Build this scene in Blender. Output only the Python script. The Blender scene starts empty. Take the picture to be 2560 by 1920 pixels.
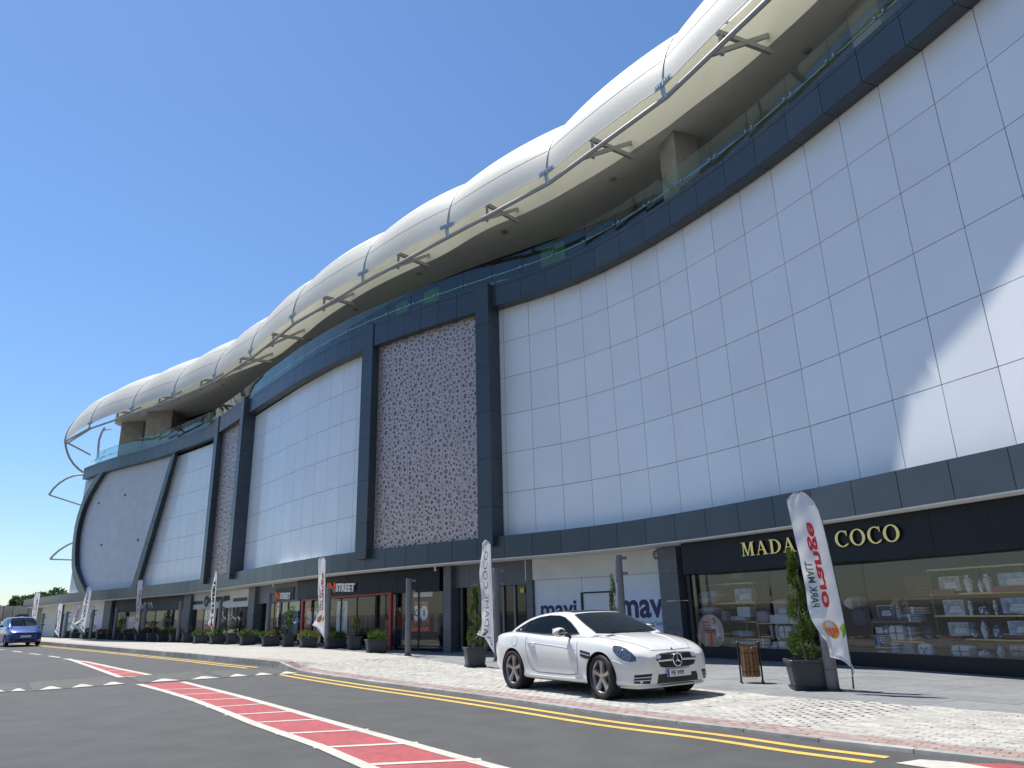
import bpy, bmesh, math, random
from mathutils import Vector, Matrix, geometry
from mathutils.bvhtree import BVHTree
S = bpy.context.scene
C = S.collection
rnd = random.Random(7)
# ---------------------------------------------------------------- camera
FPX, VPX, VPY, CX, CY, CAMH = 1806.0, 1117.0, -4801.0, 1280.0, 960.0, 1.45
_u = Vector((VPX-CX, VPY-CY, FPX)).normalized()
_y = (Vector((0, 0, 1)) - _u*_u.z).normalized()
_x = _y.cross(_u)
ROT = Matrix((_x, _y, _u))                       # camera axes (right, down, forward) -> world
CAMP = Vector((0, 0, CAMH))
cam = bpy.data.cameras.new('camera'); camo = bpy.data.objects.new('camera', cam); C.objects.link(camo)
cam.sensor_width = 36.0; cam.lens = 36.0*FPX/2560.0; cam.clip_start = 0.05; cam.clip_end = 6000
_m = Matrix((ROT.col[0], -ROT.col[1], -ROT.col[2])).transposed().to_4x4(); _m.translation = CAMP
camo.matrix_world = _m
S.camera = camo
# ---------------------------------------------------------------- sky, sun, exposure
SUN_AZ, SUN_EL = math.radians(-50), math.radians(64)   # azimuth from +Y towards +X
w = bpy.data.worlds.new('World'); S.world = w; w.use_nodes = True
nt = w.node_tree; nt.nodes.clear()
sky = nt.nodes.new('ShaderNodeTexSky'); sky.sky_type = 'NISHITA'; sky.sun_disc = False
sky.sun_elevation = SUN_EL; sky.sun_rotation = SUN_AZ
sky.altitude = 50; sky.air_density = 1.2; sky.dust_density = 0.15; sky.ozone_density = 10.0
bg = nt.nodes.new('ShaderNodeBackground'); bg.inputs['Strength'].default_value = 0.090
wo = nt.nodes.new('ShaderNodeOutputWorld')
nt.links.new(sky.outputs[0], bg.inputs[0]); nt.links.new(bg.outputs[0], wo.inputs[0])
sl = bpy.data.lights.new('sun', 'SUN'); slo = bpy.data.objects.new('sun', sl); C.objects.link(slo)
sl.energy = 4.2; sl.angle = math.radians(0.53); sl.color = (1.0, 0.955, 0.88)
sd = Vector((math.sin(SUN_AZ)*math.cos(SUN_EL), math.cos(SUN_AZ)*math.cos(SUN_EL), math.sin(SUN_EL)))
slo.rotation_euler = sd.to_track_quat('Z', 'Y').to_euler(); slo.location = (0, 0, 60)
S.view_settings.view_transform = 'Standard'; S.view_settings.look = 'None'
S.view_settings.exposure = 0.70; S.view_settings.gamma = 1.0; S.view_settings.use_curve_mapping = False
S.cycles.max_bounces = 8; S.cycles.transparent_max_bounces = 24
# ---------------------------------------------------------------- pixel -> place helpers
def ray(px, py):
    return ROT @ Vector((px-CX, py-CY, FPX))
def at_z(px, py, z=0.0):
    d = ray(px, py); return CAMP + d*((z-CAMH)/d.z)
def az_of(px, py):
    d = ray(px, py); return math.atan2(d.x, d.y)
def on_ground(px, py, f):
    z = 0.0
    for _ in range(12):
        p = at_z(px, py, min(z, CAMH-0.2)); z = f(p.x, p.y)
    return Vector((p.x, p.y, z))
def z_at(px, py, p):
    d = ray(px, py); return CAMH + d.z/math.hypot(d.x, d.y)*math.hypot(p[0], p[1])
def pxm(p):
    """photo pixels per metre at a place"""
    return FPX/ (ROT.col[2].dot(Vector(p)-CAMP))
# ---------------------------------------------------------------- mesh builder
class MB:
    def __init__(s): s.v = []; s.f = []; s.mi = []; s.m = 0; s.sm = []
    def add(s, vs, fs, smooth=False):
        n = len(s.v); s.v += [tuple(v) for v in vs]
        for f in fs: s.f.append(tuple(i+n for i in f)); s.mi.append(s.m); s.sm.append(smooth)
        return s
    def box(s, c, d, rz=0.0, top=1.0):
        """box of size d centred at c, turned about z; top scales the upper face"""
        ca, sa = math.cos(rz), math.sin(rz); vs = []
        for z, k in ((-.5, 1.0), (.5, top)):
            for x, y in ((-.5, -.5), (.5, -.5), (.5, .5), (-.5, .5)):
                X, Y = x*d[0]*k, y*d[1]*k
                vs.append((c[0]+X*ca-Y*sa, c[1]+X*sa+Y*ca, c[2]+z*d[2]))
        return s.add(vs, [(3, 2, 1, 0), (4, 5, 6, 7), (0, 1, 5, 4), (1, 2, 6, 5), (2, 3, 7, 6), (3, 0, 4, 7)])
    def hexa(s, a, b):
        """two quads (lists of 4 points) joined to a solid"""
        return s.add(list(a)+list(b), [(3, 2, 1, 0), (4, 5, 6, 7), (0, 1, 5, 4), (1, 2, 6, 5), (2, 3, 7, 6), (3, 0, 4, 7)])
    def bar(s, a, b, wd, ht=None):
        a, b = Vector(a), Vector(b); ht = ht or wd; t = (b-a).normalized()
        r = t.cross(Vector((0, 0, 1)));  r = Vector((1, 0, 0)) if r.length < 1e-4 else r.normalized()
        u = r.cross(t).normalized(); q = [(-1, -1), (1, -1), (1, 1), (-1, 1)]
        return s.hexa([a+r*(i*wd/2)+u*(j*ht/2) for i, j in q], [b+r*(i*wd/2)+u*(j*ht/2) for i, j in q])
    def tube(s, path, r, n=8, cap=True, smooth=True):
        path = [Vector(p) for p in path]; rings = []; prev = None
        for i, p in enumerate(path):
            t = (path[min(i+1, len(path)-1)]-path[max(i-1, 0)]).normalized()
            a = prev if prev is not None else (Vector((0, 0, 1)) if abs(t.z) < .9 else Vector((1, 0, 0)))
            a = (a-t*a.dot(t)).normalized(); prev = a; b = t.cross(a)
            rr = r[i] if isinstance(r, (list, tuple)) else r
            rings.append([p+(a*math.cos(2*math.pi*k/n)+b*math.sin(2*math.pi*k/n))*rr for k in range(n)])
        vs = [v for q in rings for v in q]; fs = []
        for i in range(len(path)-1):
            for k in range(n): fs.append((i*n+k, i*n+(k+1) % n, (i+1)*n+(k+1) % n, (i+1)*n+k))
        s.add(vs, fs, smooth)
        if cap: s.add(rings[0], [tuple(range(n))[::-1]]); s.add(rings[-1], [tuple(range(n))])
        return s
    def lathe(s, prof, c=(0, 0, 0), n=16, axis='z', smooth=True, phase=0.0, sx=1.0, sy=1.0):
        vs = []
        for r, z in prof:
            for k in range(n):
                a = 2*math.pi*k/n+phase; p = (r*math.cos(a)*sx, r*math.sin(a)*sy, z)
                if axis == 'y': p = (p[0], p[2], p[1])
                if axis == 'x': p = (p[2], p[0], p[1])
                vs.append((c[0]+p[0], c[1]+p[1], c[2]+p[2]))
        fs = []
        for i in range(len(prof)-1):
            for k in range(n): fs.append((i*n+k, i*n+(k+1) % n, (i+1)*n+(k+1) % n, (i+1)*n+k))
        return s.add(vs, fs, smooth)
    def grid(s, rows, smooth=True):
        n = len(rows[0]); vs = [p for r in rows for p in r]
        return s.add(vs, [(i*n+k, i*n+k+1, (i+1)*n+k+1, (i+1)*n+k) for i in range(len(rows)-1) for k in range(n-1)], smooth)
    def poly(s, pts, h):
        """flat polygon of 3D points extruded by vector h"""
        n = len(pts); a = [Vector(p) for p in pts]; b = [p+Vector(h) for p in a]
        s.add(a+b, [tuple(range(n))[::-1], tuple(range(n, 2*n))]+[(i, (i+1) % n, n+(i+1) % n, n+i) for i in range(n)]); return s
    def mesh(s, name, mats):
        me = bpy.data.meshes.new(name); me.from_pydata(s.v, [], s.f)
        for m in (mats if isinstance(mats, (list, tuple)) else [mats]): me.materials.append(m)
        me.polygons.foreach_set('material_index', s.mi); me.polygons.foreach_set('use_smooth', s.sm)
        me.update(); return me
def fix_normals(me):
    bm = bmesh.new(); bm.from_mesh(me); bmesh.ops.recalc_face_normals(bm, faces=bm.faces); bm.to_mesh(me); bm.free()
def props(o, label=None, cat=None, group=None, kind=None):
    if label: o['label'] = label
    if cat: o['category'] = cat
    if group: o['group'] = group
    if kind: o['kind'] = kind
    return o
def obj(name, mb, mats, parent=None, label=None, cat=None, group=None, kind=None, world=False, recalc=True):
    me = mb if isinstance(mb, bpy.types.Mesh) else mb.mesh(name, mats)
    if recalc and not isinstance(mb, bpy.types.Mesh): fix_normals(me)
    o = bpy.data.objects.new(name, me); C.objects.link(o)
    if parent:
        o.parent = parent
        if world: o.matrix_parent_inverse = PINV[parent.name]
    return props(o, label, cat, group, kind)
PINV = {}
def thing(name, label, cat, loc=(0, 0, 0), rz=0.0, group=None, kind=None):
    o = bpy.data.objects.new(name, None); C.objects.link(o); o.empty_display_size = .2
    o.location = loc; o.rotation_euler = (0, 0, rz)
    PINV[o.name] = (Matrix.Translation(loc) @ Matrix.Rotation(rz, 4, 'Z')).inverted()
    return props(o, label, cat, group, kind)
def inst(name, me, parent, loc, rz=0.0, rot=None, scale=None):
    o = bpy.data.objects.new(name, me); C.objects.link(o); o.location = loc
    o.rotation_euler = rot if rot else (0, 0, rz)
    if scale: o.scale = scale
    if parent:
        o.parent = parent; o.matrix_parent_inverse = PINV[parent.name]
    return o
def dup(root, loc, rz=0.0, label=None, scale=None):
    r = root.copy(); C.objects.link(r); r.location = loc; r.rotation_euler = (0, 0, rz)
    if scale: r.scale = scale
    if label: r['label'] = label
    for ch in list(root.children):
        c = ch.copy(); C.objects.link(c); c.parent = r
        for g in ch.children:
            d = g.copy(); C.objects.link(d); d.parent = c
    return r
# ---------------------------------------------------------------- materials
MATS = {}
def mat(name, col, rough=.5, metal=0.0, spec=.5, noise=0.0, nscale=8.0, bump=0.0, bscale=60.0, coat=0.0, grime=0.0, emit=None, dark=None):
    """principled material with fine mottling (noise), relief (bump) and blotchy wear (grime)"""
    m = bpy.data.materials.new(name); m.use_nodes = True; n = m.node_tree; b = n.nodes['Principled BSDF']
    b.inputs['Roughness'].default_value = rough; b.inputs['Metallic'].default_value = metal
    b.inputs['Specular IOR Level'].default_value = spec; b.inputs['Coat Weight'].default_value = coat
    b.inputs['Coat Roughness'].default_value = .05
    c4 = (*col, 1); b.inputs['Base Color'].default_value = c4
    tc = n.nodes.new('ShaderNodeTexCoord'); geo = n.nodes.new('ShaderNodeNewGeometry')
    if noise or grime:
        t = n.nodes.new('ShaderNodeTexNoise'); t.inputs['Scale'].default_value = nscale; t.inputs['Detail'].default_value = 6
        n.links.new(geo.outputs['Position'], t.inputs['Vector'])
        r = n.nodes.new('ShaderNodeValToRGB'); r.color_ramp.elements[0].position = .3; r.color_ramp.elements[1].position = .7
        k = noise
        r.color_ramp.elements[0].color = (*[max(0, c*(1-k)) for c in (dark or col)], 1)
        r.color_ramp.elements[1].color = (*[min(1, c*(1+k)) for c in col], 1)
        n.links.new(t.outputs['Fac'], r.inputs['Fac']); out = r.outputs['Color']
        if grime:
            t2 = n.nodes.new('ShaderNodeTexNoise'); t2.inputs['Scale'].default_value = nscale*.11; t2.inputs['Detail'].default_value = 4
            n.links.new(geo.outputs['Position'], t2.inputs['Vector'])
            r2 = n.nodes.new('ShaderNodeValToRGB'); r2.color_ramp.elements[0].position = .35; r2.color_ramp.elements[1].position = .65
            r2.color_ramp.elements[0].color = (1-grime, 1-grime, 1-grime*1.05, 1); r2.color_ramp.elements[1].color = (1, 1, 1, 1)
            n.links.new(t2.outputs['Fac'], r2.inputs['Fac'])
            mx = n.nodes.new('ShaderNodeMix'); mx.data_type = 'RGBA'; mx.blend_type = 'MULTIPLY'; mx.inputs[0].default_value = 1
            n.links.new(out, mx.inputs[6]); n.links.new(r2.outputs['Color'], mx.inputs[7]); out = mx.outputs[2]
        n.links.new(out, b.inputs['Base Color'])
    if bump:
        t3 = n.nodes.new('ShaderNodeTexNoise'); t3.inputs['Scale'].default_value = bscale; t3.inputs['Detail'].default_value = 4
        n.links.new(geo.outputs['Position'], t3.inputs['Vector'])
        bp = n.nodes.new('ShaderNodeBump'); bp.inputs['Strength'].default_value = bump; bp.inputs['Distance'].default_value = .01
        n.links.new(t3.outputs['Fac'], bp.inputs['Height']); n.links.new(bp.outputs['Normal'], b.inputs['Normal'])
    if emit:
        b.inputs['Emission Color'].default_value = (*col, 1); b.inputs['Emission Strength'].default_value = emit
    MATS[name] = m; return m
def piece_var(m, amt=.12):
    """every piece (object) slightly lighter or darker than its neighbour"""
    n = m.node_tree; b = n.nodes['Principled BSDF']; oi = n.nodes.new('ShaderNodeObjectInfo')
    mr = n.nodes.new('ShaderNodeMapRange'); mr.inputs[3].default_value = 1-amt; mr.inputs[4].default_value = 1+amt*.6
    n.links.new(oi.outputs['Random'], mr.inputs[0])
    mx = n.nodes.new('ShaderNodeMix'); mx.data_type = 'RGBA'; mx.blend_type = 'MULTIPLY'; mx.inputs[0].default_value = 1
    if b.inputs['Base Color'].links: n.links.new(b.inputs['Base Color'].links[0].from_socket, mx.inputs[6])
    else: mx.inputs[6].default_value = b.inputs['Base Color'].default_value
    cmb = n.nodes.new('ShaderNodeCombineColor')
    for i in range(3): n.links.new(mr.outputs[0], cmb.inputs[i])
    n.links.new(cmb.outputs[0], mx.inputs[7]); n.links.new(mx.outputs[2], b.inputs['Base Color'])
    return m
def island_var(m, amt=.12):
    """every loose piece of one mesh slightly lighter or darker than its neighbour"""
    piece_var(m, amt); n = m.node_tree
    geo = n.nodes.new('ShaderNodeNewGeometry'); oi = [x for x in n.nodes if x.type == 'OBJECT_INFO'][0]
    mr = [x for x in n.nodes if x.type == 'MAP_RANGE'][0]
    ad = n.nodes.new('ShaderNodeMath'); ad.operation = 'ADD'; fr = n.nodes.new('ShaderNodeMath'); fr.operation = 'FRACT'
    n.links.new(geo.outputs['Random Per Island'], ad.inputs[0]); n.links.new(oi.outputs['Random'], ad.inputs[1])
    n.links.new(ad.outputs[0], fr.inputs[0]); n.links.new(fr.outputs[0], mr.inputs[0]); return m
def glass(name, tint=(1, 1, 1), f0=.045, rough=0.0, haze=None):
    """thin pane: clear film plus mirror reflection that grows at grazing angles (same from both sides)"""
    m = bpy.data.materials.new(name); m.use_nodes = True; n = m.node_tree; n.nodes.clear()
    o = n.nodes.new('ShaderNodeOutputMaterial'); mix = n.nodes.new('ShaderNodeMixShader'); geo = n.nodes.new('ShaderNodeNewGeometry')
    dot = n.nodes.new('ShaderNodeVectorMath'); dot.operation = 'DOT_PRODUCT'
    n.links.new(geo.outputs['Normal'], dot.inputs[0]); n.links.new(geo.outputs['Incoming'], dot.inputs[1])
    ab = n.nodes.new('ShaderNodeMath'); ab.operation = 'ABSOLUTE'; n.links.new(dot.outputs['Value'], ab.inputs[0])
    iv = n.nodes.new('ShaderNodeMath'); iv.operation = 'SUBTRACT'; iv.inputs[0].default_value = 1; n.links.new(ab.outputs[0], iv.inputs[1])
    pw = n.nodes.new('ShaderNodeMath'); pw.operation = 'POWER'; pw.inputs[1].default_value = 5; n.links.new(iv.outputs[0], pw.inputs[0])
    ma = n.nodes.new('ShaderNodeMath'); ma.operation = 'MULTIPLY_ADD'; ma.inputs[1].default_value = 1-f0; ma.inputs[2].default_value = f0; n.links.new(pw.outputs[0], ma.inputs[0])
    tr = n.nodes.new('ShaderNodeBsdfTransparent'); tr.inputs[0].default_value = (*tint, 1)
    gl = n.nodes.new('ShaderNodeBsdfGlossy'); gl.inputs['Roughness'].default_value = rough
    n.links.new(ma.outputs[0], mix.inputs[0])
    n.links.new(tr.outputs[0], mix.inputs[1]); n.links.new(gl.outputs[0], mix.inputs[2]); n.links.new(mix.outputs[0], o.inputs[0])
    MATS[name] = m; return m
def cloth(name, col, trans=.3, rough=.8):
    """thin fabric that lets some light through"""
    m = bpy.data.materials.new(name); m.use_nodes = True; n = m.node_tree; b = n.nodes['Principled BSDF']
    b.inputs['Base Color'].default_value = (*col, 1); b.inputs['Roughness'].default_value = rough; b.inputs['Specular IOR Level'].default_value = .3
    t = n.nodes.new('ShaderNodeBsdfTranslucent'); t.inputs[0].default_value = (*col, 1)
    mx = n.nodes.new('ShaderNodeMixShader'); mx.inputs[0].default_value = trans
    o = n.nodes['Material Output']; n.links.new(b.outputs[0], mx.inputs[1]); n.links.new(t.outputs[0], mx.inputs[2]); n.links.new(mx.outputs[0], o.inputs[0])
    MATS[name] = m; return m
# ---------------------------------------------------------------- lettering
def text_mesh2d(body, bold=0.0, space=1.0):
    """triangles of a line of text in 2D, scaled to cap height 1, x from 0; returns (pts, tris, width)"""
    cu = bpy.data.curves.new('t', 'FONT'); cu.body = body; cu.size = 1.0; cu.offset = bold; cu.space_character = space; cu.resolution_u = 4
    o = bpy.data.objects.new('t', cu); C.objects.link(o); dg = bpy.context.evaluated_depsgraph_get()
    me = o.evaluated_get(dg).to_mesh(); me.calc_loop_triangles()
    pts = [(v.co.x, v.co.y) for v in me.vertices]; tris = [tuple(t.vertices) for t in me.loop_triangles]
    o.evaluated_get(dg).to_mesh_clear(); bpy.data.objects.remove(o); bpy.data.curves.remove(cu)
    x0 = min(p[0] for p in pts); x1 = max(p[0] for p in pts); k = 1/0.73
    return [((p[0]-x0)*k, p[1]*k) for p in pts], tris, (x1-x0)*k
def lettering(body, fmap, bold=0.0, thick=None, space=1.0, upper_only=None):
    """text mapped to 3D with fmap(x, y, depth); a flat print or raised letters (thick)"""
    pts, tris, wd = text_mesh2d(body, bold, space); mb = MB()
    if not thick:
        mb.add([fmap(x, y, 0) for x, y in pts], tris)
    else:
        n = len(pts); vs = [fmap(x, y, thick) for x, y in pts]+[fmap(x, y, 0) for x, y in pts]
        cnt = {}
        for t in tris:
            for a, b in ((t[0], t[1]), (t[1], t[2]), (t[2], t[0])): cnt[(a, b)] = 1
        side = [(b, a, a+n, b+n) for a, b in cnt if (b, a) not in cnt]
        mb.add(vs, [t for t in tris]+side)
    return mb, wd
# ---------------------------------------------------------------- the curve of the facade (plan of the dark bands' outer face)
FP = [(-47.3, 71.2), (-44.0, 68.0), (-40.4, 64.3), (-36.67, 60.62), (-32.29, 56.93), (-30.11, 55.42), (-27.71, 53.73), (-25.45, 51.94), (-23.31, 50.01),
      (-21.64, 48.48), (-20.16, 47.03), (-17.7, 43.95), (-15.5, 41.07), (-14.35, 39.6), (-13.09, 38.05), (-11.89, 36.5), (-10.6, 35.0),
      (-9.34, 33.6), (-7.9, 32.1), (-5.5, 30.05), (-2.99, 28.15), (-0.9, 26.75), (1.37, 25.2), (2.9, 23.72), (4.0, 22.35), (5.0, 20.9), (5.95, 19.3),
      (7.02, 17.35), (7.93, 15.2), (8.83, 13.03), (9.22, 11.95), (9.55, 10.8), (9.85, 9.65), (10.1, 8.5), (10.3, 7.2), (10.5, 5.5), (10.55, 3.5)]
def _cr(p0, p1, p2, p3, t):
    return 0.5*((2*p1)+(p2-p0)*t+(2*p0-5*p1+4*p2-p3)*t*t+(3*p1-p0-3*p2+p3)*t**3)
def _resample(P, n=24):
    P = [Vector((p[0], p[1], 0)) for p in P]; out = []
    for i in range(len(P)-1):
        a = P[max(i-1, 0)]; d = P[min(i+2, len(P)-1)]
        for k in range(n): out.append(_cr(a, P[i], P[i+1], d, k/n))
    out.append(P[-1]); return out
def _smooth(P, it):
    for _ in range(it): P = [P[0]]+[(P[i-1]+P[i]*2+P[i+1])*.25 for i in range(1, len(P)-1)]+[P[-1]]
    return P
FC = _smooth(_resample(FP), 120)
FS = [0.0]
for i in range(1, len(FC)): FS.append(FS[-1]+(FC[i]-FC[i-1]).length)
FN = []
for i in range(len(FC)):
    t = (FC[min(i+1, len(FC)-1)]-FC[max(i-1, 0)]).normalized(); FN.append(Vector((t.y, -t.x, 0)))    # outward, towards the road
import bisect
def fidx(s):
    i = max(0, min(len(FS)-2, bisect.bisect_right(FS, s)-1)); return i, (s-FS[i])/(FS[i+1]-FS[i])
def fpt(s, off=0.0, z=0.0):
    i, t = fidx(s); p = FC[i].lerp(FC[i+1], t); n = FN[i].lerp(FN[i+1], t).normalized()
    return Vector((p.x+n.x*off, p.y+n.y*off, z))
def fnorm(s):
    i, t = fidx(s); return FN[i].lerp(FN[i+1], t).normalized()
def frot(s):
    n = fnorm(s); return math.atan2(n.x, -n.y)      # z turn that makes local -y face outwards
def hit(px, py, off=0.0):
    """where the sight line of a photo pixel meets the upright surface `off` in front of the facade curve: (s, z)"""
    a = az_of(px, py); sa, ca = math.sin(a), math.cos(a); best = None
    prev = None
    for i in range(len(FC)):
        q = FC[i]+FN[i]*off; c = q.x*ca-q.y*sa
        if prev is not None and (prev[0] <= 0 < c or prev[0] > 0 >= c) and q.y > 0:
            t = prev[0]/(prev[0]-c); p = prev[1].lerp(q, t)
            s = FS[i-1]+t*(FS[i]-FS[i-1]); d = math.hypot(p.x, p.y)
            if best is None or d < best[0]: best = (d, s)
        prev = (c, q)
    if best is None: return None
    d, s = best; r = ray(px, py); return s, CAMH+r.z/math.hypot(r.x, r.y)*d
def table(pts, off=0.0):
    """pixel points along a horizontal edge -> function z(s)"""
    T = sorted(hit(x, y, off) for x, y in pts)
    def f(s):
        if s <= T[0][0]: return T[0][1]
        if s >= T[-1][0]: return T[-1][1]
        for (a, za), (b, zb) in zip(T, T[1:]):
            if a <= s <= b: return za+(zb-za)*(s-a)/max(1e-6, b-a)
    f.T = T; return f
BB = table([(63, 1519), (266, 1502), (475, 1484.5), (600, 1469), (790, 1442), (948, 1421), (1233, 1397.5), (1356, 1389), (1552, 1369), (1653.5, 1359.6), (1982, 1317), (2247, 1271.5), (2468, 1232.5), (2560, 1219.4)])
BT = table([(65, 1499), (215, 1480), (332, 1472), (503, 1451), (600, 1434), (700, 1416.5), (790, 1397), (888, 1385), (929, 1378), (1253, 1342.5), (1600, 1295), (1878, 1254), (2152, 1197.4), (2390, 1144.5), (2530, 1112.7)])
UB = table([(212, 1200.5), (266.6, 1180.6), (425.7, 1141.7), (536, 1094), (633.8, 1024), (688, 989.8), (740.5, 957), (807.4, 919), (897.8, 881), (1328.7, 739.7), (1426.4, 699), (1737.6, 522), (1798, 481), (1858.8, 439.7), (2058.8, 282), (2221, 150), (2311.5, 72.9)])
UT = table([(210.5, 1169.8), (281, 1144.4), (375, 1119), (465.5, 1086.6), (534, 1057.6), (630, 990), (690, 949), (764, 901), (861.7, 843), (1848, 366.9), (2040, 206), (2082, 167)])
# ---------------------------------------------------------------- heights along the facade
def zbb(s): return 3.25 if s > 66 else 2.92+(s-2)*.33/64
def zbt(s): return zbb(s)+(.78 if s > 60 else .71+.07*max(0, s)/60)
ZUB, ZUT, ZCEIL = 13.05, 14.02, 17.2
SE = FS[-1]
M_dark = piece_var(mat('dark blue grey composite cladding', (.042, .054, .067), .33, spec=.55, noise=.10, nscale=1.5), .10)
M_joint = mat('black joint recess', (.012, .013, .015), .8)
M_white = piece_var(mat('white composite panel', (.80, .81, .82), .22, spec=.5, noise=.025, nscale=.8), .035)
M_plaster = mat('white render', (.66, .67, .68), .75, noise=.06, nscale=1.2, grime=.08, bump=.15, bscale=30)
M_beige = mat('beige painted slab', (.74, .72, .58), .7, noise=.05, nscale=1.0, grime=.06)
M_ceil = mat('grey soffit paint', (.66, .66, .60), .8, noise=.05, nscale=1.3)
M_soffit = mat('pale soffit board', (.78, .77, .72), .7, noise=.05, nscale=1.0)
M_concrete = mat('fair faced concrete', (.30, .285, .255), .8, noise=.14, nscale=2.2, grime=.15, bump=.2, bscale=25)
M_stone = piece_var(mat('grey stone cladding', (.105, .112, .122), .45, noise=.16, nscale=6, bump=.08, bscale=80), .10)
M_copper = mat('perforated copper coloured sheet', (.50, .385, .36), .38, metal=.35, noise=.05, nscale=1.1)
M_screenback = mat('grey wall behind screens', (.62, .66, .64), .8, noise=.2, nscale=1.0)
M_membrane = cloth('white tensile membrane', (.88, .87, .81), .42, .55)
M_seamw = cloth('membrane seam', (.70, .70, .66), .3, .6)
M_steel = mat('grey painted steel', (.34, .335, .325), .4, spec=.5, noise=.05, nscale=9)
M_galv = mat('galvanised clamp', (.42, .50, .54), .45, metal=.5, noise=.1, nscale=30)
M_bal = glass('green tinted balustrade glass', (.80, .90, .87), .06)
M_balp = mat('stainless handrail', (.55, .56, .55), .25, metal=.9)
M_curt = mat('dark blue curtain glass', (.012, .026, .040), .04, spec=.9, coat=.6)
M_green = mat('green glass pane', (.13, .33, .10), .12, spec=.8, coat=.5)
M_alu = mat('dark aluminium frame', (.03, .033, .037), .4, metal=.2)

mall = thing('shopping_mall', 'long curved shopping mall clad in white panels and dark bands under a white canopy', 'building', tuple(fpt(45, -6)))
unit = MB().box((0, 0, 0), (1, 1, 1)).mesh('unit_block', M_dark)
def unit_mesh(name, m, bev=0.0):
    me = MB().box((0, 0, 0), (1, 1, 1)).mesh(name, m); fix_normals(me); return me
U_dark, U_white, U_sof, U_stone = unit_mesh('cladding_block', M_dark), unit_mesh('white_block', M_white), unit_mesh('soffit_block', M_dark), unit_mesh('stone_block', M_stone)
def fbox(name, me, s0, s1, z0, z1, o0, o1, parent=mall, jitter=0.0):
    """a flat piece of facade between s0..s1, z0..z1, o0..o1 as an instance of a unit block"""
    a, b = fpt(s0, (o0+o1)/2), fpt(s1, (o0+o1)/2); d = b-a; c = (a+b)/2
    rz = math.atan2(d.y, d.x)
    return inst(name, me, parent, (c.x, c.y, (z0+z1)/2), rot=(rnd.uniform(-jitter, jitter), 0, rz+rnd.uniform(-jitter, jitter)), scale=(d.length, abs(o1-o0), z1-z0))
def fstrip(mb, s0, s1, z0, z1, o0, o1, step=.5):
    """curved solid strip following the facade; z may be functions of s"""
    n = max(2, int((s1-s0)/step)+1); f0 = z0 if callable(z0) else (lambda s: z0); f1 = z1 if callable(z1) else (lambda s: z1)
    g0 = o0 if callable(o0) else (lambda s: o0); g1 = o1 if callable(o1) else (lambda s: o1)
    rings = []
    for k in range(n):
        s = s0+(s1-s0)*k/(n-1)
        rings.append([fpt(s, g0(s), f0(s)), fpt(s, g1(s), f0(s)), fpt(s, g1(s), f1(s)), fpt(s, g0(s), f1(s))])
    vs = [p for r in rings for p in r]; fs = []
    for k in range(n-1):
        for j in range(4): fs.append((k*4+j, k*4+(j+1) % 4, k*4+4+(j+1) % 4, k*4+4+j))
    fs += [(3, 2, 1, 0), tuple(4*(n-1)+j for j in range(4))]
    mb.add(vs, fs); return mb
# key stations
S_end = hit(210.5, 1169.8, 0)[0]                        # left end of the upper storeys
S_P1a, S_P1b = hit(511, 1360, .2)[0], hit(519, 1360, .2)[0]
S_P2a, S_P2b = hit(574, 1360, .2)[0], hit(582, 1360, .2)[0]
S_P3a, S_P3b = hit(896, 1200, .2)[0], hit(923, 1200, .2)[0]
S_P4a, S_P4b = hit(1195, 1200, .2)[0], hit(1230, 1200, .2)[0]
# ---- core wall and roof behind everything
mb = MB(); fstrip(mb, S_end+.4, SE, lambda s: zbb(s)+.06, 13.6, -.75, -.62); obj('core_wall', mb, M_joint, mall, world=True)
mb = MB(); fstrip(mb, S_end+.6, SE, 13.3, 13.6, -15, -.08, 1.0); obj('terrace_floor', mb, M_concrete, mall, world=True)
mb = MB()
a, b = fpt(S_end+.25, -.45), fpt(S_end+.25, -14)
mb.hexa([(a.x, a.y, 3.1), (b.x, b.y, 3.1), (b.x+.3, b.y+.3, 3.1), (a.x+.3, a.y+.3, 3.1)], [(a.x, a.y, 13.6), (b.x, b.y, 13.6), (b.x+.3, b.y+.3, 13.6), (a.x+.3, a.y+.3, 13.6)])
obj('end_wall', mb, M_plaster, mall, world=True)
# ---- lower dark band: panels, each its own piece, over a soffit
s0 = hit(2140, 1290, 0)[0]; k = -80
s = s0-1.2*66
while s < SE-1.3:
    if s > 1.0:
        sm = s+.6; fbox('fascia_panel', U_dark, s+.008, s+1.192, zbb(sm), zbt(sm), -.05, 0.0, jitter=.0015)
    s += 1.2
mb = MB(); fstrip(mb, 1.2, SE, lambda s: zbb(s)+.03, lambda s: zbt(s)-.02, -.5, -.053); obj('band_core', mb, M_joint, mall, world=True)
mb = MB(); fstrip(mb, 1.2, SE, lambda s: zbb(s)-.03, lambda s: zbb(s)+.0, -1.9, -.012); obj('soffit', mb, M_soffit, mall, world=True)
mb = MB(); fstrip(mb, 1.2, SE, lambda s: zbt(s)-.05, lambda s: zbt(s)-.02, -.62, -.053); obj('band_cap', mb, M_white, mall, world=True)
# low wing left of the tall block: flat roof
mb = MB(); fstrip(mb, 1.2, S_end+1, lambda s: zbt(s)-.25, lambda s: zbt(s)-.1, -14, -.5, 1.0); obj('low_roof', mb, M_concrete, mall, world=True)
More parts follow.
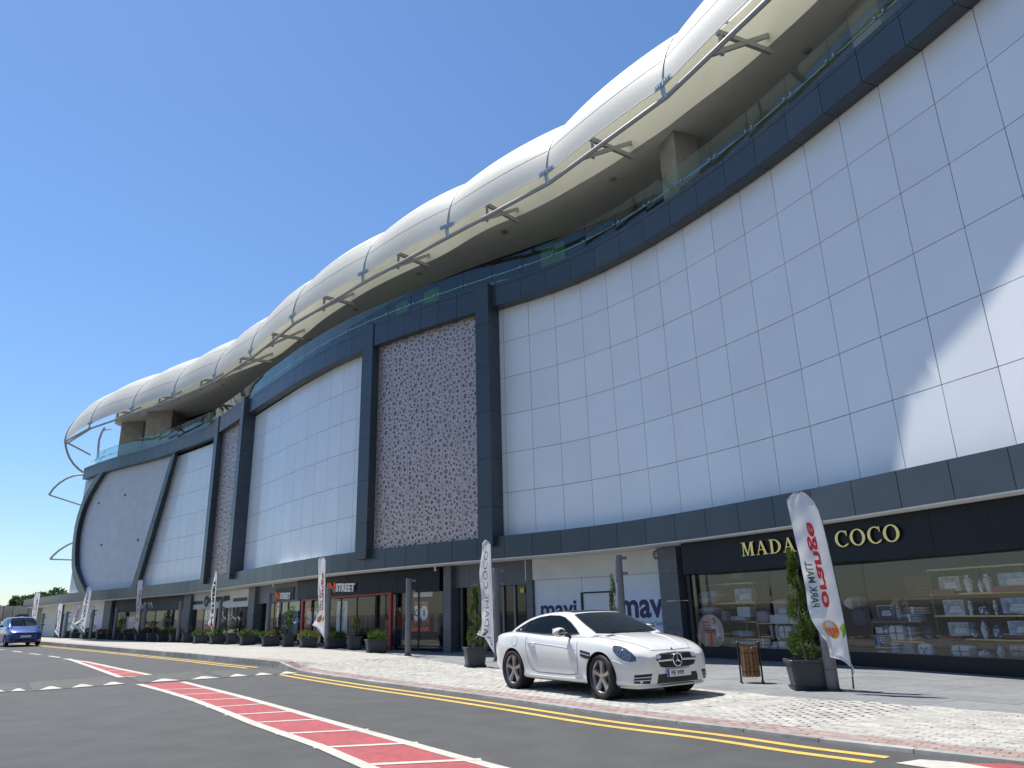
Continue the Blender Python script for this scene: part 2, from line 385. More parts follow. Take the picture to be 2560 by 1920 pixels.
# ---- upper dark band
def upper_band(sa, sb, off, wd, tag_off=0.0, zb=ZUB):
    n = max(1, round((sb-sa)/wd)); st = (sb-sa)/n
    for i in range(n):
        a, b = sa+i*st+.008, sa+(i+1)*st-.008
        fbox('cladding_panel', U_dark, a, b, zb, ZUT-.16, off-.05, off, jitter=.0015)
        fbox('coping_panel', U_dark, a, b, ZUT-.145, ZUT, off-.3, off)
        fbox('soffit_panel', U_sof, a, b, zb-.004, zb+.02, -.46, off-.054)
upper_band(S_end, S_P1a, 0.0, 1.2)
upper_band(S_P1b, S_P2a, .2, 1.0, zb=ZUB-.12)
upper_band(S_P2b, S_P3a, 0.0, 1.2)
upper_band(S_P3b, S_P4a, .2, 1.0, zb=ZUB-.12)
sL = hit(2123.5, 1031.6, -.5)[0]; sj = sL-1.2*11
upper_band(S_P4b, sj, 0.0, 1.2); upper_band(sj, sj+1.2*20, 0.0, 1.2)
mb = MB(); fstrip(mb, S_end+.05, SE, ZUB+.04, ZUT-.18, -.6, -.06); obj('band_core', mb, M_joint, mall, world=True)
# ---- white panels: rows of 1.5 m, columns of 1.2 m
def dz(s): return 0.0 if s > 62 else -.14*min(1, (62-s)/14)-.13*min(1, max(0, (48-s)/14))
def panel_rows(s): z = 4.15+dz(s); return [(z+1.5*i, z+1.5*(i+1)) for i in range(6)]
def panel_bay(s_ref, sa, sb, wd):
    k0 = math.floor((sa-s_ref)/wd); k1 = math.ceil((sb-s_ref)/wd)
    for k in range(k0, k1):
        a, b = max(sa, s_ref+k*wd), min(sb, s_ref+(k+1)*wd)
        if b-a < .06: continue
        for i, (z0, z1) in enumerate(panel_rows((a+b)/2)):
            zb = zbt((a+b)/2)-.03 if i == 0 else z0+.008
            fbox('wall_panel', U_white, a+.009, b-.009, zb, min(z1-.008, ZUB+.02), -.54, -.5, jitter=.0022)
panel_bay(hit(1297, 1034, -.5)[0], S_P4b-.05, sj, 1.2) if False else None
panel_bay(sj, S_P4b-.1, sj+1.2*20, 1.2)
panel_bay(hit(726.9, 1326.7, -.5)[0], S_P2b-.1, S_P3a+.1, 1.2)
S_slant_top = hit(438, 1131, 0)[0]
panel_bay(hit(460, 1396, -.5)[0], hit(340, 1460, -.5)[0]-.3, S_P1a+.1, 1.2)
# ---- plain white wall at the left with its curved and slanted dark ribs
def spts(L, off): return [hit(x, y, off) for x, y in L]
edgeL = spts([(215, 1199), (204, 1265), (193, 1340), (183, 1410), (172, 1487)], -.44)
slant_face_L = [(427.5, 1140.8), (377, 1306), (326, 1472)]
slant_face_R = [(438, 1131), (388, 1302), (338.5, 1472)]
slant_rev = [(449.5, 1129), (400, 1300), (349.5, 1471)]
curve_L = [(240, 1190), (217.8, 1225.8), (207, 1248), (199.7, 1268), (192, 1292), (186.4, 1316), (182.3, 1345), (179.6, 1375), (178.7, 1400), (179, 1418), (181.5, 1438), (188.8, 1464), (198, 1486)]
curve_R = [(257.5, 1180), (236, 1213), (222, 1237), (211.5, 1258), (203.5, 1280), (196.5, 1306), (191, 1333), (188, 1362), (186.8, 1390), (187.4, 1411.7), (191, 1430), (201, 1456), (215, 1484)]
curve_V = [(270.5, 1178), (247, 1214), (234, 1238), (223, 1260), (215, 1282), (207.5, 1308), (202, 1335), (199.2, 1362), (198.6, 1390), (199.4, 1412), (204, 1434), (214, 1459), (228, 1482)]
def lerp_sz(L, z):
    L = sorted(L, key=lambda q: q[1])
    for (s0_, z0), (s1_, z1) in zip(L, L[1:]):
        if z0 <= z <= z1: return s0_+(s1_-s0_)*(z-z0)/(z1-z0)
    (s0_, z0), (s1_, z1) = (L[0], L[1]) if z < L[0][1] else (L[-2], L[-1])
    return s0_+(s1_-s0_)*(z-z0)/(z1-z0)
rev = spts(slant_rev, -.44); rows = []
for k in range(20):
    z = 3.55+(ZUB+.03-3.55)*k/19; a, b = lerp_sz(edgeL, z), lerp_sz(rev, z)-.25
    rows.append([fpt(a+(b-a)*j/24, -.44, z) for j in range(25)])
mb = MB(); mb.grid(rows, False)
for j in range(19):                                         # side return of the white wall
    pass
obj('plain_wall', mb, M_plaster, mall, world=True)
for px, py in ((313, 1237.5), (247, 1258), (345, 1350), (253.8, 1362.5)):      # small fixing holes in the render
    s, z = hit(px, py, -.43); mb = MB(); p = fpt(s, -.43, z); mb.box(p, (.16, .05, .16), frot(s)); obj('fixing_hole', mb, M_joint, mall, world=True)
def rib(L, R, V, off=0.02):
    L, R, V = spts(L, off), spts(R, off), spts(V, -.44)
    for i in range(len(L)-1):
        def q(T, f): return (T[i][0]+(T[i+1][0]-T[i][0])*f, T[i][1]+(T[i+1][1]-T[i][1])*f)
        seg = max(1, round(math.hypot(L[i+1][0]-L[i][0], L[i+1][1]-L[i][1])/1.6))
        for j in range(seg):
            f0, f1 = j/seg+.004, (j+1)/seg-.004
            def sect(f):
                (la, lz), (ra, rz_), (va, vz) = q(L, f), q(R, f), q(V, f)
                return [fpt(la, off, lz), fpt(ra, off, rz_), fpt(va, -.435, vz), fpt(la, -.435, lz)]
            obj('rib_panel', MB().hexa(sect(f0), sect(f1)), M_dark, mall, world=True)
rib(curve_L, curve_R, curve_V); rib(slant_face_L, slant_face_R, slant_rev)
# ---- pilasters (stacked cladding panels) beside the perforated screens
def pilaster(sa, sb, inner, top=ZUT+.02):
    z = zbt(sa)-.35; hs = [z, 5.1, 6.9, 8.7, 10.5, 12.3, top]
    for z0, z1 in zip(hs, hs[1:]):
        fbox('pilaster_panel', U_dark, sa, sb, z0+.006, z1-.006, -.55 if inner else -.6, .25, jitter=.0008)
pilaster(S_P1a, S_P1b, True); pilaster(S_P2a, S_P2b, True); pilaster(S_P3a, S_P3b, True); pilaster(S_P4a, S_P4b, True)
# ---- perforated screens
def perforated(w_, h_, seed):
    r = random.Random(seed); holes = []; sizes = [.105]*5+[.07]*13+[.05]*26+[.028]*24
    for rad in sizes:
        for _ in range(90):
            x, y = r.uniform(rad+.015, w_-rad-.015), r.uniform(rad+.015, h_-rad-.015)
            if all(math.hypot(x-a, y-b) > rad+c+.03 for a, b, c in holes): holes.append((x, y, rad)); break
    vs = [Vector((0, 0)), Vector((w_, 0)), Vector((w_, h_)), Vector((0, h_))]; es = [(0, 1), (1, 2), (2, 3), (3, 0)]
    for x, y, rad in holes:
        n = 12 if rad > .05 else 8 if rad > .02 else 6; b = len(vs)
        vs += [Vector((x+rad*math.cos(2*math.pi*i/n), y+rad*math.sin(2*math.pi*i/n))) for i in range(n)]
        es += [(b+i, b+(i+1) % n) for i in range(n)]
    V, E, F, *_ = geometry.delaunay_2d_cdt(vs, es, [], 1, 1e-5)
    fs = []
    for f in F:
        cx, cy = sum(V[i].x for i in f)/len(f), sum(V[i].y for i in f)/len(f)
        if all(math.hypot(cx-a, cy-b) > rad*.93 for a, b, rad in holes): fs.append(tuple(f))
    mb = MB(); n = len(V)
    mb.add([(v.x-w_/2, 0, v.y-h_/2) for v in V]+[(v.x-w_/2, .012, v.y-h_/2) for v in V], fs+[tuple(i+n for i in f[::-1]) for f in fs])
    cnt = {}
    for f in fs:
        for a, b in zip(f, f[1:]+f[:1]): cnt[(a, b)] = 1
    mb.add(mb.v[:2*n], [(b, a, a+n, b+n) for a, b in cnt if (b, a) not in cnt]) if False else None
    me = mb.mesh('perforated_sheet', M_copper); return me
def screen(sa, sb, cols, off, seed):
    zb, zt = zbt((sa+sb)/2)-.12, ZUB-.02; rowsn = 4; wv, hv = (sb-sa)/cols, (zt-zb)/rowsn
    variants = [perforated(wv-.012, hv-.012, seed+i) for i in range(2)]
    for i in range(cols):
        for j in range(rowsn):
            a, b = fpt(sa+i*wv, off), fpt(sa+(i+1)*wv, off); d = b-a; c = (a+b)/2
            inst('perforated_panel', variants[(i+j) % 2], mall, (c.x, c.y, zb+hv*(j+.5)), rot=(0, 0 if (i*3+j) % 3 else math.pi, math.atan2(d.y, d.x)), scale=(d.length/wv, 1, 1))
    mb = MB(); fstrip(mb, sa-.1, sb+.1, zb, zt, off-.13, off-.09); obj('screen_back_wall', mb, M_screenback, mall, world=True)
screen(S_P1b+.02, S_P2a-.02, 5, -.12, 11)
screen(S_P3b+.02, S_P4a-.02, 6, -.12, 31)
# ---- roof slab over the terrace: fascia, soffit, columns
EDGE = sorted([(79.25, -.95), (77.0, -.86), (73.45, -.66), (71.4, -.54), (69.0, -.5), (65.0, -.8), (60.1, -1.55), (53.5, -1.6), (51.4, -1.6), (44.0, -1.75), (35.7, -.25), (33.7, .1), (26, .2), (19.0, -.1), (84, -1.1), (91, -1.3)])
def eoff(s):
    if s <= EDGE[0][0]: return EDGE[0][1]
    for (a, x), (b, y) in zip(EDGE, EDGE[1:]):
        if a <= s <= b:
            t = (s-a)/(b-a); t = t*t*(3-2*t); return x+(y-x)*t
    return EDGE[-1][1]
S_sl = 18.8
edge = [fpt(s, eoff(s)) for s in [S_sl+1.5+(SE-S_sl-1.5)*k/140 for k in range(141)]]
c0 = fpt(S_sl+1.5, eoff(S_sl+1.5)); nin = -fnorm(S_sl+1.5); tl = -(fpt(S_sl+2, 0)-fpt(S_sl+1, 0)).normalized()
lead = []
for k in range(12):                                         # rounded left end of the slab
    a = math.pi/2*k/11; lead.append(c0+nin*(1.8*(1-math.sin(a)))+tl*(1.8*math.cos(a)))
far = [c0+tl*1.8+nin*(1.8+12*k/6) for k in range(6, 0, -1)]
edge = far+lead+edge[1:]
mb = MB(); n = len(edge); mb.grid([[(p.x, p.y, z) for p in edge] for z in (ZCEIL, ZCEIL+.25, ZCEIL+2.0)], False); obj('roof_fascia', mb, M_beige, mall, world=True)
bk = [fpt(S_sl+1.5+(SE-S_sl-1.5)*k/140, -16) for k in range(141)]
mb = MB(); e2 = edge[len(far)+11:]; m = min(len(e2), 141)
mb.grid([[(p.x, p.y, ZCEIL) for p in e2[:m]], [(p.x, p.y, ZCEIL) for p in bk[:m]]], False)
mb.add([(p.x, p.y, ZCEIL) for p in edge[:len(far)+12]]+[(bk[0].x, bk[0].y, ZCEIL)], [tuple(range(len(far)+13))])
obj('roof_soffit', mb, M_ceil, mall, world=True)
mb = MB(); mb.grid([[(p.x, p.y, ZCEIL+2.0) for p in e2[:m]], [(p.x, p.y, ZCEIL+2.4) for p in bk[:m]]], False); obj('roof_deck', mb, M_concrete, mall, world=True)
def column(px, py, wd, dp, turn):
    p = at_z(px, py, ZCEIL); s = None
    x, y = Vector((math.cos(turn), math.sin(turn))), Vector((-math.sin(turn), math.cos(turn)))
    mb = MB(); q = [p.xy, p.xy+x*wd, p.xy+x*wd+y*dp, p.xy+y*dp]
    mb.hexa([(v.x, v.y, 13.6) for v in q], [(v.x, v.y, ZCEIL-.005) for v in q]); obj('terrace_column', mb, M_concrete, mall, world=True)
column(304.6, 1056, 1.9, 1.9, math.radians(-5)); column(368.7, 1028.7, 2.1, 2.1, math.radians(-5))
column(1682, 326, .95, .95, math.radians(20)); column(2182, -40, .95, .95, math.radians(20))
for px, py in ((1724, 387), (2016, 127), (1532, 447), (1262, 581), (1047, 684), (1260, 577), (888, 773), (774, 850), (557, 960.5)):      # round ceiling speakers and lamps
    p = at_z(px, py, ZCEIL); mb = MB(); mb.lathe([(0, -.03), (.12, -.03), (.15, 0.0)], (p.x, p.y, ZCEIL-.005), 14); obj('ceiling_lamp', mb, M_steel, mall, world=True)
# ---- glazed wall behind the terrace: dark panes, green panes, mullions
U_curt, U_green, U_alu = unit_mesh('curtain_pane', M_curt), unit_mesh('green_pane', M_green), unit_mesh('alu_block', M_alu)
GO = -3.4; s_a, s_b = hit(440, 1060, GO)[0], hit(1640, 500, GO)[0]
greens = [hit(1395, 600, GO)[0], hit(1020, 770, GO)[0], hit(1060, 760, GO)[0], hit(545, 1040, GO)[0], hit(540, 1045, GO)[0]]
n = int((s_b-s_a)/1.25)
for i in range(n):
    a = s_a+(s_b-s_a)*i/n; b = s_a+(s_b-s_a)*(i+1)/n; g = any(a <= q < b for q in greens)
    fbox('green_pane' if g else 'window_pane', U_green if g else U_curt, a+.03, b-.03, 13.62, ZCEIL-.25, GO-.02, GO+.01)
    fbox('mullion', U_alu, a-.03, a+.03, 13.6, ZCEIL-.01, GO-.06, GO+.04)
mb = MB(); fstrip(mb, s_a, s_b, ZCEIL-.24, ZCEIL-.004, GO-.06, GO+.05); fstrip(mb, s_a, s_b, 15.55, 15.62, GO-.05, GO+.04); obj('window_head', mb, M_alu, mall, world=True)
mb = MB(); fstrip(mb, s_b+.5, SE, 13.6, ZCEIL-.01, -12.2, -12); obj('terrace_back_wall', mb, M_beige, mall, world=True)
mb = MB(); fstrip(mb, s_a, s_b, 13.6, ZCEIL-.01, -6.2, -6); obj('room_back_wall', mb, M_joint, mall, world=True)
# ---- glass balustrade with handrail
U_bal = unit_mesh('balustrade_sheet', M_bal)
s = S_end+.35; i = 0
s_ref = hit(1612, 500, -.15)[0]; s = s_ref-1.5*int((s_ref-S_end-.3)/1.5)
while s < SE-1.6:
    fbox('balustrade_pane', U_bal, s+.015, s+1.485, ZUT-.1, ZUT+1.08, -.21, -.195); s += 1.5
mb = MB(); mb.tube([fpt(S_end+.4+(SE-S_end-.8)*k/160, -.30, ZUT+.52) for k in range(161)], .024, 8); obj('handrail', mb, M_balp, mall, world=True)
clip = MB().box((0, 0, 0), (.05, .12, .06)).mesh('clip', M_balp)
s = s_ref-1.5*int((s_ref-S_end-.3)/1.5)
while s < SE-1.6:
    for d in (-.12, .12):
        p = fpt(s+d, -.25, ZUT+.50); inst('rail_clip', clip, mall, p, frot(s))
    s += 1.5
# ---- tensile canopy: tips, ribs, membrane bays, edge tube, brackets
NODES = [at_z(x, y, 16.3) for x, y in [(162.6, 1101), (225, 1061), (329, 1024), (433, 987), (536, 941), (626.6, 881), (731.5, 794.5), (908, 688), (1118.7, 572), (1366.7, 436), (1658, 217)]]
d = NODES[-1]-NODES[-2]
NODES.append(fpt(81.2, 1.3, 16.3)); NODES.append(fpt(86.6, 1.2, 16.3))
RA, RB = 4.9, 4.1
def node_dir(i):
    p = NODES[i]
    j = min(range(len(FC)), key=lambda k: (FC[k].xy-p.xy).length); return -FN[j]
INW = [node_dir(i) for i in range(len(NODES))]
INW[0] = (INW[0]*.55-Vector((-.62, .5, 0)).normalized()*.0+Vector((.5, .2, 0))).normalized()
def rib_pt(i, th, f=1.0):
    return NODES[i]+INW[i]*(RA*(1-math.cos(th)))+Vector((0, 0, RB*math.sin(th)))
TH = math.radians(112); NV, NU = 22, 16
for i in range(len(NODES)-1):
    rows = []
    L = (NODES[i+1]-NODES[i]).length
    for v in range(NV+1):
        th = TH*v/NV; a, b = rib_pt(i, th), rib_pt(i+1, th); row = []
        nm = (INW[i]+INW[i+1]).normalized(); out = -nm*math.cos(th)*RB+Vector((0, 0, math.sin(th)*RA)); out.normalize()
        for u in range(NU+1):
            t = u/NU; bulge = math.sin(math.pi*t)**.8; e = max(0, 1-th/math.radians(38)); e = e*e*(3-2*e)
            p = a.lerp(b, t)+out*(bulge*.034*L*(1-e)*min(1, th*1.3+.25))+Vector((0, 0, 1))*(bulge*.035*L*e)+nm*(bulge*.015*L*e)
            row.append(p)
        rows.append(row)
    mb = MB(); mb.grid(rows)
    o = obj('canopy_membrane', mb, M_membrane, mall, world=True, recalc=False)
    for v in (3, 6, 9):                                                 # welded seams of the fabric
        mb = MB(); mb.tube([q for q in rows[v]], .009, 4); obj('membrane_seam', mb, M_seamw, mall, world=True)
    mb = MB(); mb.tube([r for r in rows[0]], .022, 6)                      # hemmed edge cable
    obj('edge_cable', mb, M_membrane, mall, world=True)
    mb = MB(); a, b = NODES[i]+INW[i]*.12-Vector((0, 0, .30)), NODES[i+1]+INW[i+1]*.12-Vector((0, 0, .30)); mid = (a+b)/2
    mb.tube([a.lerp(b, k/8) for k in range(9)], .075, 10); obj('edge_tube', mb, M_steel, mall, world=True)
    for t in ((.34,) if i > 4 else (.5,)):                              # struts from the slab to the tube
        q = a.lerp(b, t); nm = (INW[i].lerp(INW[i+1], t)).normalized()
        j = min(range(len(FC)), key=lambda k: (FC[k].xy-q.xy).length); wall = q+nm*((q-FC[j]).xy.dot(FN[j].xy)-eoff(FS[j]))
        if i == 0: continue
        mb = MB(); mb.bar(q+nm*.3+Vector((0, 0, .85)), wall+Vector((0, 0, .95)), .11, .16); mb.bar(q+Vector((0, 0, -.02)), Vector((wall.x, wall.y, ZCEIL+.35)), .1, .14)
        mb.bar(q+nm*.4+Vector((0, 0, .1)), q+nm*.4+Vector((0, 0, .9)), .1, .1)
        obj('canopy_bracket', mb, M_steel, mall, world=True)
for i in range(len(NODES)):
    th = [TH*k/20 for k in range(21)]
    mb = MB(); mb.tube([rib_pt(i, t)-Vector((0, 0, .03)) for t in th], .045 if i else .07, 8); obj('canopy_rib', mb, M_steel, mall, world=True)
    n = INW[i]; ax = Vector((-n.y, n.x, 0)); c = NODES[i]+Vector((0, 0, .05))-n*.03
    mb = MB(); rzc = math.atan2(ax.y, ax.x)
    for sg in (-1, 1):
        mb.box(c+ax*(.19*sg)+Vector((0, 0, .07)), (.34, .03, .17), rzc)
        for k in range(3): mb.box(c+ax*(sg*(.08+.1*k))+Vector((0, 0, .07))-n*.025, (.035, .03, .12), rzc)
    mb.bar(c+Vector((0, 0, .1)), c-Vector((0, 0, .42))+n*.1, .09, .03)
    mb.bar(c+ax*.09, c+ax*.09-Vector((0, 0, .42))+n*.1, .03, .06)
    obj('clamp_plate', mb, M_galv, mall, world=True)
# free steel bows at the left end of the block
def bow(P, r, name='steel_bow'):
    mb = MB(); mb.tube(P, r, 8); obj(name, mb, M_steel, mall, world=True)
D0 = math.hypot(NODES[0].x, NODES[0].y)
def at_d(px, py, D):
    r_ = ray(px, py); return CAMP+r_*(D/math.hypot(r_.x, r_.y))
bow([at_d(x, y, D0+k*.1) for k, (x, y) in enumerate([(163, 1104), (164.5, 1116), (168, 1130), (174, 1145), (184, 1160), (196, 1172), (208, 1181)])], .085)
bow([at_d(165, 1105, D0), at_d(226, 1137, D0+1)], .08, 'steel_strut')
bow([NODES[1]-Vector((0, 0, .3)), NODES[0]-Vector((0, 0, .1))], .085, 'steel_strut')
bow([at_d(x, y, D0+5) for x, y in [(262, 1069), (254, 1082), (248, 1100), (246, 1120), (245, 1146)]], .1)
bow([at_d(262, 1075, D0+5), at_d(276, 1073, D0+7)], .08, 'steel_strut')
for P, Q in (([(209, 1187), (197, 1187), (182, 1190), (165, 1197), (148, 1208), (134, 1221), (122.5, 1237)], (203, 1263)),
             ([(182, 1357), (172, 1361), (158, 1369), (145, 1378), (134, 1388), (125, 1398)], (180, 1399.5))):
    bow([at_d(x, y, D0+2.2) for x, y in P], .085); bow([at_d(*P[-1], D0+2.2), at_d(*Q, D0+2.5)], .065, 'steel_strut')
# ---------------------------------------------------------------- ground levels
def pl(T):
    def f(x, y=0):
        if x <= T[0][0]: return T[0][1]
        for (a, u), (b, v) in zip(T, T[1:]):
            if a <= x <= b: t = (x-a)/(b-a); return u+(v-u)*(t*t*(3-2*t) if abs(v-u) > .05 and b-a < 5 else t)
        return T[-1][1]
    return f
z_road = pl([(-90, .5), (-60, .34), (-39, .2), (-30, .1), (-20, -.02), (-6, -.03), (99, -.03)])
z_plaza = pl([(-90, .65), (-60, .5), (-50, .45), (-39, .39), (-32, .28), (-27, .2), (-20, .17), (-9, .17), (-3.4, 0.0), (99, 0.0)])
def ramp(x): return min(1.0, max(0.0, (-x-6.4)/1.0))
def z_edge(x): return z_road(x)+.035+.150*ramp(x)
M_asphalt = mat('worn asphalt', (.070, .072, .075), .85, noise=.14, nscale=1.6, bump=.6, bscale=240, grime=.14)
n_ = M_asphalt.node_tree                                   # fine stone speckle and long tyre-polished streaks
geo = n_.nodes.new('ShaderNodeNewGeometry'); vor = n_.nodes.new('ShaderNodeTexVoronoi'); vor.inputs['Scale'].default_value = 95
n_.links.new(geo.outputs['Position'], vor.inputs['Vector'])
r_ = n_.nodes.new('ShaderNodeValToRGB'); r_.color_ramp.elements[0].color = (.72, .72, .72, 1); r_.color_ramp.elements[1].color = (1.35, 1.34, 1.3, 1)
n_.links.new(vor.outputs['Color'], r_.inputs['Fac'])
mx_ = n_.nodes.new('ShaderNodeMix'); mx_.data_type = 'RGBA'; mx_.blend_type = 'MULTIPLY'; mx_.inputs[0].default_value = .75
b_ = n_.nodes['Principled BSDF']; n_.links.new(b_.inputs['Base Color'].links[0].from_socket, mx_.inputs[6]); n_.links.new(r_.outputs['Color'], mx_.inputs[7]); n_.links.new(mx_.outputs[2], b_.inputs['Base Color'])
M_slab = piece_var(mat('flamed grey paving slab', (.215, .225, .235), .7, noise=.13, nscale=7, bump=.3, bscale=160, grime=.12), .12)
M_paver = piece_var(mat('pale grey concrete paver', (.43, .415, .38), .85, noise=.14, nscale=13, bump=.35, bscale=140, grime=.16), .20)
M_paver_s = island_var(mat('pale grey concrete pavers', (.43, .415, .38), .85, noise=.14, nscale=13, bump=.35, bscale=140, grime=.16), .20)
M_redpav = island_var(mat('faded red paver', (.335, .225, .205), .85, noise=.2, nscale=7, bump=.3, bscale=140, grime=.2, dark=(.36, .31, .29)), .2)
M_kerb = piece_var(mat('kerb concrete', (.36, .35, .325), .85, noise=.22, nscale=5, bump=.4, bscale=120, grime=.3), .12)
M_mortar = mat('sandy joint', (.22, .205, .175), .95, noise=.15, nscale=20)
M_ground = mat('dry earth', (.20, .17, .12), .95, noise=.25, nscale=.6)
M_yellow = mat('yellow road paint', (.66, .42, .085), .7, noise=.14, nscale=14, grime=.16)
M_wpaint = mat('worn white road paint', (.50, .485, .43), .75, noise=.14, nscale=11, grime=.14)
M_redpaint = mat('red road coating', (.36, .075, .085), .85, noise=.16, nscale=9, bump=.4, bscale=220, grime=.12)
R0 = 2600
obj('ground', MB().add([(-R0, -R0, -.4), (R0, -R0, -.4), (R0, R0, -.4), (-R0, R0, -.4)], [(0, 1, 2, 3)]), M_ground, kind='structure', recalc=False)
# ---- kerb line
KPX = [(2164, 1870), (2034, 1855), (1904, 1835.7), (1752, 1817.5), (1600, 1801), (1450, 1779), (1300, 1756.7), (1138, 1734.6), (1011.5, 1718.7), (884.9, 1701.3), (748.8, 1680.7), (674, 1666), (601, 1661), (522, 1650.7), (411, 1641), (304, 1629.5), (190, 1620), (104, 1611.5)]
KP = [on_ground(x, y, z_road) for x, y in KPX]
KP = [KP[0]+(KP[0]-KP[1]).normalized()*4.5+Vector((.3, -.1, 0)), KP[0]+(KP[0]-KP[1]).normalized()*2]+KP
KP += [KP[-1]+(KP[-1]-KP[-2]).normalized()*d for d in (12, 30, 60)]
KC = _smooth(_resample([(p.x, p.y) for p in KP], 30), 400)
KS = [0.0]
for i in range(1, len(KC)): KS.append(KS[-1]+(KC[i]-KC[i-1]).length)
def kidx(s):
    i = max(0, min(len(KS)-2, bisect.bisect_right(KS, s)-1)); return i, (s-KS[i])/(KS[i+1]-KS[i])
def kpt(s, off):
    """point beside the kerb line; off > 0 towards the mall, off < 0 on the road"""
    i, t = kidx(s); p = KC[i].lerp(KC[i+1], t); a, b = KC[max(0, i-3)], KC[min(len(KC)-1, i+4)]
    d = (b-a).normalized(); return Vector((p.x+d.y*off, p.y-d.x*off, 0)), d
def ks_of(p):
    i = min(range(len(KC)), key=lambda k: (KC[k].xy-p.xy).length); return KS[i]
# the pavers end along this line, where the grey slabs begin
BPX = [(2800, 1805), (2560, 1786), (2338, 1768.5), (2077, 1751), (1773.6, 1725), (1600, 1709), (1420, 1692), (1237, 1672), (1190, 1667), (1100, 1655), (1020, 1642), (950, 1635), (910, 1632), (802.6, 1623), (695, 1619.5), (600, 1615.5), (475, 1608.5), (285, 1601), (108, 1594.5)]
BP = [on_ground(x, y, z_plaza) for x, y in BPX]
def _kproj(p):
    i = min(range(len(KC)), key=lambda k: (KC[k].xy-p.xy).length); return KS[i], (KC[i].xy-p.xy).length
BK = sorted(_kproj(p) for p in BP)
def width_at(s):
    if s <= BK[0][0]: return BK[0][1]
    for (a, x), (b, y) in zip(BK, BK[1:]):
        if a <= s <= b: return x+(y-x)*(s-a)/max(1e-6, b-a)
    return BK[-1][1]
def z_pave(x, v, W):
    return z_edge(x)+(z_plaza(x)+.012-z_edge(x))*min(1, max(0, v/max(W, .1)))
NEAR_S = ks_of(on_ground(700, 1668, z_road))               # pavers are built one by one up to here
SK1 = KS[-1]
# ---- road sheet, cut along the kerb
far_i = next(i for i, q in enumerate(KS) if q > KS[-1]-32)
line = [Vector((KC[i].x, KC[i].y)) for i in range(0, far_i, 4)]
outer = [Vector((line[-1].x-20, line[-1].y-6)), Vector((-150, 40)), Vector((-150, -40)), Vector((40, -40)), Vector((40, line[0].y-12))]
pts = line+outer; m = len(pts); es = [(i, (i+1) % m) for i in range(m)]
inner = [Vector((x+.31, y+.17)) for x in range(-150, 40, 3) for y in range(-40, 130, 3)]
V_, E_, F_, *_ = geometry.delaunay_2d_cdt(pts+inner, es, [], 1, 1e-4)
obj('road', MB().add([(v.x, v.y, z_road(v.x)) for v in V_], [tuple(f) for f in F_]), M_asphalt, kind='structure')
# ---- kerb stones
kerb = thing('kerb', None, None, (0, 0, 0), kind='structure')
s = .3; i = 0
while s < SK1-30:
    p, _ = kpt(s, 0); L = 1.0 if ramp(p.x) < .02 else .55; far = p.length
    if s > SK1-95: L = 2.0
    a, b = s+.006, s+L-.006; q = []
    for ss in (a, b):
        o0, _ = kpt(ss, .0); o1, _ = kpt(ss, .13); zt = z_edge(o0.x)+.004; zb = z_road(o0.x)-.05
        q.append([(o0.x, o0.y, zb), (o1.x, o1.y, zb), (o1.x, o1.y, zt), (o0.x+(o1.x-o0.x)*.12, o0.y+(o1.y-o0.y)*.12, zt-.003)])
    obj('kerb_stone', MB().hexa(q[0], q[1]), M_kerb, kerb); s += L
# ---- pavement: pavers near the camera one by one, the far run as one sheet
pave = thing('pavement', None, None, (0, 0, 0), kind='structure')
rows = []
for k in range(200):
    s = .3+(SK1-30)*k/199; W = width_at(s); row = []
    for j in range(7):
        v = .13+(W-.13)*j/6; p, d = kpt(s, v); row.append((p.x, p.y, z_pave(p.x, v, W)-(.012 if s < NEAR_S else -.002)))
    rows.append(row)
M_far = island_var(mat('far pavers', (.41, .395, .36), .85, noise=.2, nscale=7, bump=.3, bscale=60, grime=.14), .05)
mb = MB(); mb.grid(rows[:], False); obj('joint_bed', mb, M_mortar, pave, recalc=False)
far_rows = [r for k, r in enumerate(rows) if .3+(SK1-30)*k/199 > NEAR_S-.5]
mb = MB(); mb.grid([[(x, y, z+.003) for x, y, z in r] for r in far_rows], False); obj('far_pavers', mb, M_far, pave, kind='stuff', recalc=False)
mb = MB(); mb.grid([[kpt(.3+(SK1-30)*k/199, .14+.38*j)[0]+Vector((0, 0, z_edge(kpt(.3+(SK1-30)*k/199, .3)[0].x)+.006)) for j in (0, 1)] for k in range(200) if .3+(SK1-30)*k/199 > NEAR_S-.5], False)
obj('far_red_pavers', mb, M_redpav, pave, kind='stuff', recalc=False)
def paver_mesh(name, m):
    mb = MB(); e = .006; a = [(-.0975, -.0475), (.0975, -.0475), (.0975, .0475), (-.0975, .0475)]
    lo = [(x, y, -.03) for x, y in a]; hi = [(x, y, -.004) for x, y in a]; tp = [(x-math.copysign(e, x), y-math.copysign(e, y), .002) for x, y in a]
    mb.add(lo+hi+tp, [(0, 1, 5, 4), (1, 2, 6, 5), (2, 3, 7, 6), (3, 0, 4, 7), (4, 5, 9, 8), (5, 6, 10, 9), (6, 7, 11, 10), (7, 4, 8, 11), (8, 9, 10, 11)])
    return mb.mesh(name, m)
U_pav = paver_mesh('paver', M_paver); PVB = [Vector(v.co) for v in U_pav.vertices]; PVF = [tuple(p.vertices) for p in U_pav.polygons]
singles, mass, red = [], MB(), MB()
cand = []
r2 = random.Random(3)
v = .13+.05; rowi = 0
while v < 9:
    s = .35+(.1 if rowi % 2 else 0)
    while s < NEAR_S:
        W = width_at(s)
        if v < W-.03:
            p, d = kpt(s+.1, v); z = z_pave(p.x, v, W)+r2.uniform(-.0035, .0035)
            cand.append((p.x, p.y, z, math.atan2(d.y, d.x), v < .5))
        s += .2
    v += .1; rowi += 1
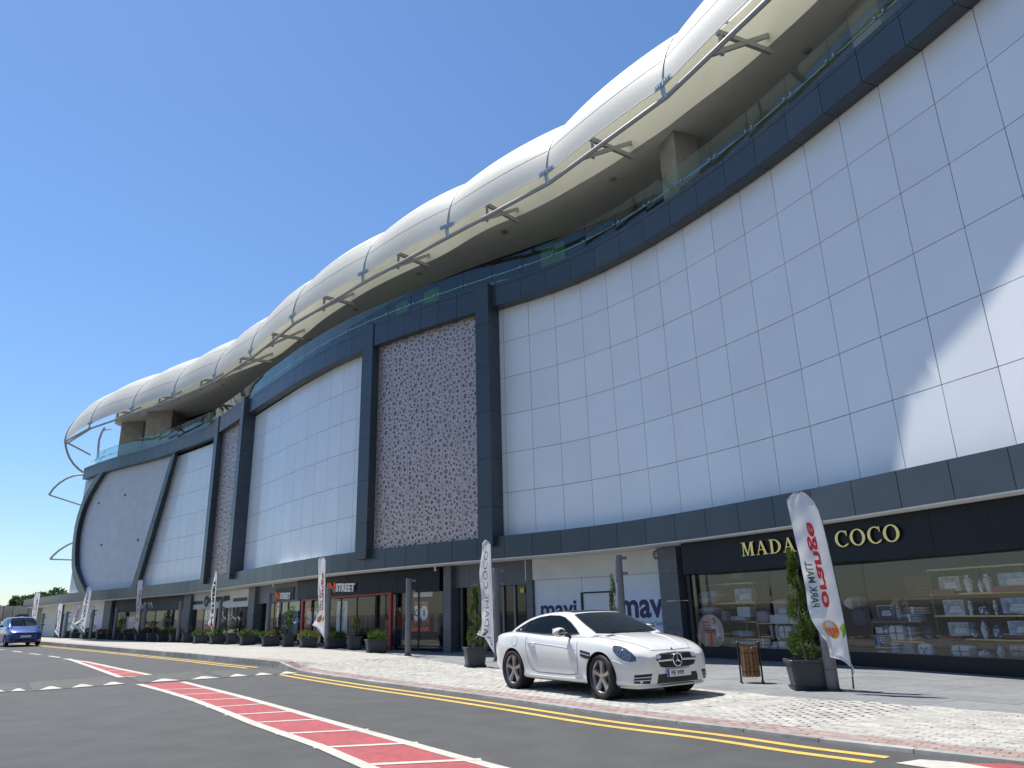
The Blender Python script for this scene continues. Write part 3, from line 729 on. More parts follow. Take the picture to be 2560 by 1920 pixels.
def inview(p):
    c = ROT.transposed() @ (Vector(p)-CAMP)
    return c.z > .5 and abs(c.x/c.z*FPX) < 1270 and -900 < c.y/c.z*FPX < 955
vis = sorted([c for c in cand if not c[4] and inview(c[:3])], key=lambda c: (Vector(c[:3])-CAMP).length)[:300]; pick = set(vis)
for c in cand:
    R = Matrix.Rotation(c[3], 4, 'Z') @ Matrix.Rotation(r2.gauss(0, .016), 4, 'X') @ Matrix.Rotation(r2.gauss(0, .012), 4, 'Y'); T = Matrix.Translation(c[:3]) @ R
    if c in pick:
        o = bpy.data.objects.new('paving_block', U_pav); C.objects.link(o); o.matrix_local = T; o.parent = pave
    else: (red if c[4] else mass).add([T @ q for q in PVB], PVF)
obj('paving_blocks', mass, M_paver_s, pave, kind='stuff', recalc=False)
obj('red_paving_blocks', red, M_redpav, pave, kind='stuff', recalc=False)
# ---- plaza: sheet under everything, slabs laid on it
plaza = thing('plaza', None, None, (0, 0, 0), kind='structure')
def kside(p):
    """(kerb position, distance from the kerb; positive on the mall side)"""
    i2 = min(range(0, len(KC), 2), key=lambda k: (KC[k].xy-p.xy).length); dd = KC[min(len(KC)-1, i2+1)]-KC[max(0, i2-1)]
    d = (KC[i2].xy-p.xy).length; return KS[i2], d if dd.y*(p.x-KC[i2].x)-dd.x*(p.y-KC[i2].y) > 0 else -d
rows = []
for k in range(160):
    s = 2+(SE-2)*k/159; lim = -4
    while lim < 14:
        p = fpt(s, lim+.3); ki, kd = kside(p)
        if kd < width_at(ki)-.25: break
        lim += .3
    rows.append([fpt(s, o, z_plaza(fpt(s, o).x)-.032) for o in [-14, -6]+[-5+(lim+5)*j/6 for j in range(7)]])
mb = MB(); mb.grid(rows, False); obj('slab_bed', mb, M_mortar, plaza, recalc=False)
U_slab = MB().box((0, 0, 0), (1, 1, 1)).mesh('slab', M_slab); fix_normals(U_slab)
base = fpt(74, 0); t0 = frot(74); ca, sa = math.cos(t0), math.sin(t0); cand = []
for i in range(-62, 40):
    for j in range(-24, 14):
        x, y = i*.8, j*.6; px_, py_ = base.x+x*ca-y*sa, base.y+x*sa+y*ca
        p = Vector((px_, py_, 0))
        if p.y < 2 or p.length > 42: continue
        fi = min(range(0, len(FC), 3), key=lambda k: (FC[k].xy-p.xy).length); off = (p-FC[fi]).xy.dot(FN[fi].xy)
        if off < -1.6: continue
        ki, kd = kside(p)
        if kd < width_at(ki)-.3: continue
        cand.append((px_, py_, z_plaza(px_)+r2.uniform(-.0015, .0015)))
vis = set(sorted([c for c in cand if inview(c)], key=lambda c: (Vector(c)-CAMP).length)[:300]); rest = MB()
for c in cand:
    z = c[2]-.02
    if c in vis: inst('paving_slab', U_slab, plaza, (c[0], c[1], z), t0, scale=(.793, .593, .03))
    else: rest.box((c[0], c[1], z), (.793, .593, .03), t0)
M_slab_s = island_var(mat('flamed grey paving slabs', (.215, .225, .235), .7, noise=.13, nscale=7, bump=.3, bscale=160, grime=.12), .12)
obj('paving_slabs', rest, M_slab_s, plaza, kind='stuff')
# ---- painted markings: sheets 4 mm above the road
def strip(name, s0, s1, o0, o1, m, lift_=.004, n=120, **kw):
    rows = []
    for k in range(n+1):
        s = s0+(s1-s0)*k/n; row = []
        for o in (o0, o1): p, _ = kpt(s, o); row.append((p.x, p.y, z_road(p.x)+lift_))
        rows.append(row)
    return obj(name, MB().grid(rows, False), m, kind='structure', recalc=False, **kw)
sy0, sy1 = ks_of(on_ground(2239, 1890, z_road)), ks_of(on_ground(748, 1683, z_road))
for a, b in ((-.30, -.42), (-.62, -.74)): strip('yellow_line', sy0, sy1, a, b, M_yellow)
sy2 = ks_of(on_ground(672, 1667, z_road)); sy3 = ks_of(on_ground(104, 1612, z_road))+20
for a, b in ((-.30, -.42), (-.62, -.74)): strip('yellow_line', sy2, sy3, a, b, M_yellow)
def rp(px, py, dz=.004):
    p = on_ground(px, py, z_road); p.z += dz; return p
def patch(name, L, m, dz, **kw):
    """flat painted shape from photo pixels on the road"""
    n = len(L); P = [rp(x, y, dz) for x, y in L]
    return obj(name, MB().add(P, [tuple(range(n))]), m, kind='structure', recalc=True, **kw)
def interp(L, t):
    d = [0]
    for a, b in zip(L, L[1:]): d.append(d[-1]+math.hypot(b[0]-a[0], b[1]-a[1]))
    x = t*d[-1]
    for i in range(len(L)-1):
        if x <= d[i+1]+1e-9: k = (x-d[i])/(d[i+1]-d[i]); return (L[i][0]+(L[i+1][0]-L[i][0])*k, L[i][1]+(L[i+1][1]-L[i][1])*k)
    return L[-1]
def at_y(L, y):
    for a, b in zip(L, L[1:]):
        if a[1] <= y <= b[1]: k = (y-a[1])/max(1e-6, b[1]-a[1]); return a[0]+(b[0]-a[0])*k
    a, b = L[-2], L[-1]; return a[0]+(b[0]-a[0])*(y-a[1])/(b[1]-a[1])
HL = [(338, 1711.7), (402, 1729), (470, 1749.9), (545, 1779), (623, 1811.6), (705, 1841), (787.5, 1870), (843, 1895), (899, 1920), (1120, 2020)]
HR = [(464, 1704.6), (535, 1722), (611, 1741), (717, 1770), (823, 1799.8), (930, 1829), (1040, 1858.6), (1155, 1890), (1269, 1920), (1600, 2010)]
def ribbon(L, R, m, dz, n=30, name='road_marking', **kw):
    rows = [[rp(*interp(L, k/n), dz), rp(*interp(R, k/n), dz)] for k in range(n+1)]
    return obj(name, MB().grid(rows, False), m, kind='structure', recalc=False, **kw)
ribbon(HL, HR, M_redpaint, .004, name='red_hatching')
def edge_line(L, toR, wd, name='white_line'):
    """white border strip of constant width inside a pixel line"""
    P = [rp(*interp(L, k/40), .008) for k in range(41)]; rows = []
    for i, p in enumerate(P):
        d = (P[min(40, i+1)]-P[max(0, i-1)]).normalized(); nn = Vector((-d.y, d.x, 0))*toR; q = p+nn*wd
        rows.append([p, q])
    obj(name, MB().grid(rows, False), M_wpaint, kind='structure', recalc=False)
edge_line(HL, 1, .15); edge_line(HR, -1, .15)
CL = [((398, 1725.2), (523, 1721)), ((437, 1738.5), (564, 1732)), ((479, 1752.5), (614, 1745.7)), ((523, 1770), (670, 1759.5)), ((567, 1789), (740, 1778.8)), ((629, 1808.5), (811, 1798)), ((696, 1836.5), (917, 1824.8)), ((790.5, 1871), (1040, 1858.3)), ((911, 1914), (1199, 1900)), ((1050, 1962), (1420, 1950))]
for (ax, ay), (bx, by) in CL:
    a, b = rp(ax-6, ay, .009), rp(bx+4, by, .009); d = (b-a).normalized(); nn = Vector((-d.y, d.x, 0))*.055
    obj('white_line', MB().add([a-nn, b-nn, b+nn, a+nn], [(0, 1, 2, 3)]), M_wpaint, kind='structure')
TL = [(164.6, 1647.5), (230, 1671), (294, 1694.5)]; TR = [(165.5, 1647), (225, 1655), (300, 1671), (388, 1688.5)]
ribbon(TL, TR, M_redpaint, .004, name='red_hatching'); edge_line(TL, 1, .17); edge_line(TR, -1, .17)
for (ax, ay), (bx, by) in (((214, 1664), (262, 1662)), ((237, 1672), (290, 1668.5)), ((255, 1679), (318, 1674.5)), ((275, 1686), (346, 1681)), ((296, 1694), (386, 1688.5))):
    a, b = rp(ax, ay, .009), rp(bx, by, .009); d = (b-a).normalized(); nn = Vector((-d.y, d.x, 0))*.07
    obj('white_line', MB().add([a-nn, b-nn, b+nn, a+nn], [(0, 1, 2, 3)]), M_wpaint, kind='structure')
for (ax, ay), (bx, by) in (((122, 1640.2), (150, 1644)), ((74, 1633.9), (101.5, 1636.6)), ((31.5, 1627.9), (55, 1630.7)), ((-10, 1624), (12, 1625))):
    a, b = rp(ax, ay, .005), rp(bx, by, .005); d = (b-a).normalized(); nn = Vector((-d.y, d.x, 0))*.09
    obj('white_dash', MB().add([a-nn, b-nn, b+nn, a+nn], [(0, 1, 2, 3)]), M_wpaint, kind='structure')
# red patch with white border that begins at the lower right corner
patch('red_hatching', [(2330, 1907), (2620, 1912), (2900, 1990), (2620, 1990)], M_redpaint, .004)
patch('white_line', [(2238, 1909), (2300, 1900), (2390, 1906), (2560, 1935), (2480, 1945)], M_wpaint, .006)
# ---- speed cushions across the road
M_rubber = mat('black rubber cushion', (.085, .085, .08), .8, noise=.25, nscale=6, bump=.4, bscale=150, grime=.15)
def cushion(nl, nr, fr, fl, group='rubber speed cushions across the road', label=None, tri=2):
    P = [rp(x, y, 0) for x, y in (nl, nr, fr, fl)]; c = sum(P, Vector())/4
    o = thing('speed_cushion', label, 'speed cushion', c, 0, group); H = .055
    ins = [p.lerp(c, .0) for p in P]
    e1, e2 = (P[1]-P[0]), (P[3]-P[0]); L1, L2 = e1.length, e2.length
    def q(u, v): return P[0]*(1-u)*(1-v)+P[1]*u*(1-v)+P[2]*u*v+P[3]*(1-u)*v
    a, b = .10/L1*2.2, .32/max(L2, .7)
    top = [q(a, b), q(1-a, b), q(1-a, 1-b), q(a, 1-b)]
    mb = MB(); mb.add([p+Vector((0, 0, .008)) for p in P]+[p+Vector((0, 0, H)) for p in top]+[p-Vector((0, 0, .02)) for p in P], [(4, 5, 6, 7), (0, 1, 5, 4), (1, 2, 6, 5), (2, 3, 7, 6), (3, 0, 4, 7), (8, 9, 1, 0), (9, 10, 2, 1), (10, 11, 3, 2), (11, 8, 0, 3)])
    obj('rubber_body', mb, M_rubber, o, world=True)
    mid = q(.5, .5)
    mb = MB(); mb.bar(q(.5, .06)+Vector((0, 0, .03)), q(.5, .94)+Vector((0, 0, .058)), .012, .004); obj('module_joint', mb, M_joint, o, world=True)
    for k in range(tri):                                    # white arrowheads on the near slope
        u0 = (k+.18)/tri; u1 = (k+.92)/tri; um = (u0+u1)/2
        def sl(u, v): p = q(u, v*b); return p+Vector((0, 0, .008+(H-.008)*v+.004))
        mb = MB(); mb.add([sl(u0, .06), sl(u1, .06), sl(um+.02, .96), sl(um-.02, .96)], [(0, 1, 2, 3)]); obj('white_arrow', mb, M_wpaint, o, world=True)
    return o
cushion((-90, 1735.5), (69, 1728), (58, 1711), (-90, 1715), label='speed cushion at the left edge of the photo, cut off by the frame', tri=3)
cushion((81, 1728), (317, 1710.5), (292, 1693), (71, 1709), label='speed cushion left of the red hatching, with a flat grey top', tri=3)
cushion((356, 1708), (558, 1695.5), (500, 1680.5), (318, 1694.5), label='speed cushion crossing the gap in the red hatching', tri=2)
cushion((561, 1694), (750, 1684), (690, 1676), (516, 1681), label='speed cushion nearest the mall kerb and yellow lines', tri=3)
# ---------------------------------------------------------------- shop fronts under the soffit
OS = -1.2                                                  # plane of the shop windows
M_black = mat('black composite sign panel', (.008, .010, .015), .4, spec=.25, noise=.1, nscale=2)
M_blackf = mat('black painted frame', (.012, .013, .016), .4)
M_win = glass('shop window', (.93, .95, .95), .05)
M_wind = glass('tinted door glass', (.45, .47, .48), .06)
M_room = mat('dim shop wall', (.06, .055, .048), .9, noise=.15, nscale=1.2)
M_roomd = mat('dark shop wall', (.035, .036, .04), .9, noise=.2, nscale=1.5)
M_sfloor = mat('shop floor', (.16, .15, .14), .35, noise=.1, nscale=3)
M_hoard = mat('white hoarding board', (.66, .68, .70), .55, noise=.04, nscale=1.5, grime=.05)
M_hoardb = mat('bluish white printed board', (.58, .63, .72), .5, noise=.04, nscale=1.5)
M_cream = mat('cream render', (.66, .645, .58), .75, noise=.06, nscale=1.5, grime=.06)
M_navy = mat('navy print', (.012, .012, .085), .5)
M_gold = mat('polished brass letter', (.62, .45, .19), .22, metal=1.0)
M_goldf = mat('brass shelf frame', (.42, .32, .14), .35, metal=.8)
M_red = mat('red painted frame', (.30, .02, .018), .4)
M_redl = mat('orange red letter', (.72, .09, .03), .45)
M_wl = mat('white letter', (.75, .75, .74), .5)
M_bl = mat('black print', (.012, .012, .014), .5)
M_orange = mat('orange poster', (.62, .11, .035), .5, noise=.05, nscale=6)
M_poster = mat('white poster', (.6, .61, .62), .5)
M_door = mat('grey aluminium door frame', (.17, .17, .165), .4, metal=.3)
M_yel = mat('yellow sticker', (.65, .52, .03), .5)
U_black, U_frame = unit_mesh('black_block', M_black), unit_mesh('frame_block', M_blackf)
U_win, U_wind = unit_mesh('window_sheet', M_win), unit_mesh('door_sheet', M_wind)
U_hoard, U_hoardb, U_cream, U_door, U_red = unit_mesh('hoarding_block', M_hoard), unit_mesh('print_board_block', M_hoardb), unit_mesh('cream_block', M_cream), unit_mesh('door_block', M_door), unit_mesh('red_block', M_red)
def sx(px, py=1560, o=OS): return hit(px, py, o)[0]
def zx(px, py, o=OS): return hit(px, py, o)[1]
def curved(name, me, s0, s1, z0, z1, o0, o1, parent, wd=1.2, gap=.006):
    if wd > 2.6:
        n = max(1, round((s1-s0)/wd)); st = (s1-s0)/n
        for i in range(n):
            mb = MB(); fstrip(mb, s0+i*st+(gap if i else 0), s0+(i+1)*st-(gap if i < n-1 else 0), z0, z1, o0, o1, .35); obj(name, mb, me.materials[0], parent, world=True)
        return
    n = max(1, round((s1-s0)/wd)); st = (s1-s0)/n
    for i in range(n): fbox(name, me, s0+i*st+(gap if i else 0), s0+(i+1)*st-(gap if i < n-1 else 0), z0, z1, o0, o1, parent)
def zs(s): return zbb(s)-.035
def col_clad(px0, px1, o_front=-.95, rows=4):
    """stone clad column: stacked slabs"""
    s0, s1 = sx(px0, 1540, o_front), sx(px1, 1540, o_front); zt = zs((s0+s1)/2); z0 = z_plaza(fpt(s0).x)-.02; h = (zt-z0)/rows
    for i in range(rows): fbox('stone_slab', U_stone, s0, s1, z0+i*h+.004, z0+(i+1)*h-.004, OS-.6, o_front, mall)
def room(s0, s1, m, depth=4.5, z1=None):
    z1 = z1 or zs((s0+s1)/2); z0 = z_plaza(fpt((s0+s1)/2).x)
    mb = MB(); fstrip(mb, s0, s1, z0, z1, OS-depth, OS-depth+.05); obj('shop_back_wall', mb, m, mall, world=True)
    mb = MB(); fstrip(mb, s0, s1, z0-.02, z0+.02, OS-depth, OS-.05); obj('shop_floor', mb, M_sfloor, mall, world=True)
    mb = MB(); fstrip(mb, s0, s1, z1-.28, z1-.24, OS-depth, OS-.05); obj('shop_ceiling', mb, m, mall, world=True)
    for s in (s0+.03, s1-.03):
        a, b = fpt(s, OS-.05), fpt(s, OS-depth); mb = MB(); mb.bar((a.x, a.y, (z0+z1)/2), (b.x, b.y, (z0+z1)/2), .06, z1-z0); obj('partition_wall', mb, m, mall, world=True)
def glazing(s0, s1, z0, z1, me, wd=2.4, frame=.05, o=OS, name='shop_window'):
    n = max(1, round((s1-s0)/wd)); st = (s1-s0)/n
    for i in range(n):
        fbox(name, me, s0+i*st+.004, s0+(i+1)*st-.004, z0, z1, o-.012, o, mall)
        if frame and i: fbox('mullion', U_frame, s0+i*st-frame/2, s0+i*st+frame/2, z0, z1, o-.05, o+.02, mall)
def flat_map(px0, py0, px1, py1, o, cap, mirror=False):
    """maps text (cap height 1) on the facade curve: baseline from photo pixel 0 to 1, cap height in metres"""
    (sa, za), (sb, zb) = hit(px0, py0, o), hit(px1, py1, o)
    def f(wd):
        def g(x, y, d):
            t = x/wd; s = sa+(sb-sa)*t; p = fpt(s, o+d); return (p.x, p.y, za+(zb-za)*t+y*cap)
        return g
    return f
def sign_text(body, px0, py0, px1, py1, o, cap, m, parent=mall, name='letter', thick=None, bold=.0, **kw):
    _, _, wd = text_mesh2d(body, bold); f = flat_map(px0, py0, px1, py1, o, cap)
    mb, _ = lettering(body, f(wd), bold, thick); return obj(name, mb, m, parent, world=True, **kw)
def board(name, px0, py0, px1, py1, o, m, th=.012, parent=mall, **kw):
    """flat upright board spanned by two photo pixels (upper left, lower right) on the facade curve"""
    sa, za = hit(px0, py0, o); sb, zb = hit(px1, py1, o); mb = MB(); fstrip(mb, sa, sb, zb, za, o-th, o, .3)
    return obj(name, mb, m, parent, world=True, **kw)
# ---- homeware shop at the right
s_c0, s_c1 = sx(1733, 1560), SE-.3
zsb = zx(1900, 1398+2, -.8); zsb = hit(2142, 1402, -.5)[1]
zwin0 = .30
curved('sign_panel', U_black, sx(1706, 1400, -.5), s_c1, zsb, zs(75)-.005, OS-.1, -.5, mall, 1.25, .004)
curved('plinth_panel', U_black, sx(1740, 1630, OS+.08), s_c1, -.03, zwin0, OS-.25, OS+.08, mall, 2.4, .003)
glazing(s_c0+.06, s_c1, zwin0, zsb, U_win, 2.9, 0)
fbox('window_frame', U_frame, s_c0-.06, s_c0+.06, 0, zsb, OS-.12, OS+.05)
fbox('window_frame', U_frame, s_c0+.06, s_c0+14, zsb-.04, zsb+.01, OS-.08, OS+.03) if False else None
room(s_c0-.1, s_c1+.2, M_room, 5.5)
# serif letters in polished brass, drawn as thick and thin strokes
def serif(ch):
    P = []
    def bar(x0, y0, x1, y1): P.append([(x0, y0), (x1, y0), (x1, y1), (x0, y1)])
    def leg(xb0, xb1, xt0, xt1): P.append([(xb0, 0), (xb1, 0), (xt1, 1), (xt0, 1)])
    if ch == 'M':
        leg(.10, .16, .12, .20); leg(.42, .52, .12, .30); leg(.42, .50, .72, .80); leg(.74, .92, .72, .90); bar(.0, 0, .27, .05); bar(.65, 0, 1.02, .05); bar(.0, .95, .22, 1); bar(.78, .95, 1.0, 1); return P, 1.04
    if ch == 'A':
        leg(.08, .14, .38, .46); leg(.62, .82, .34, .48); bar(.22, .33, .62, .39); bar(0, 0, .25, .05); bar(.5, 0, .92, .05); return P, .92
    if ch == 'D':
        bar(.10, 0, .28, 1); bar(0, 0, .3, .05); bar(0, .95, .3, 1)
        a = [math.pi/2-math.pi*k/18 for k in range(19)]
        o = [(.30+.56*math.cos(t), .5+.5*math.sin(t)) for t in a]; i = [(.30+.38*math.cos(t), .5+.445*math.sin(t)) for t in a]
        for k in range(18): P.append([o[k+1], o[k], i[k], i[k+1]])
        return P, .9
    if ch == 'E':
        bar(.10, 0, .28, 1); bar(0, 0, .72, .055); bar(0, .945, .68, 1); bar(.28, .48, .55, .54); bar(.66, 0, .74, .26); bar(.62, .76, .69, 1); bar(.5, .38, .55, .64); return P, .8
    if ch in 'CO':
        n = 40; a0, a1 = (math.radians(48), math.radians(312)) if ch == 'C' else (0, 2*math.pi)
        a = [a0+(a1-a0)*k/n for k in range(n+1)]
        o = [(.48+.48*math.cos(t), .5+.525*math.sin(t)) for t in a]; i = [(.48+(.30)*math.cos(t), .5+.455*math.sin(t)) for t in a]
        for k in range(n): P.append([o[k], o[k+1], i[k+1], i[k]])
        if ch == 'C': bar(.74, .68, .80, 1.0); bar(.76, .10, .82, .20)
        return P, .86 if ch == 'C' else 1.0
    return P, .42
word = 'MADAME COCO'; adv = []; x = 0
for ch in word: P, wd = serif(ch); adv.append((ch, x, P)); x += wd+.10
(sa, za), (sb, zb) = hit(1857, 1391, -.45), hit(2260, 1351, -.45); cap = .355
sgn = thing('shop_sign', 'raised brass serif letters on the black sign above the homeware window', 'sign', fpt((sa+sb)/2, -.45, za))
for ch, x0, P in adv:
    if ch == ' ': continue
    mb = MB()
    for q in P:
        a = [(x0+u, v) for u, v in q]
        A = [fpt(sa+(sb-sa)*u/x, -.43, za+(zb-za)*u/x+v*cap) for u, v in a]; B = [fpt(sa+(sb-sa)*u/x, -.49, za+(zb-za)*u/x+v*cap) for u, v in a]
        mb.hexa(B, A)
    obj('brass_letter', mb, M_gold, sgn, world=True)
# ---- stone column, then the hoarding
col_clad(1656, 1703); mb = MB()
s_h0, s_h1 = sx(1338), sx(1655)
z_h = (zx(1336, 1453.6)+zx(1659, 1426))/2
curved('plaster_panel', U_cream, s_h0-.35, s_h1+.2, z_h, zs(68), OS-.3, OS+.02, mall, 30)
def hb(px0, px1, me, name='hoarding_board', o=OS-.05): curved(name, me, sx(px0), sx(px1), -.05, z_h-.004, OS-.15, o, mall, 30, 0)
hb(1338, 1457, U_hoard); hb(1457.6, 1532, U_hoard, 'hoarding_door', OS-.065); hb(1532.6, 1552, U_hoard); hb(1552, 1660, U_hoard)
board('printed_board', 1345, 1500, 1456, 1642, OS-.044, M_hoardb); board('printed_board', 1554, 1474, 1662, 1640, OS-.044, M_hoardb)
for a, b, c, d in ((1457.4, 1481, 1459, 1640), (1531.5, 1478, 1533, 1640)): board('door_gap', a, b, c, d, OS-.048, M_bl, .004)
board('door_gap', 1457.4, 1480.2, 1533, 1480.8, OS-.048, M_bl, .004)
sign_text('mavi', 1352.7, 1543, 1443, 1541.5, OS-.040, .60, M_navy, name='printed_word', bold=.028)
sign_text('mavi', 1551, 1543.5, 1671, 1540.5, OS-.040, .80, M_navy, name='printed_word', bold=.028)
sign_text('Yakında/Opening Soon', 1573, 1565, 1657, 1563.5, OS-.040, .15, M_navy, name='printed_line')
sign_text('mavi.com', 1600, 1584, 1634, 1583, OS-.040, .145, M_navy, name='printed_line', bold=.01)
def cable_coil(px, py):
    s, z = hit(px, py, OS+.05); mb = MB()
    for k, (dx, r) in enumerate(((-.05, .13), (.04, .14), (.0, .12))):
        mb.tube([fpt(s+dx+r*.7*math.cos(t), OS+.05+.01*k, z+r*math.sin(t)) for t in [2*math.pi*j/16 for j in range(17)]], .008, 5)
    mb.tube([fpt(s+.1, OS+.05, z+.1), fpt(s+.16, OS+.05, z+.25), fpt(s+.2, OS+.04, z+.33)], .012, 5)
    obj('cable_coil', mb, M_bl, None, 'coil of black cable hanging on the white wall above the hoarding', 'cable')
cable_coil(1641, 1387)
def dome_camera(px, py, label):
    s, z = hit(px, py, -.7); p = fpt(s, -.7, zs(s)-.01); t = thing('security_camera', label, 'camera', p, 0, 'small white cameras under the soffit')
    obj('mount', MB().lathe([(0, 0), (.05, 0), (.05, -.05), (0, -.05)], (0, 0, 0), 10), M_wl, t)
    obj('camera_body', MB().tube([(0, 0, -.05), (.0, -.03, -.12), (.02, -.14, -.15)], .04, 8), M_wl, t)
dome_camera(1368, 1394, 'small white camera under the soffit at the left end of the white hoarding')
dome_camera(1088, 1417, 'small white camera under the soffit above the black sign')
dome_camera(684, 1462, 'small white camera under the soffit left of the black sign')
# ---- entrance between the hoarding and the black shop
s_e0, s_e1 = sx(1141), sx(1318); z_l = (zx(1135, 1467)+zx(1300, 1458))/2-.05
curved('stone_slab', U_stone, s_e0-.2, s_e1+.05, z_l, zs(63), OS-.4, OS-.02, mall, .85, .004)
col_clad(1318, 1333, OS+.05); col_clad(1108, 1127)
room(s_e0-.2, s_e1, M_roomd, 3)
glazing(s_e0, s_e1, .02, z_l, U_wind, 1.0, .07, OS-.25, 'door_pane')
for px in (1146, 1180, 1252, 1281): fbox('door_post', U_door, sx(px)-.04, sx(px)+.04, 0, z_l, OS-.3, OS-.18)
board('yellow_sticker', 1300.5, 1471, 1310, 1481, OS-.17, M_yel, .004); 
# ---- black clothes shop
s_i0, s_i1 = sx(748), sx(1107); zsi = (zx(1100, 1474, -1.0)+zx(760, 1500, -1.0))/2
curved('sign_panel', U_black, s_i0, s_i1, zsi, zs(57)-.03, OS-.1, -1.0, mall, 1.2, .004)
glazing(s_i0+.1, s_i1, .06, zsi, U_win, 1.35, .05)
curved('plinth_panel', U_black, s_i0+.1, s_i1, -.05, .06, OS-.2, OS+.02, mall, 3)
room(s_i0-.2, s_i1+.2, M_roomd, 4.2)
za_, zb_ = zx(757, 1499, -1.0), zx(981, 1481, -1.0)
fr = thing('red_frame', 'red square frame round the wide entrance of the black clothes shop', 'frame', fpt(sx(860), -1.0))
fbox('frame_post', U_red, sx(757, 1540, -1.0), sx(757, 1540, -1.0)+.16, 0, za_-.0, -1.02, -.9, fr)
fbox('frame_post', U_red, sx(979, 1540, -1.0)-.09, sx(979, 1540, -1.0)+.07, -.04, zb_, -1.02, -.9, fr)
mb = MB(); s_a_, s_b_ = sx(757, 1540, -1.0)+.16, sx(979, 1540, -1.0)-.09; fstrip(mb, s_a_, s_b_, lambda s: za_+(zb_-za_)*(s-s_a_)/(s_b_-s_a_)-.07, lambda s: za_+(zb_-za_)*(s-s_a_)/(s_b_-s_a_)-.002, -1.02, -.91); obj('frame_beam', mb, M_red, fr, world=True)
def two_tone_sign(px0, py0, px1, py1, px2, o, cap, label):
    t = thing('shop_sign', label, 'sign', fpt(sx(px0, py0, o), o))
    sign_text('IN', px0, py0, px1, py0-(px1-px0)*.09, o, cap*1.25, M_redl, t, 'red_letters', .05, .05)
    sign_text('STREET', px1+2, py0-2-(px1-px0)*.09, px2, py1, o, cap, M_wl, t, 'white_letters', .05, .04)
two_tone_sign(819, 1482, 839, 1478, 888, -.95, .34, 'red and white lettering on the black sign above the red frame')
# posters behind the glass
def sale_poster(px0, py0, px1, py1, label, o=OS-.06):
    t = thing('sale_poster', label, 'poster', fpt(sx((px0+px1)/2, (py0+py1)/2, o), o)); w_, h_ = px1-px0, py1-py0
    board('orange_sheet', px0+w_*.15, py0, px1-w_*.08, py0+h_*.64, o, M_orange, .006, t); board('orange_sheet', px0, py0+h_*.64, px1, py1-h_*.13, o+.004, M_orange, .006, t); board('orange_sheet', px0-w_*.02, py1-h_*.12, px1-w_*.02, py1, o+.002, M_redl, .006, t)
    (s0, z0), (s1, z1) = hit(px0, py1, o), hit(px1, py0, o); H = z1-z0
    sign_text('30', px0+w_*.12, py0+h_*.60, px1-w_*.06, py0+h_*.59, o+.008, H*.49, M_bl, t, 'number_outline', None, .10); sign_text('30', px0+w_*.14, py0+h_*.595, px1-w_*.08, py0+h_*.585, o+.011, H*.47, M_wl, t, 'number', None, .06)  # bolder black figures behind the white ones print their outline
    sign_text('İNDİRİM', px0+w_*.03, py0+h_*.86, px1-w_*.03, py0+h_*.852, o+.010, H*.17, M_bl, t, 'word', None, .03)
    sign_text('30', px0+w_*.3, py0+h_*.1, px1-w_*.3, py0+h_*.1, o+.01, H*.05, M_redl, t, 'small_print') if False else None
    return t
sale_poster(1029, 1505, 1073, 1578, 'orange sale poster with 30 İNDİRİM in the window right of the red frame')
sale_poster(762, 1520, 798, 1583, 'orange sale poster with 30 in the window at the left edge of the red frame')
t = thing('header_strip', 'pale printed strip hung above the right sale poster', 'strip', fpt(sx(1057), OS)); board('strip', 1034, 1480, 1081, 1491, OS-.05, M_poster, .005, t)
M_skin, M_pale = mat('printed skin tone', (.35, .22, .16), .6), mat('printed pale blue', (.33, .42, .45), .6)
def figure_poster(px0, py0, px1, py1, label, o=OS-.3, m=None):
    """poster of a standing model: backing sheet with flat printed shapes"""
    t = thing('figure_poster', label, 'poster', fpt(sx((px0+px1)/2, py1, o), o)); board('sheet', px0, py0, px1, py1, o, M_poster, .01, t)
    (s0, z0), (s1, z1) = hit(px0, py1, o), hit(px1, py0, o)
    def shape(name, P, mm, d):
        A = [fpt(s0+(s1-s0)*u, o+d, z0+(z1-z0)*v) for u, v in P]; obj(name, MB().add(A, [tuple(range(len(A)))]), mm, t, world=True)
    circ = lambda cx, cy, rx, ry: [(cx+rx*math.cos(a), cy+ry*math.sin(a)) for a in [2*math.pi*k/14 for k in range(14)]]
    shape('printed_clothes', [(.28, .0), (.45, .0), (.5, .32), (.55, 0), (.74, 0), (.72, .5), (.86, .78), (.72, .83), (.28, .83), (.14, .76), (.3, .5)], m or M_pale, .003)
    shape('printed_face', circ(.5, .89, .14, .055), M_skin, .004); shape('printed_hair', circ(.5, .93, .18, .04), M_bl, .003)
figure_poster(843, 1503, 866, 1584, 'tall pale poster of a standing model inside the black clothes shop')
# ---- grey stone bay with the smaller sign
s_g0, s_g1 = sx(634), sx(747); zg = (zx(690, 1507)+zx(740, 1503))/2
curved('stone_slab', U_stone, s_g0, s_g1, zg, zs(50)-.02, OS-.2, OS+.06, mall, 1.3, .004)
board('sign_backing', 690, 1472, 733, 1499, OS+.10, M_black, .03)
two_tone_sign(689, 1500, 700, 1497, 727, OS+.115, .30, 'smaller red and white shop lettering on the grey stone bay')
glazing(sx(690), s_g1, .1, zg, U_win, 1.4, .05); glazing(s_g0, sx(690), .02, zg, U_wind, .9, .06, OS-.2, 'door_pane')
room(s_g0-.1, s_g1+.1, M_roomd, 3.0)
curtain = board('pale_reflection', 705, 1507, 742, 1586, OS-1.0, M_hoard)  # pale board added in place of the reflection in this window
col_clad(618, 633); col_clad(455, 473); col_clad(257, 275)
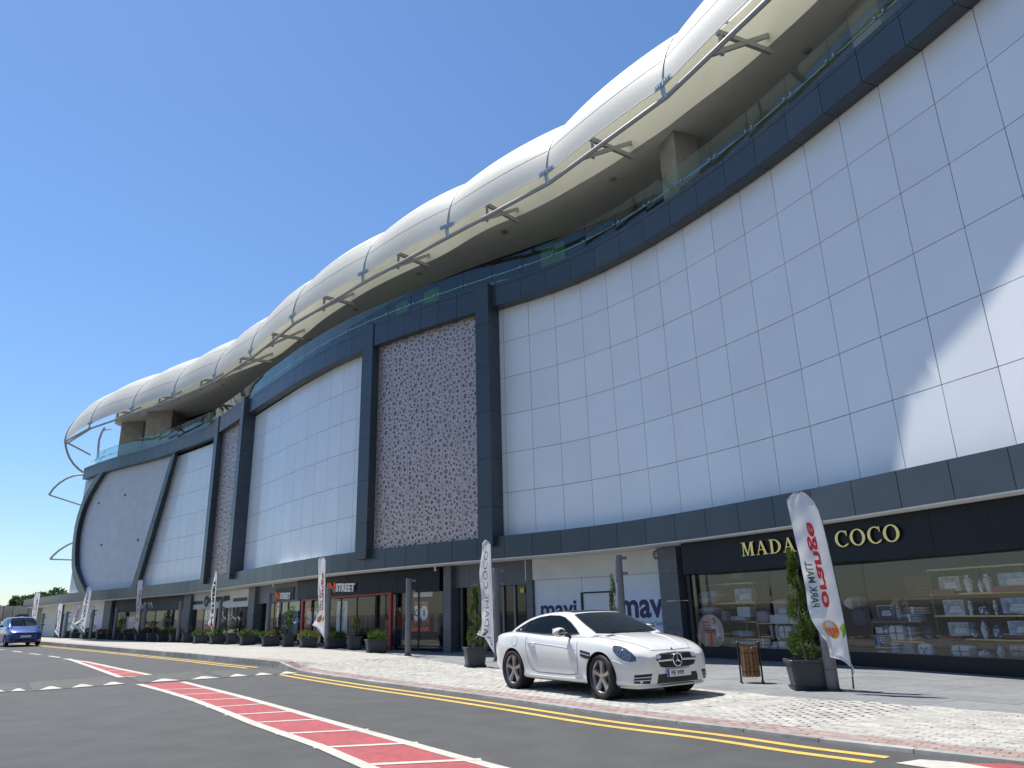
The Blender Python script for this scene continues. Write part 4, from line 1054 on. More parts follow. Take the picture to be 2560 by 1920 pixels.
# ---- cream shop with stripes and emblem
s_u0, s_u1 = sx(474), sx(618); zu = (zx(480, 1527)+zx(600, 1514))/2
curved('cream_panel', U_cream, s_u0-.1, s_u1, zu, zs(40)-.02, OS-.2, OS+.05, mall, 30)
glazing(s_u0, s_u1, .1, zu, U_win, 1.8, .05); room(s_u0-.1, s_u1+.1, M_room, 3.5)
t = thing('shop_sign', 'navy lettering with round emblem and stripes on the cream fascia', 'sign', fpt(sx(545), OS))
M_navyl = mat('navy sign letter', (.014, .017, .05), .5)
sign_text('U.S. POLO ASSN.', 524, 1506.5, 575, 1500.5, OS+.06, .30, M_navyl, t, 'navy_letters', .04, .03)
for a, b, c, d in ((474, 1504, 506, 1510.5), (583, 1496, 617, 1501.5)): board('navy_stripe', a, b, c, d, OS+.07, M_navyl, .02, t)
def emblem(px, py, o, r, parent):
    s, z = hit(px, py, o); mb = MB()
    ring = [fpt(s+r*math.cos(a), o, z+r*math.sin(a)) for a in [2*math.pi*k/20 for k in range(20)]]; mb.add(ring, [tuple(range(20))]); obj('round_emblem', mb, M_navyl, parent, world=True)
    mb = MB()
    for x, y, w_, h_ in ((-.1, -.05, .5, .16), (.12, .2, .12, .34), (-.3, -.3, .08, .4), (.12, -.3, .08, .4), (.3, .1, .2, .12)): mb.box(fpt(s+x*r, o+.01, z+y*r), (w_*r, .004, h_*r), frot(s))
    obj('emblem_rider', mb, M_wl, parent, world=True)
emblem(516, 1503.5, OS+.075, .34, t)
t = thing('price_poster', 'pale poster with stacked numbers in the cream shop window', 'poster', fpt(sx(520), OS)); board('sheet', 513, 1527, 528, 1560, OS-.04, M_poster, .006, t)
sign_text('30', 515.5, 1543, 525.5, 1542, OS-.035, .45, M_bl, t, 'number'); sign_text('20', 515.5, 1556.5, 525.5, 1555.5, OS-.035, .45, M_bl, t, 'number')
for px, lab in ((592, 'left'), (603, 'right')):
    s, z = hit(px, 1521, OS-.7); mb = MB(); mb.lathe([(0, .12), (.09, .08), (.12, 0), (.08, -.1), (0, -.12)], (0, 0, 0), 10)
    t = thing('globe_lamp', 'pale globe lamp hanging inside the cream shop, %s of the pair' % lab, 'lamp', fpt(s, OS-.7, z), 0); obj('globe', mb, M_wl, t); obj('lamp_cord', MB().tube([(0, 0, .1), (0, 0, .7)], .012, 5), M_bl, t)
M_wood = mat('oak shelf wood', (.30, .19, .10), .55, noise=.2, nscale=5)
M_goods = [mat('folded cloth %d' % i, c, .9, noise=.1, nscale=9) for i, c in enumerate(((.45, .42, .36), (.10, .12, .2), (.32, .10, .08), (.2, .25, .22), (.5, .5, .5)))]
def shelf_unit(px, wd, o, label, rows=4, h=2.2):
    s, _ = hit(px, 1560, o); p = fpt(s, o, z_plaza(fpt(s).x)+.02); t = thing('shelf_unit', label, 'shelf', p, frot(s))
    for x in (-wd/2, wd/2): obj('side_board', MB().box((x, 0, h/2), (.04, .4, h)), M_wood, t)
    for k in range(rows+1): obj('shelf_board', MB().box((0, 0, .06+k*(h-.1)/rows), (wd-.05, .38, .03)), M_wood, t)
    for k in range(rows):
        x = -wd/2+.15; z = .08+k*(h-.1)/rows
        while x < wd/2-.15:
            b = rnd.uniform(.16, .26); hh = rnd.uniform(.12, .3); obj('folded_pile', MB().box((x+b/2-.02, 0, z+hh/2), (b-.03, .3, hh)), rnd.choice(M_goods), t); x += b
shelf_unit(566, 1.6, OS-2.2, 'oak shelves of folded clothes inside the cream shop, left'); shelf_unit(603, 1.6, OS-2.2, 'oak shelves of folded clothes inside the cream shop, right')
# ---- dark shop with a thin white word
s_v0, s_v1 = sx(277), sx(455); zv = (zx(300, 1533)+zx(440, 1523))/2
curved('sign_panel', U_black, s_v0, s_v1, zv, zs(30)-.02, OS-.15, OS+.1, mall, 1.6, .004)
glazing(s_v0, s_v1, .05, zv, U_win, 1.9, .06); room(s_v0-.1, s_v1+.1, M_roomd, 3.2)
t = thing('shop_sign', 'thin white sign letters on the dark shop left of the cream shop', 'sign', fpt(sx(360), OS))
def caret_word(px0, py0, px1, py1, o, cap, m, parent, th=.07, fm=None, dep=.03):
    """the word AVVA as the shop writes it: carets without crossbars"""
    f = fm or flat_map(px0, py0, px1, py1, o, cap)(4.0); mb = MB()
    for k, up in enumerate((1, 0, 0, 1)):
        x0 = k*1.0
        for a, b in (((x0+.05, 0), (x0+.5, 1)), ((x0+.5, 1), (x0+.95, 0))):
            (xa, ya), (xb, yb) = a, b
            if not up: ya, yb = 1-ya, 1-yb
            q = [(xa-th, ya), (xa+th, ya), (xb+th, yb), (xb-th, yb)]
            if dep: mb.hexa([f(x, y, 0) for x, y in q], [f(x, y, dep) for x, y in q])
            else: mb.add([f(x, y, 0) for x, y in q], [(0, 1, 2, 3)])
    return obj('caret_letters', mb, m, parent, world=True)
caret_word(341, 1523, 382, 1519.5, OS+.11, .42, M_wl, t)
for a, b, c, d, lab in ((313, 1542, 325, 1574, 'wider'), (328.5, 1541, 333.5, 1572, 'narrower')):
    t = thing('standing_board', 'pale standing board behind the dark shop window, the %s one' % lab, 'board', fpt(sx(a), OS-.5)); board('panel', a, b, c, d, OS-.4, M_poster, .03, t)
shelf_unit(382, 1.8, OS-1.8, 'shelves inside the dark shop behind the third window', 4); shelf_unit(425, 1.8, OS-1.8, 'shelves inside the dark shop near its right column', 4)
# ---- boarded bays at the far left
s_w0, s_w1 = sx(150), sx(257); curved('plaster_panel', U_cream, s_w0, s_w1, 2.2, zs(20), OS-.2, OS+.05, mall, 30); curved('hoarding_board', U_hoard, s_w0, s_w1, -.05, 2.19, OS-.2, OS-.02, mall, 3.2, .01)
col_clad(142, 151); curved('plaster_panel', U_cream, sx(100), sx(142), -.05, zs(8), OS-.2, OS-.02, mall, 30)
board('faded_print', 177, 1545, 190, 1559, OS-.01, M_screenback, .006); board('faded_print', 180, 1572, 196, 1588, OS-.01, M_screenback, .006) if False else None
mb = MB(); a = fpt(1.3, OS); b = fpt(1.3, OS-12); mb.bar((a.x, a.y, 1.6), (b.x, b.y, 1.6), .3, 3.4); obj('end_wall', mb, M_cream, mall, world=True)
# ---------------------------------------------------------------- lamp posts, flags, planters, litter bin
M_post = mat('grey painted post', (.16, .165, .175), .45, spec=.5, noise=.06, nscale=4)
M_postd = mat('dark post base', (.05, .05, .055), .5)
LAMPS = [(2084, 1332.3, 'grey post behind the large leaning flag beside the largest planter'), (1563.5, 1387, 'grey post behind the white car, before the hoarding with the big blue word'),
         (1244, 1420, 'grey post right of the lettered flag at the entrance'), (1019.5, 1446.4, 'bare grey post in front of the right orange sale poster'),
         (819, 1470, 'grey post behind the flag at the red frame'), (668.7, 1483, 'grey post in front of the grey stone bay with the smaller sign'),
         (546, 1500, 'grey post behind the black and red flag at the cream shop'), (445.6, 1503.5, 'grey post at the column between the dark shop and the cream shop'),
         (357.7, 1511, 'grey post behind the flag in front of the dark shop sign'), (286, 1518, 'grey post at the left window of the dark shop'),
         (227.5, 1524, 'grey post behind the tall navy lettered flag'), (162.4, 1529.5, 'grey post right of the flag with black carets'), (103, 1534, 'grey post at the far left end of the mall')]
LH = 2.63; LP = []
def build_post(label):
    t = thing('lamp_post', label, 'post', (0, 0, 0), 0, 'grey posts along the pavement')
    mb = MB(); mb.lathe([(0, .0), (.105, .0), (.105, .34)], (0, 0, 0), 18, sy=.75); obj('post_base', mb, M_post, t)
    for z0, z1 in ((.345, 1.15), (1.155, 1.95), (1.955, LH)):
        mb = MB(); mb.lathe([(.102, z0), (.104, z0+.004), (.104, z1-.004), (.102, z1)], (0, 0, 0), 18, sy=.75)
        if z1 == LH: mb.lathe([(.104, z1-.004), (.09, z1), (0, z1)], (0, 0, 0), 18, sy=.75)
        obj('post_section', mb, M_post, t)
    for z in (LH-.08, LH-.46): obj('bracket_arm', MB().box((.16, 0, z), (.16, .06, .075)), M_post, t)
    obj('base_plate', MB().box((0, 0, .006), (.3, .24, .012)), M_postd, t); return t
def ground_at(px, py):
    """sight line met with the pavement or plaza, whichever it is"""
    def f(x, y):
        ki, kd = kside(Vector((x, y, 0))); W = width_at(ki); return z_pave(x, kd, W) if 0 < kd < W else z_plaza(x)+.0
    return on_ground(px, py, f)
BASEY = [1726.6, 1663, 1651, 1639.6, 1621.5, 1614.5, 1609, 1606, 1603, 1600, 1597.5, 1595, 1593.5]
post0 = None
for (px, py, lab), by in zip(LAMPS, BASEY):
    p = ground_at(px-(0 if px > 1000 else 3), by); p.z = z_plaza(p.x); zt = z_at(px, py, p); rz = -math.atan2(p.x, p.y)
    LP.append(p); k = (zt-p.z)/LH
    if post0 is None: post0 = build_post(lab); post0.location = p; post0.rotation_euler = (0, 0, rz); post0.scale = (1, 1, k)
    else: dup(post0, p, rz, lab, (1, 1, k))
# ---- feather flags
M_cloth = cloth('white flag cloth', (.80, .81, .84), .35)
M_fred, M_fgreen, M_fblack, M_fnavy = mat('flag red print', (.68, .03, .03), .7), mat('flag dark green print', (.02, .10, .07), .7), mat('flag black print', (.015, .015, .018), .7), mat('flag navy print', (.02, .022, .10), .7)
M_forange, M_forangel, M_leaf1, M_leaf2 = mat('flag fruit orange', (.75, .13, .02), .7), mat('flag fruit rind', (.72, .33, .06), .7), mat('flag leaf green', (.12, .36, .03), .7), mat('flag leaf yellow', (.45, .5, .04), .7)
def polyline_x(L, y):
    L = sorted(L, key=lambda q: q[1])
    if y <= L[0][1]: return L[0][0]
    for (xa, ya), (xb, yb) in zip(L, L[1:]):
        if ya <= y <= yb: return xa+(xb-xa)*(y-ya)/max(1e-6, yb-ya)
    return L[-1][0]
def flag(Ledge, Redge, base, D, label, prints, rip=.05, seed=1, nv=60, nu=14):
    """feather flag hung on a bent pole: the cloth is a rippled sheet between its two edges"""
    r = random.Random(seed); y0 = max(min(p[1] for p in Ledge), min(p[1] for p in Redge))-0; y0 = min(p[1] for p in Redge); y1 = max(p[1] for p in Redge)
    ph = [r.uniform(0, 6.3) for _ in range(5)]
    def P(u, v, d=0.0):
        y = y0+(y1-y0)*v; xl, xr = polyline_x(Ledge, y), polyline_x(Redge, y); x = xl+(xr-xl)*u
        k = (1-u)*(.35+.65*v)
        dep = rip*k*(math.sin(v*11+ph[0]+u*2.2)+.6*math.sin(v*23+ph[1]-u*4)+.35*math.sin(v*47+ph[2]+u*7))+rip*.25*math.sin(u*9+v*5+ph[3])
        return at_d(x, y, D+dep-d)
    bp = at_d(base[0], base[1], D+.02); t = thing('feather_flag', label, 'flag', bp, 0, 'feather flags along the pavement')
    PINV[t.name] = Matrix.Translation(bp).inverted()
    mb = MB(); mb.grid([[P(j/nu, i/nv) for j in range(nu+1)] for i in range(nv+1)]); obj('flag_cloth', mb, M_cloth, t, world=True, recalc=False)
    pole = [bp]+[P(1.0, v, -.012) for v in [1, .9, .8, .7, .6, .5, .4, .3, .2, .14, .09, .05, .02, 0.0]]
    tail = [q for q in sorted(Ledge, key=lambda q: q[1]) if q[1] < y0+(y1-y0)*.07]
    pole += [at_d(x, y, D+.012) for x, y in tail]
    mb = MB(); mb.tube(pole, [.016]+[.013]*(len(pole)-1), 6); obj('flag_pole', mb, M_postd, t, world=True)
    mb = MB()
    for dz_ in (.0, .05): mb.tube([P(1, 1, .02)+Vector((0, 0, dz_)), P(1, 1, .03)+Vector((.03, 0, dz_-.08)), P(1, 1, .02)+Vector((-.02, 0, dz_-.14))], .008, 5)
    obj('tie_cord', mb, M_cloth, t, world=True)
    for pr in prints:
        kind = pr[0]
        if kind == 'text':                                  # body, u of the baseline, height in u, v of the start, v of the end, material, bold
            _, body, u0, du, va, vb, m, bold = pr; _, _, wd = text_mesh2d(body, bold)
            mb, _ = lettering(body, lambda x, y, d: P(u0+du*y, va+(vb-va)*x/wd, .008), bold); obj('printed_word', mb, m, t, world=True)
        elif kind == 'carets':
            _, u0, du, va, vb, m = pr; caret_word(0, 0, 0, 0, 0, 0, m, t, .085, lambda x, y, d: P(u0+du*y, va+(vb-va)*x/4, .008), 0)
        elif kind == 'poly':
            _, pts, m, lift = pr; mb = MB(); mb.add([P(u, v, .007+lift) for u, v in pts], [tuple(range(len(pts)))]); obj('printed_shape', mb, m, t, world=True)
    return t
def ell(cu, cv, ru, rv, a0=0, a1=360, n=20): return [(cu+ru*math.cos(math.radians(a0+(a1-a0)*k/n)), cv+rv*math.sin(math.radians(a0+(a1-a0)*k/n))) for k in range(n+1 if a1-a0 < 360 else n)]
def fruit(cu, cv, ru, rv):
    out = [('poly', ell(cu, cv, ru, rv), M_forangel, 0), ('poly', ell(cu, cv-rv*.05, ru*.86, rv*.45, 180, 360), M_cloth, .001)]
    out = [('poly', ell(cu, cv, ru, rv), M_forangel, 0)]
    for k in range(4):
        u0, u1 = cu-ru*.86+ru*.45*k, cu-ru*.86+ru*.45*k+ru*.34
        f = lambda u: rv*.92*math.sqrt(max(0, 1-((u-cu)/ru)**2))
        out.append(('poly', [(u0, cv-rv*.2), (u1, cv-rv*.2), (u1+ru*.02, cv+f(u1)*.9), (u0+ru*.05, cv+f(u0)*.9)], M_forange, .0015))
    out.append(('poly', [(cu-ru*.95, cv-rv*.33), (cu+ru*.95, cv-rv*.33), (cu+ru*.95, cv-rv*.22), (cu-ru*.95, cv-rv*.22)], M_cloth, .002))
    lu = cu+ru*1.45
    out += [('poly', [(lu-ru*.35, cv-rv*.1), (lu+ru*.05, cv-rv*.55), (lu+ru*.4, cv-rv*.75), (lu+ru*.42, cv), (lu+ru*.25, cv+rv*.6), (lu-ru*.25, cv+rv*1.0), (lu-ru*.15, cv+rv*.4)], M_leaf1, .001),
            ('poly', [(lu-ru*.35, cv-rv*.1), (lu+ru*.05, cv-rv*.55), (lu+ru*.4, cv-rv*.75), (lu-ru*.0, cv+rv*.1), (lu-ru*.25, cv+rv*1.0), (lu-ru*.15, cv+rv*.4)], M_leaf2, .0015)]
    return out
D1 = math.hypot(LP[0].x, LP[0].y)-.35
# the print is seen from behind, so every word is mirrored
v1 = lambda y: (y-1228)/(1668-1228)
flag([(2000, 1228.5), (1984, 1234), (1967, 1252), (1969, 1262), (1975, 1290), (1984, 1330), (1991, 1362), (1999, 1392), (2002, 1412), (2008, 1440), (2014, 1472), (2017, 1498), (2019, 1515), (2024, 1535), (2030, 1552), (2042, 1572), (2056, 1592), (2067, 1606), (2072, 1620), (2076, 1646), (2096, 1646), (2112, 1655), (2127, 1668)],
     [(2000, 1228), (2018, 1236), (2034, 1252), (2046, 1275), (2054, 1300), (2062, 1330), (2074, 1380), (2085, 1430), (2096, 1480), (2106, 1530), (2115, 1580), (2122, 1625), (2129, 1668)],
     (2134, 1722), D1, 'largest white feather flag, leaning over the planter beside the homeware window',
     [('text', 'orange', .47, .30, v1(1519), v1(1306), M_fred, .03), ('text', 'PARK MALL', .13, .24, v1(1518), v1(1404), M_fgreen, .012)]+fruit(.50, v1(1574), .27, v1(1228+23)), .045, 3, 70, 18)
def small_flag(px_top, py_top, px_b, py_b, wpx, lean, base, lamp, label, prints, seed, wave=.18, dl=.3, jag=.25):
    """a feather flag from its top and bottom points and its width in the photo"""
    r = random.Random(seed); R, L = [], []
    for k in range(45):
        v = k/44; y = py_top+(py_b-py_top)*v; xr = px_top+wpx*.5+(px_b-px_top-wpx*.5)*v
        q_ = min(1, v/.045); e = max(.02, 1-(1-q_)**2)**.5; xr -= wpx*.45*(1-e)
        wv = wpx*(1+.12*v)*e*(1+wave*math.sin(v*7+seed)+wave*.6*math.sin(v*15+seed*2)); 
        if v > .86: wv *= max(.02, 1-(v-.86)/.14*.95)
        elif v > .72: wv *= 1+jag*(v-.72)/.14
        R.append((xr, y)); L.append((xr-wv, y))
    D = math.hypot(LP[lamp].x, LP[lamp].y)-dl
    return flag(L, R, base, D, label, prints, .05, seed, 44, 10)
ORA = lambda: [('text', 'orange', .52, .34, .66, .20, M_fred, .03), ('text', 'PARK MALL', .16, .26, .66, .38, M_fgreen, .015)]+fruit(.42, .76, .26, .045)
small_flag(1214, 1350, 1236, 1632, 26, 0, (1237, 1655), 2, 'white flag with thin black serif letters beside the entrance and the spiral planter', [('text', 'MADAME COCO', .30, .36, .93, .10, M_fblack, -.012)], 5, .12, .3, .9)
small_flag(806, 1391, 811, 1596, 17, 0, (812, 1618), 4, 'white flag with red word in front of the red framed entrance', ORA(), 7, .10, .3, .6)
small_flag(539, 1426, 533, 1588, 9.5, 0, (534, 1606), 6, 'narrow white flag with black and red capitals at the cream shop', [('text', 'IN', .25, .5, .92, .70, M_fred, .06), ('text', 'STREET', .25, .5, .67, .14, M_fblack, .06)], 11, .16, .3, .8)
small_flag(353, 1449, 345, 1580, 11, 0, (345, 1600), 8, 'white flag with red word in front of the dark shop', ORA(), 13, .2, .3, -.3)
small_flag(224, 1465, 211, 1582, 14, 0, (209, 1598), 10, 'tall white flag with navy capitals and a crumpled foot, left of the dark shop', [('text', 'U.S. POLO ASSN.', .30, .34, .86, .12, M_fnavy, .04), ('poly', ell(.45, .90, .22, .03), M_fnavy, 0)], 17, .05, .6, 1.6)
small_flag(153, 1507, 147, 1592, 9.5, 0, (147, 1596), 11, 'white flag with four black carets at the far boarded bays', [('carets', .25, .5, .95, .22, M_fblack)], 19, .12)
small_flag(200, 1507, 186, 1580, 10, 0, (186, 1597), 11, 'white flag with red word half hidden behind the tall navy lettered flag', ORA(), 23, .08, 1.5, .2)
small_flag(232, 1514, 228, 1588, 9, 0, (228, 1597), 10, 'white flag with small navy capitals between the tall flag and the dark shop', [('text', 'U.S. POLO ASSN.', .28, .38, .95, .22, M_fnavy, .05)], 29, .05, -1.0, .0)
small_flag(96, 1480, 87, 1572, 12, 0, (88, 1590), 12, 'leftmost white flag with red word above the blue car roof', ORA(), 31, .12, 1.0, .6)
# ---- planters with plants
M_pot = mat('anthracite plastic planter', (.045, .05, .056), .5, spec=.5, noise=.08, nscale=7, grime=.08)
M_soil = mat('potting soil', (.05, .035, .025), 1.0, noise=.3, nscale=25)
M_bark = mat('plant stem bark', (.14, .10, .07), .9, noise=.25, nscale=30)
def leafmat(name, col, tr=.3):
    m = cloth(name, col, tr, .55); n = m.node_tree; b = n.nodes['Principled BSDF']; geo = n.nodes.new('ShaderNodeNewGeometry')
    mr = n.nodes.new('ShaderNodeHueSaturation'); mp = n.nodes.new('ShaderNodeMapRange'); mp.inputs[3].default_value = .45; mp.inputs[4].default_value = 1.55
    n.links.new(geo.outputs['Random Per Island'], mp.inputs[0]); n.links.new(mp.outputs[0], mr.inputs['Value']); mr.inputs['Color'].default_value = (*col, 1)
    n.links.new(mr.outputs[0], b.inputs['Base Color'])
    t = [x for x in n.nodes if x.type == 'BSDF_TRANSLUCENT'][0]; n.links.new(mr.outputs[0], t.inputs[0]); return m
M_lgreen, M_ldark, M_lyel, M_lred, M_flower, M_olive, M_cyp, M_cyph = leafmat('green leaf', (.085, .15, .03)), leafmat('dark green leaf', (.035, .085, .025)), leafmat('yellow green leaf', (.16, .20, .04)), leafmat('reddish leaf', (.17, .09, .05)), leafmat('pink petal', (.55, .07, .13)), leafmat('olive leaf', (.13, .16, .09)), leafmat('cypress scale leaf', (.055, .105, .018)), leafmat('paler cypress leaf', (.10, .155, .025))
def leaf(mb, p, d, L, W, r):
    """one pointed leaf from p along d"""
    d = Vector(d).normalized(); s_ = d.cross(Vector((r.uniform(-1, 1), r.uniform(-1, 1), r.uniform(-1, 1)))).normalized(); p = Vector(p)
    mb.add([p, p+d*L*.5+s_*W/2, p+d*L, p+d*L*.5-s_*W/2], [(0, 1, 2, 3)])
def rdir(r, up=0.0):
    while True:
        v = Vector((r.uniform(-1, 1), r.uniform(-1, 1), r.uniform(-1, 1)))
        if .05 < v.length < 1: v.normalize(); v.z += up; return v.normalized()
def plant(kind, r, W, Wd):
    """list of (part name, mesh builder, material) with z=0 at the soil"""
    out = []
    def blob(c, rad, n, L, Wl, up=.25):
        mb = MB()
        for _ in range(n):
            d = rdir(r); q = r.uniform(.45, 1)**.6; p = Vector(c)+Vector((d.x*rad[0], d.y*rad[1], d.z*rad[2]))*q
            p.z = max(p.z, .0); dd = d+rdir(r)*.7; dd.z += up; leaf(mb, p, dd, L*r.uniform(.6, 1.3), Wl*r.uniform(.7, 1.3), r)
        return mb
    if kind in ('bush', 'red', 'pink', 'yellow'):
        n = 4; mb = MB()
        for k in range(n):
            c = ((k/(n-1)-.5)*W*.75, r.uniform(-.1, .1)*Wd, r.uniform(.08, .17)); q = blob(c, (W*.22, Wd*.42, r.uniform(.14, .26)), 130, .09, .045); mb.add(q.v, q.f)
        out.append(('shrub', mb, {'bush': M_lgreen, 'red': M_lred, 'pink': M_lgreen, 'yellow': M_lyel}[kind]))
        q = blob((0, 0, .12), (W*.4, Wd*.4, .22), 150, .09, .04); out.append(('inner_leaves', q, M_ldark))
        if kind in ('pink', 'red'):
            q = blob((r.uniform(-.1, .15)*W, 0, .24), (W*.26, Wd*.36, .10), 60 if kind == 'pink' else 25, .055, .05); out.append(('flowers', q, M_flower))
    elif kind == 'spike':                                   # rosemary or yucca: upright blades
        mb = MB()
        for _ in range(330):
            a = r.uniform(0, 6.28); q = r.uniform(0, 1)**.6; p = (math.cos(a)*q*W*.36, math.sin(a)*q*Wd*.36, r.uniform(0, .16)); d = Vector((math.cos(a)*q*.55+r.uniform(-.2, .2), math.sin(a)*q*.5, 1)); leaf(mb, p, d, r.uniform(.15, .34), .022, r)
        out.append(('blades', mb, M_lgreen)); q = blob((W*.28, 0, .08), (W*.18, Wd*.35, .12), 80, .08, .05); out.append(('side_leaves', q, M_lyel))
    elif kind == 'yucca':
        mb = MB()
        for _ in range(90):
            d = rdir(r, .35); d.z = abs(d.z); leaf(mb, (r.uniform(-.1, .1), r.uniform(-.05, .05), .06), d, r.uniform(.3, .45), .04, r)
        out.append(('blades', mb, M_lgreen))
    elif kind in ('tree', 'thin', 'ball', 'olive'):
        H = {'tree': 1.25, 'thin': .75, 'ball': .72, 'olive': .95}[kind]
        mb = MB(); top = Vector((r.uniform(-.05, .05), 0, H*.85)); mb.tube([(0, 0, -.05), (.015, 0, H*.4), top], [.018, .014, .007], 6)
        for _ in range(7):
            z = r.uniform(.3, .8)*H; d = rdir(r, .5)*r.uniform(.12, .26); mb.tube([(0.01, 0, z), Vector((0.01, 0, z))+d], [.008, .004], 5)
        out.append(('stem', mb, M_bark)); m = {'tree': M_lgreen, 'thin': M_ldark, 'ball': M_lyel, 'olive': M_olive}[kind]; mb = MB()
        if kind == 'ball': q = blob((0.01, 0, H*.78), (.17, .17, .21), 380, .07, .035); mb = q
        else:
            for _ in range({'tree': 9, 'thin': 5, 'olive': 8}[kind]):
                z = r.uniform(.3, 1.0); c = (r.uniform(-.17, .17)*(1.1-z*.5), r.uniform(-.15, .15)*(1.1-z*.5), z*H); q = blob(c, (.12, .12, .11), {'tree': 46, 'thin': 22, 'olive': 34}[kind], .10 if kind == 'tree' else .07, .05 if kind == 'tree' else .02); mb.add(q.v, q.f)
        out.append(('crown', mb, m)); q = blob((0, 0, .03), (W*.36, Wd*.36, .06), 40, .06, .04); out.append(('ground_leaves', q, M_ldark))
    return out
def pot_parts(t, W, Wd, H, tray=True):
    mb = MB(); top, bot = 1.0, .80
    def ring(w_, d_, z, bev=.04): return [(x*w_/2-math.copysign(a, x), y*d_/2-math.copysign(b, y), z) for x, y, a, b in ((-1, -1, bev, 0), (1, -1, bev, 0), (1, -1, 0, bev), (1, 1, 0, bev), (1, 1, bev, 0), (-1, 1, bev, 0), (-1, 1, 0, bev), (-1, -1, 0, bev))]
    R = [ring(W*.78, Wd*.78, .02), ring(W*.92, Wd*.92, H-.07), ring(W*.93, Wd*.93, H-.068), ring(W, Wd, H-.055), ring(W, Wd, H-.01), ring(W*.98, Wd*.98, H), ring(W*.90, Wd*.90, H), ring(W*.89, Wd*.89, H-.06)]
    vs = [p for q in R for p in q]; fs = [tuple(range(8))[::-1]]
    for i in range(len(R)-1):
        for k in range(8): fs.append((i*8+k, i*8+(k+1) % 8, i*8+8+(k+1) % 8, i*8+8+k))
    mb.add(vs, fs); obj('pot', mb, M_pot, t)
    obj('soil', MB().add(ring(W*.9, Wd*.9, H-.05), [tuple(range(8))]), M_soil, t)
    if tray:
        mb = MB(); R = [ring(W*.84, Wd*.84, .0), ring(W*.93, Wd*.93, .05), ring(W*.90, Wd*.90, .05), ring(W*.82, Wd*.82, .018)]; vs = [p for q in R for p in q]; fs = [tuple(range(8))[::-1]]
        for i in range(3):
            for k in range(8): fs.append((i*8+k, i*8+(k+1) % 8, i*8+8+(k+1) % 8, i*8+8+k))
        mb.add(vs, fs); obj('tray', mb, M_pot, t)
SH = ['rectangular', 'square']
PL = [(155, 174, 1579, 1594.6, 1, 'thin', 'leftmost square planter with a thin dark plant, beside the flag with black carets'), (174, 198.5, 1582.8, 1596, 0, 'yucca', 'rectangular planter with spiky yucca leaves left of the tall navy lettered flag'),
      (203, 225, 1583, 1597, 0, 'bush', 'rectangular planter with a round green bush right behind the crumpled flag foot'), (225, 239, 1582, 1595.5, 1, 'thin', 'square planter with a thin dark plant in front of the boarded bay'),
      (238, 264.6, 1585.5, 1599, 0, 'red', 'rectangular planter with a reddish bush left of the dark shop'), (263.6, 291, 1586, 1599, 0, 'yellow', 'rectangular planter with a yellowish bush at the left edge of the dark shop'),
      (291, 306, 1583, 1600, 1, 'tree', 'square planter with a tall leafy young tree in front of the dark shop'), (308, 335, 1586, 1601, 0, 'bush', 'rectangular planter with a low green bush left of the flag at the dark shop'),
      (335, 366, 1587, 1603.5, 0, 'red', 'rectangular planter with reddish leaves under the flag at the dark shop'), (364, 391, 1583.7, 1604.5, 1, 'ball', 'square planter with a yellowish ball tree in front of the dark shop'),
      (390, 420, 1587, 1605, 0, 'spike', 'rectangular planter with upright blades in front of the dark shop, right of the ball tree'), (421, 452.6, 1587, 1606, 0, 'bush', 'rectangular planter with a wide green bush before the column right of the dark shop'),
      (452.6, 480, 1584.6, 1607, 1, 'olive', 'square planter with a grey green olive tree left of the cream shop window'), (481, 519, 1590, 1609.5, 0, 'pink', 'rectangular planter with pink flowers left of the black and red flag'),
      (522, 562, 1590.5, 1611, 0, 'bush', 'rectangular planter with a green bush right of the black and red flag'), (562, 593, 1586, 1611, 1, 'olive', 'square planter with a small olive tree in front of the cream shop door'),
      (597, 640, 1590.5, 1612.7, 0, 'pink', 'rectangular planter with pink flowers at the column right of the cream shop'), (650.6, 701, 1592.6, 1616, 0, 'pink', 'rectangular planter with pink roses in front of the grey stone bay'),
      (703, 737, 1589, 1617, 1, 'tree', 'square planter with a tall leafy young tree in front of the grey stone bay'), (745.5, 794, 1596, 1619.7, 0, 'yellow', 'rectangular planter with a yellow green bush left of the flag at the red frame'),
      (809, 867.6, 1598, 1621.5, 0, 'spike', 'rectangular planter with upright rosemary blades right of the flag at the red frame'), (866.7, 905.5, 1594, 1625, 1, 'ball', 'square planter with a ball tree in front of the red framed entrance'),
      (910, 970.6, 1600.7, 1633, 0, 'spike', 'rightmost rectangular planter in the row, before the right post of the red frame')]
for i, (x0, x1, yr, yb, sq, kind, lab) in enumerate(PL):
    p = ground_at((x0+x1)/2, yb); k = pxm(p); W = (x1-x0)/k; H = max(.30, (yb-yr)/k*1.02); a = math.atan2(p.x, p.y)
    r = random.Random(100+i); Wd = W*.9 if sq else W*.55; p = p+Vector((math.sin(a), math.cos(a), 0))*Wd*.5
    t = thing('potted_plant', lab, 'planter', p, -a+r.uniform(-.05, .05)+(.25 if not sq else .1), SH[sq]+' planters in the long row before the shops')
    W *= .93; pot_parts(t, W, Wd, H)
    for nm, mb, m in plant(kind, r, W, Wd):
        mb.v = [(x, y, z+H-.05) for x, y, z in mb.v]; obj(nm, mb, m, t, recalc=False, kind=None if nm == 'stem' else 'stuff')
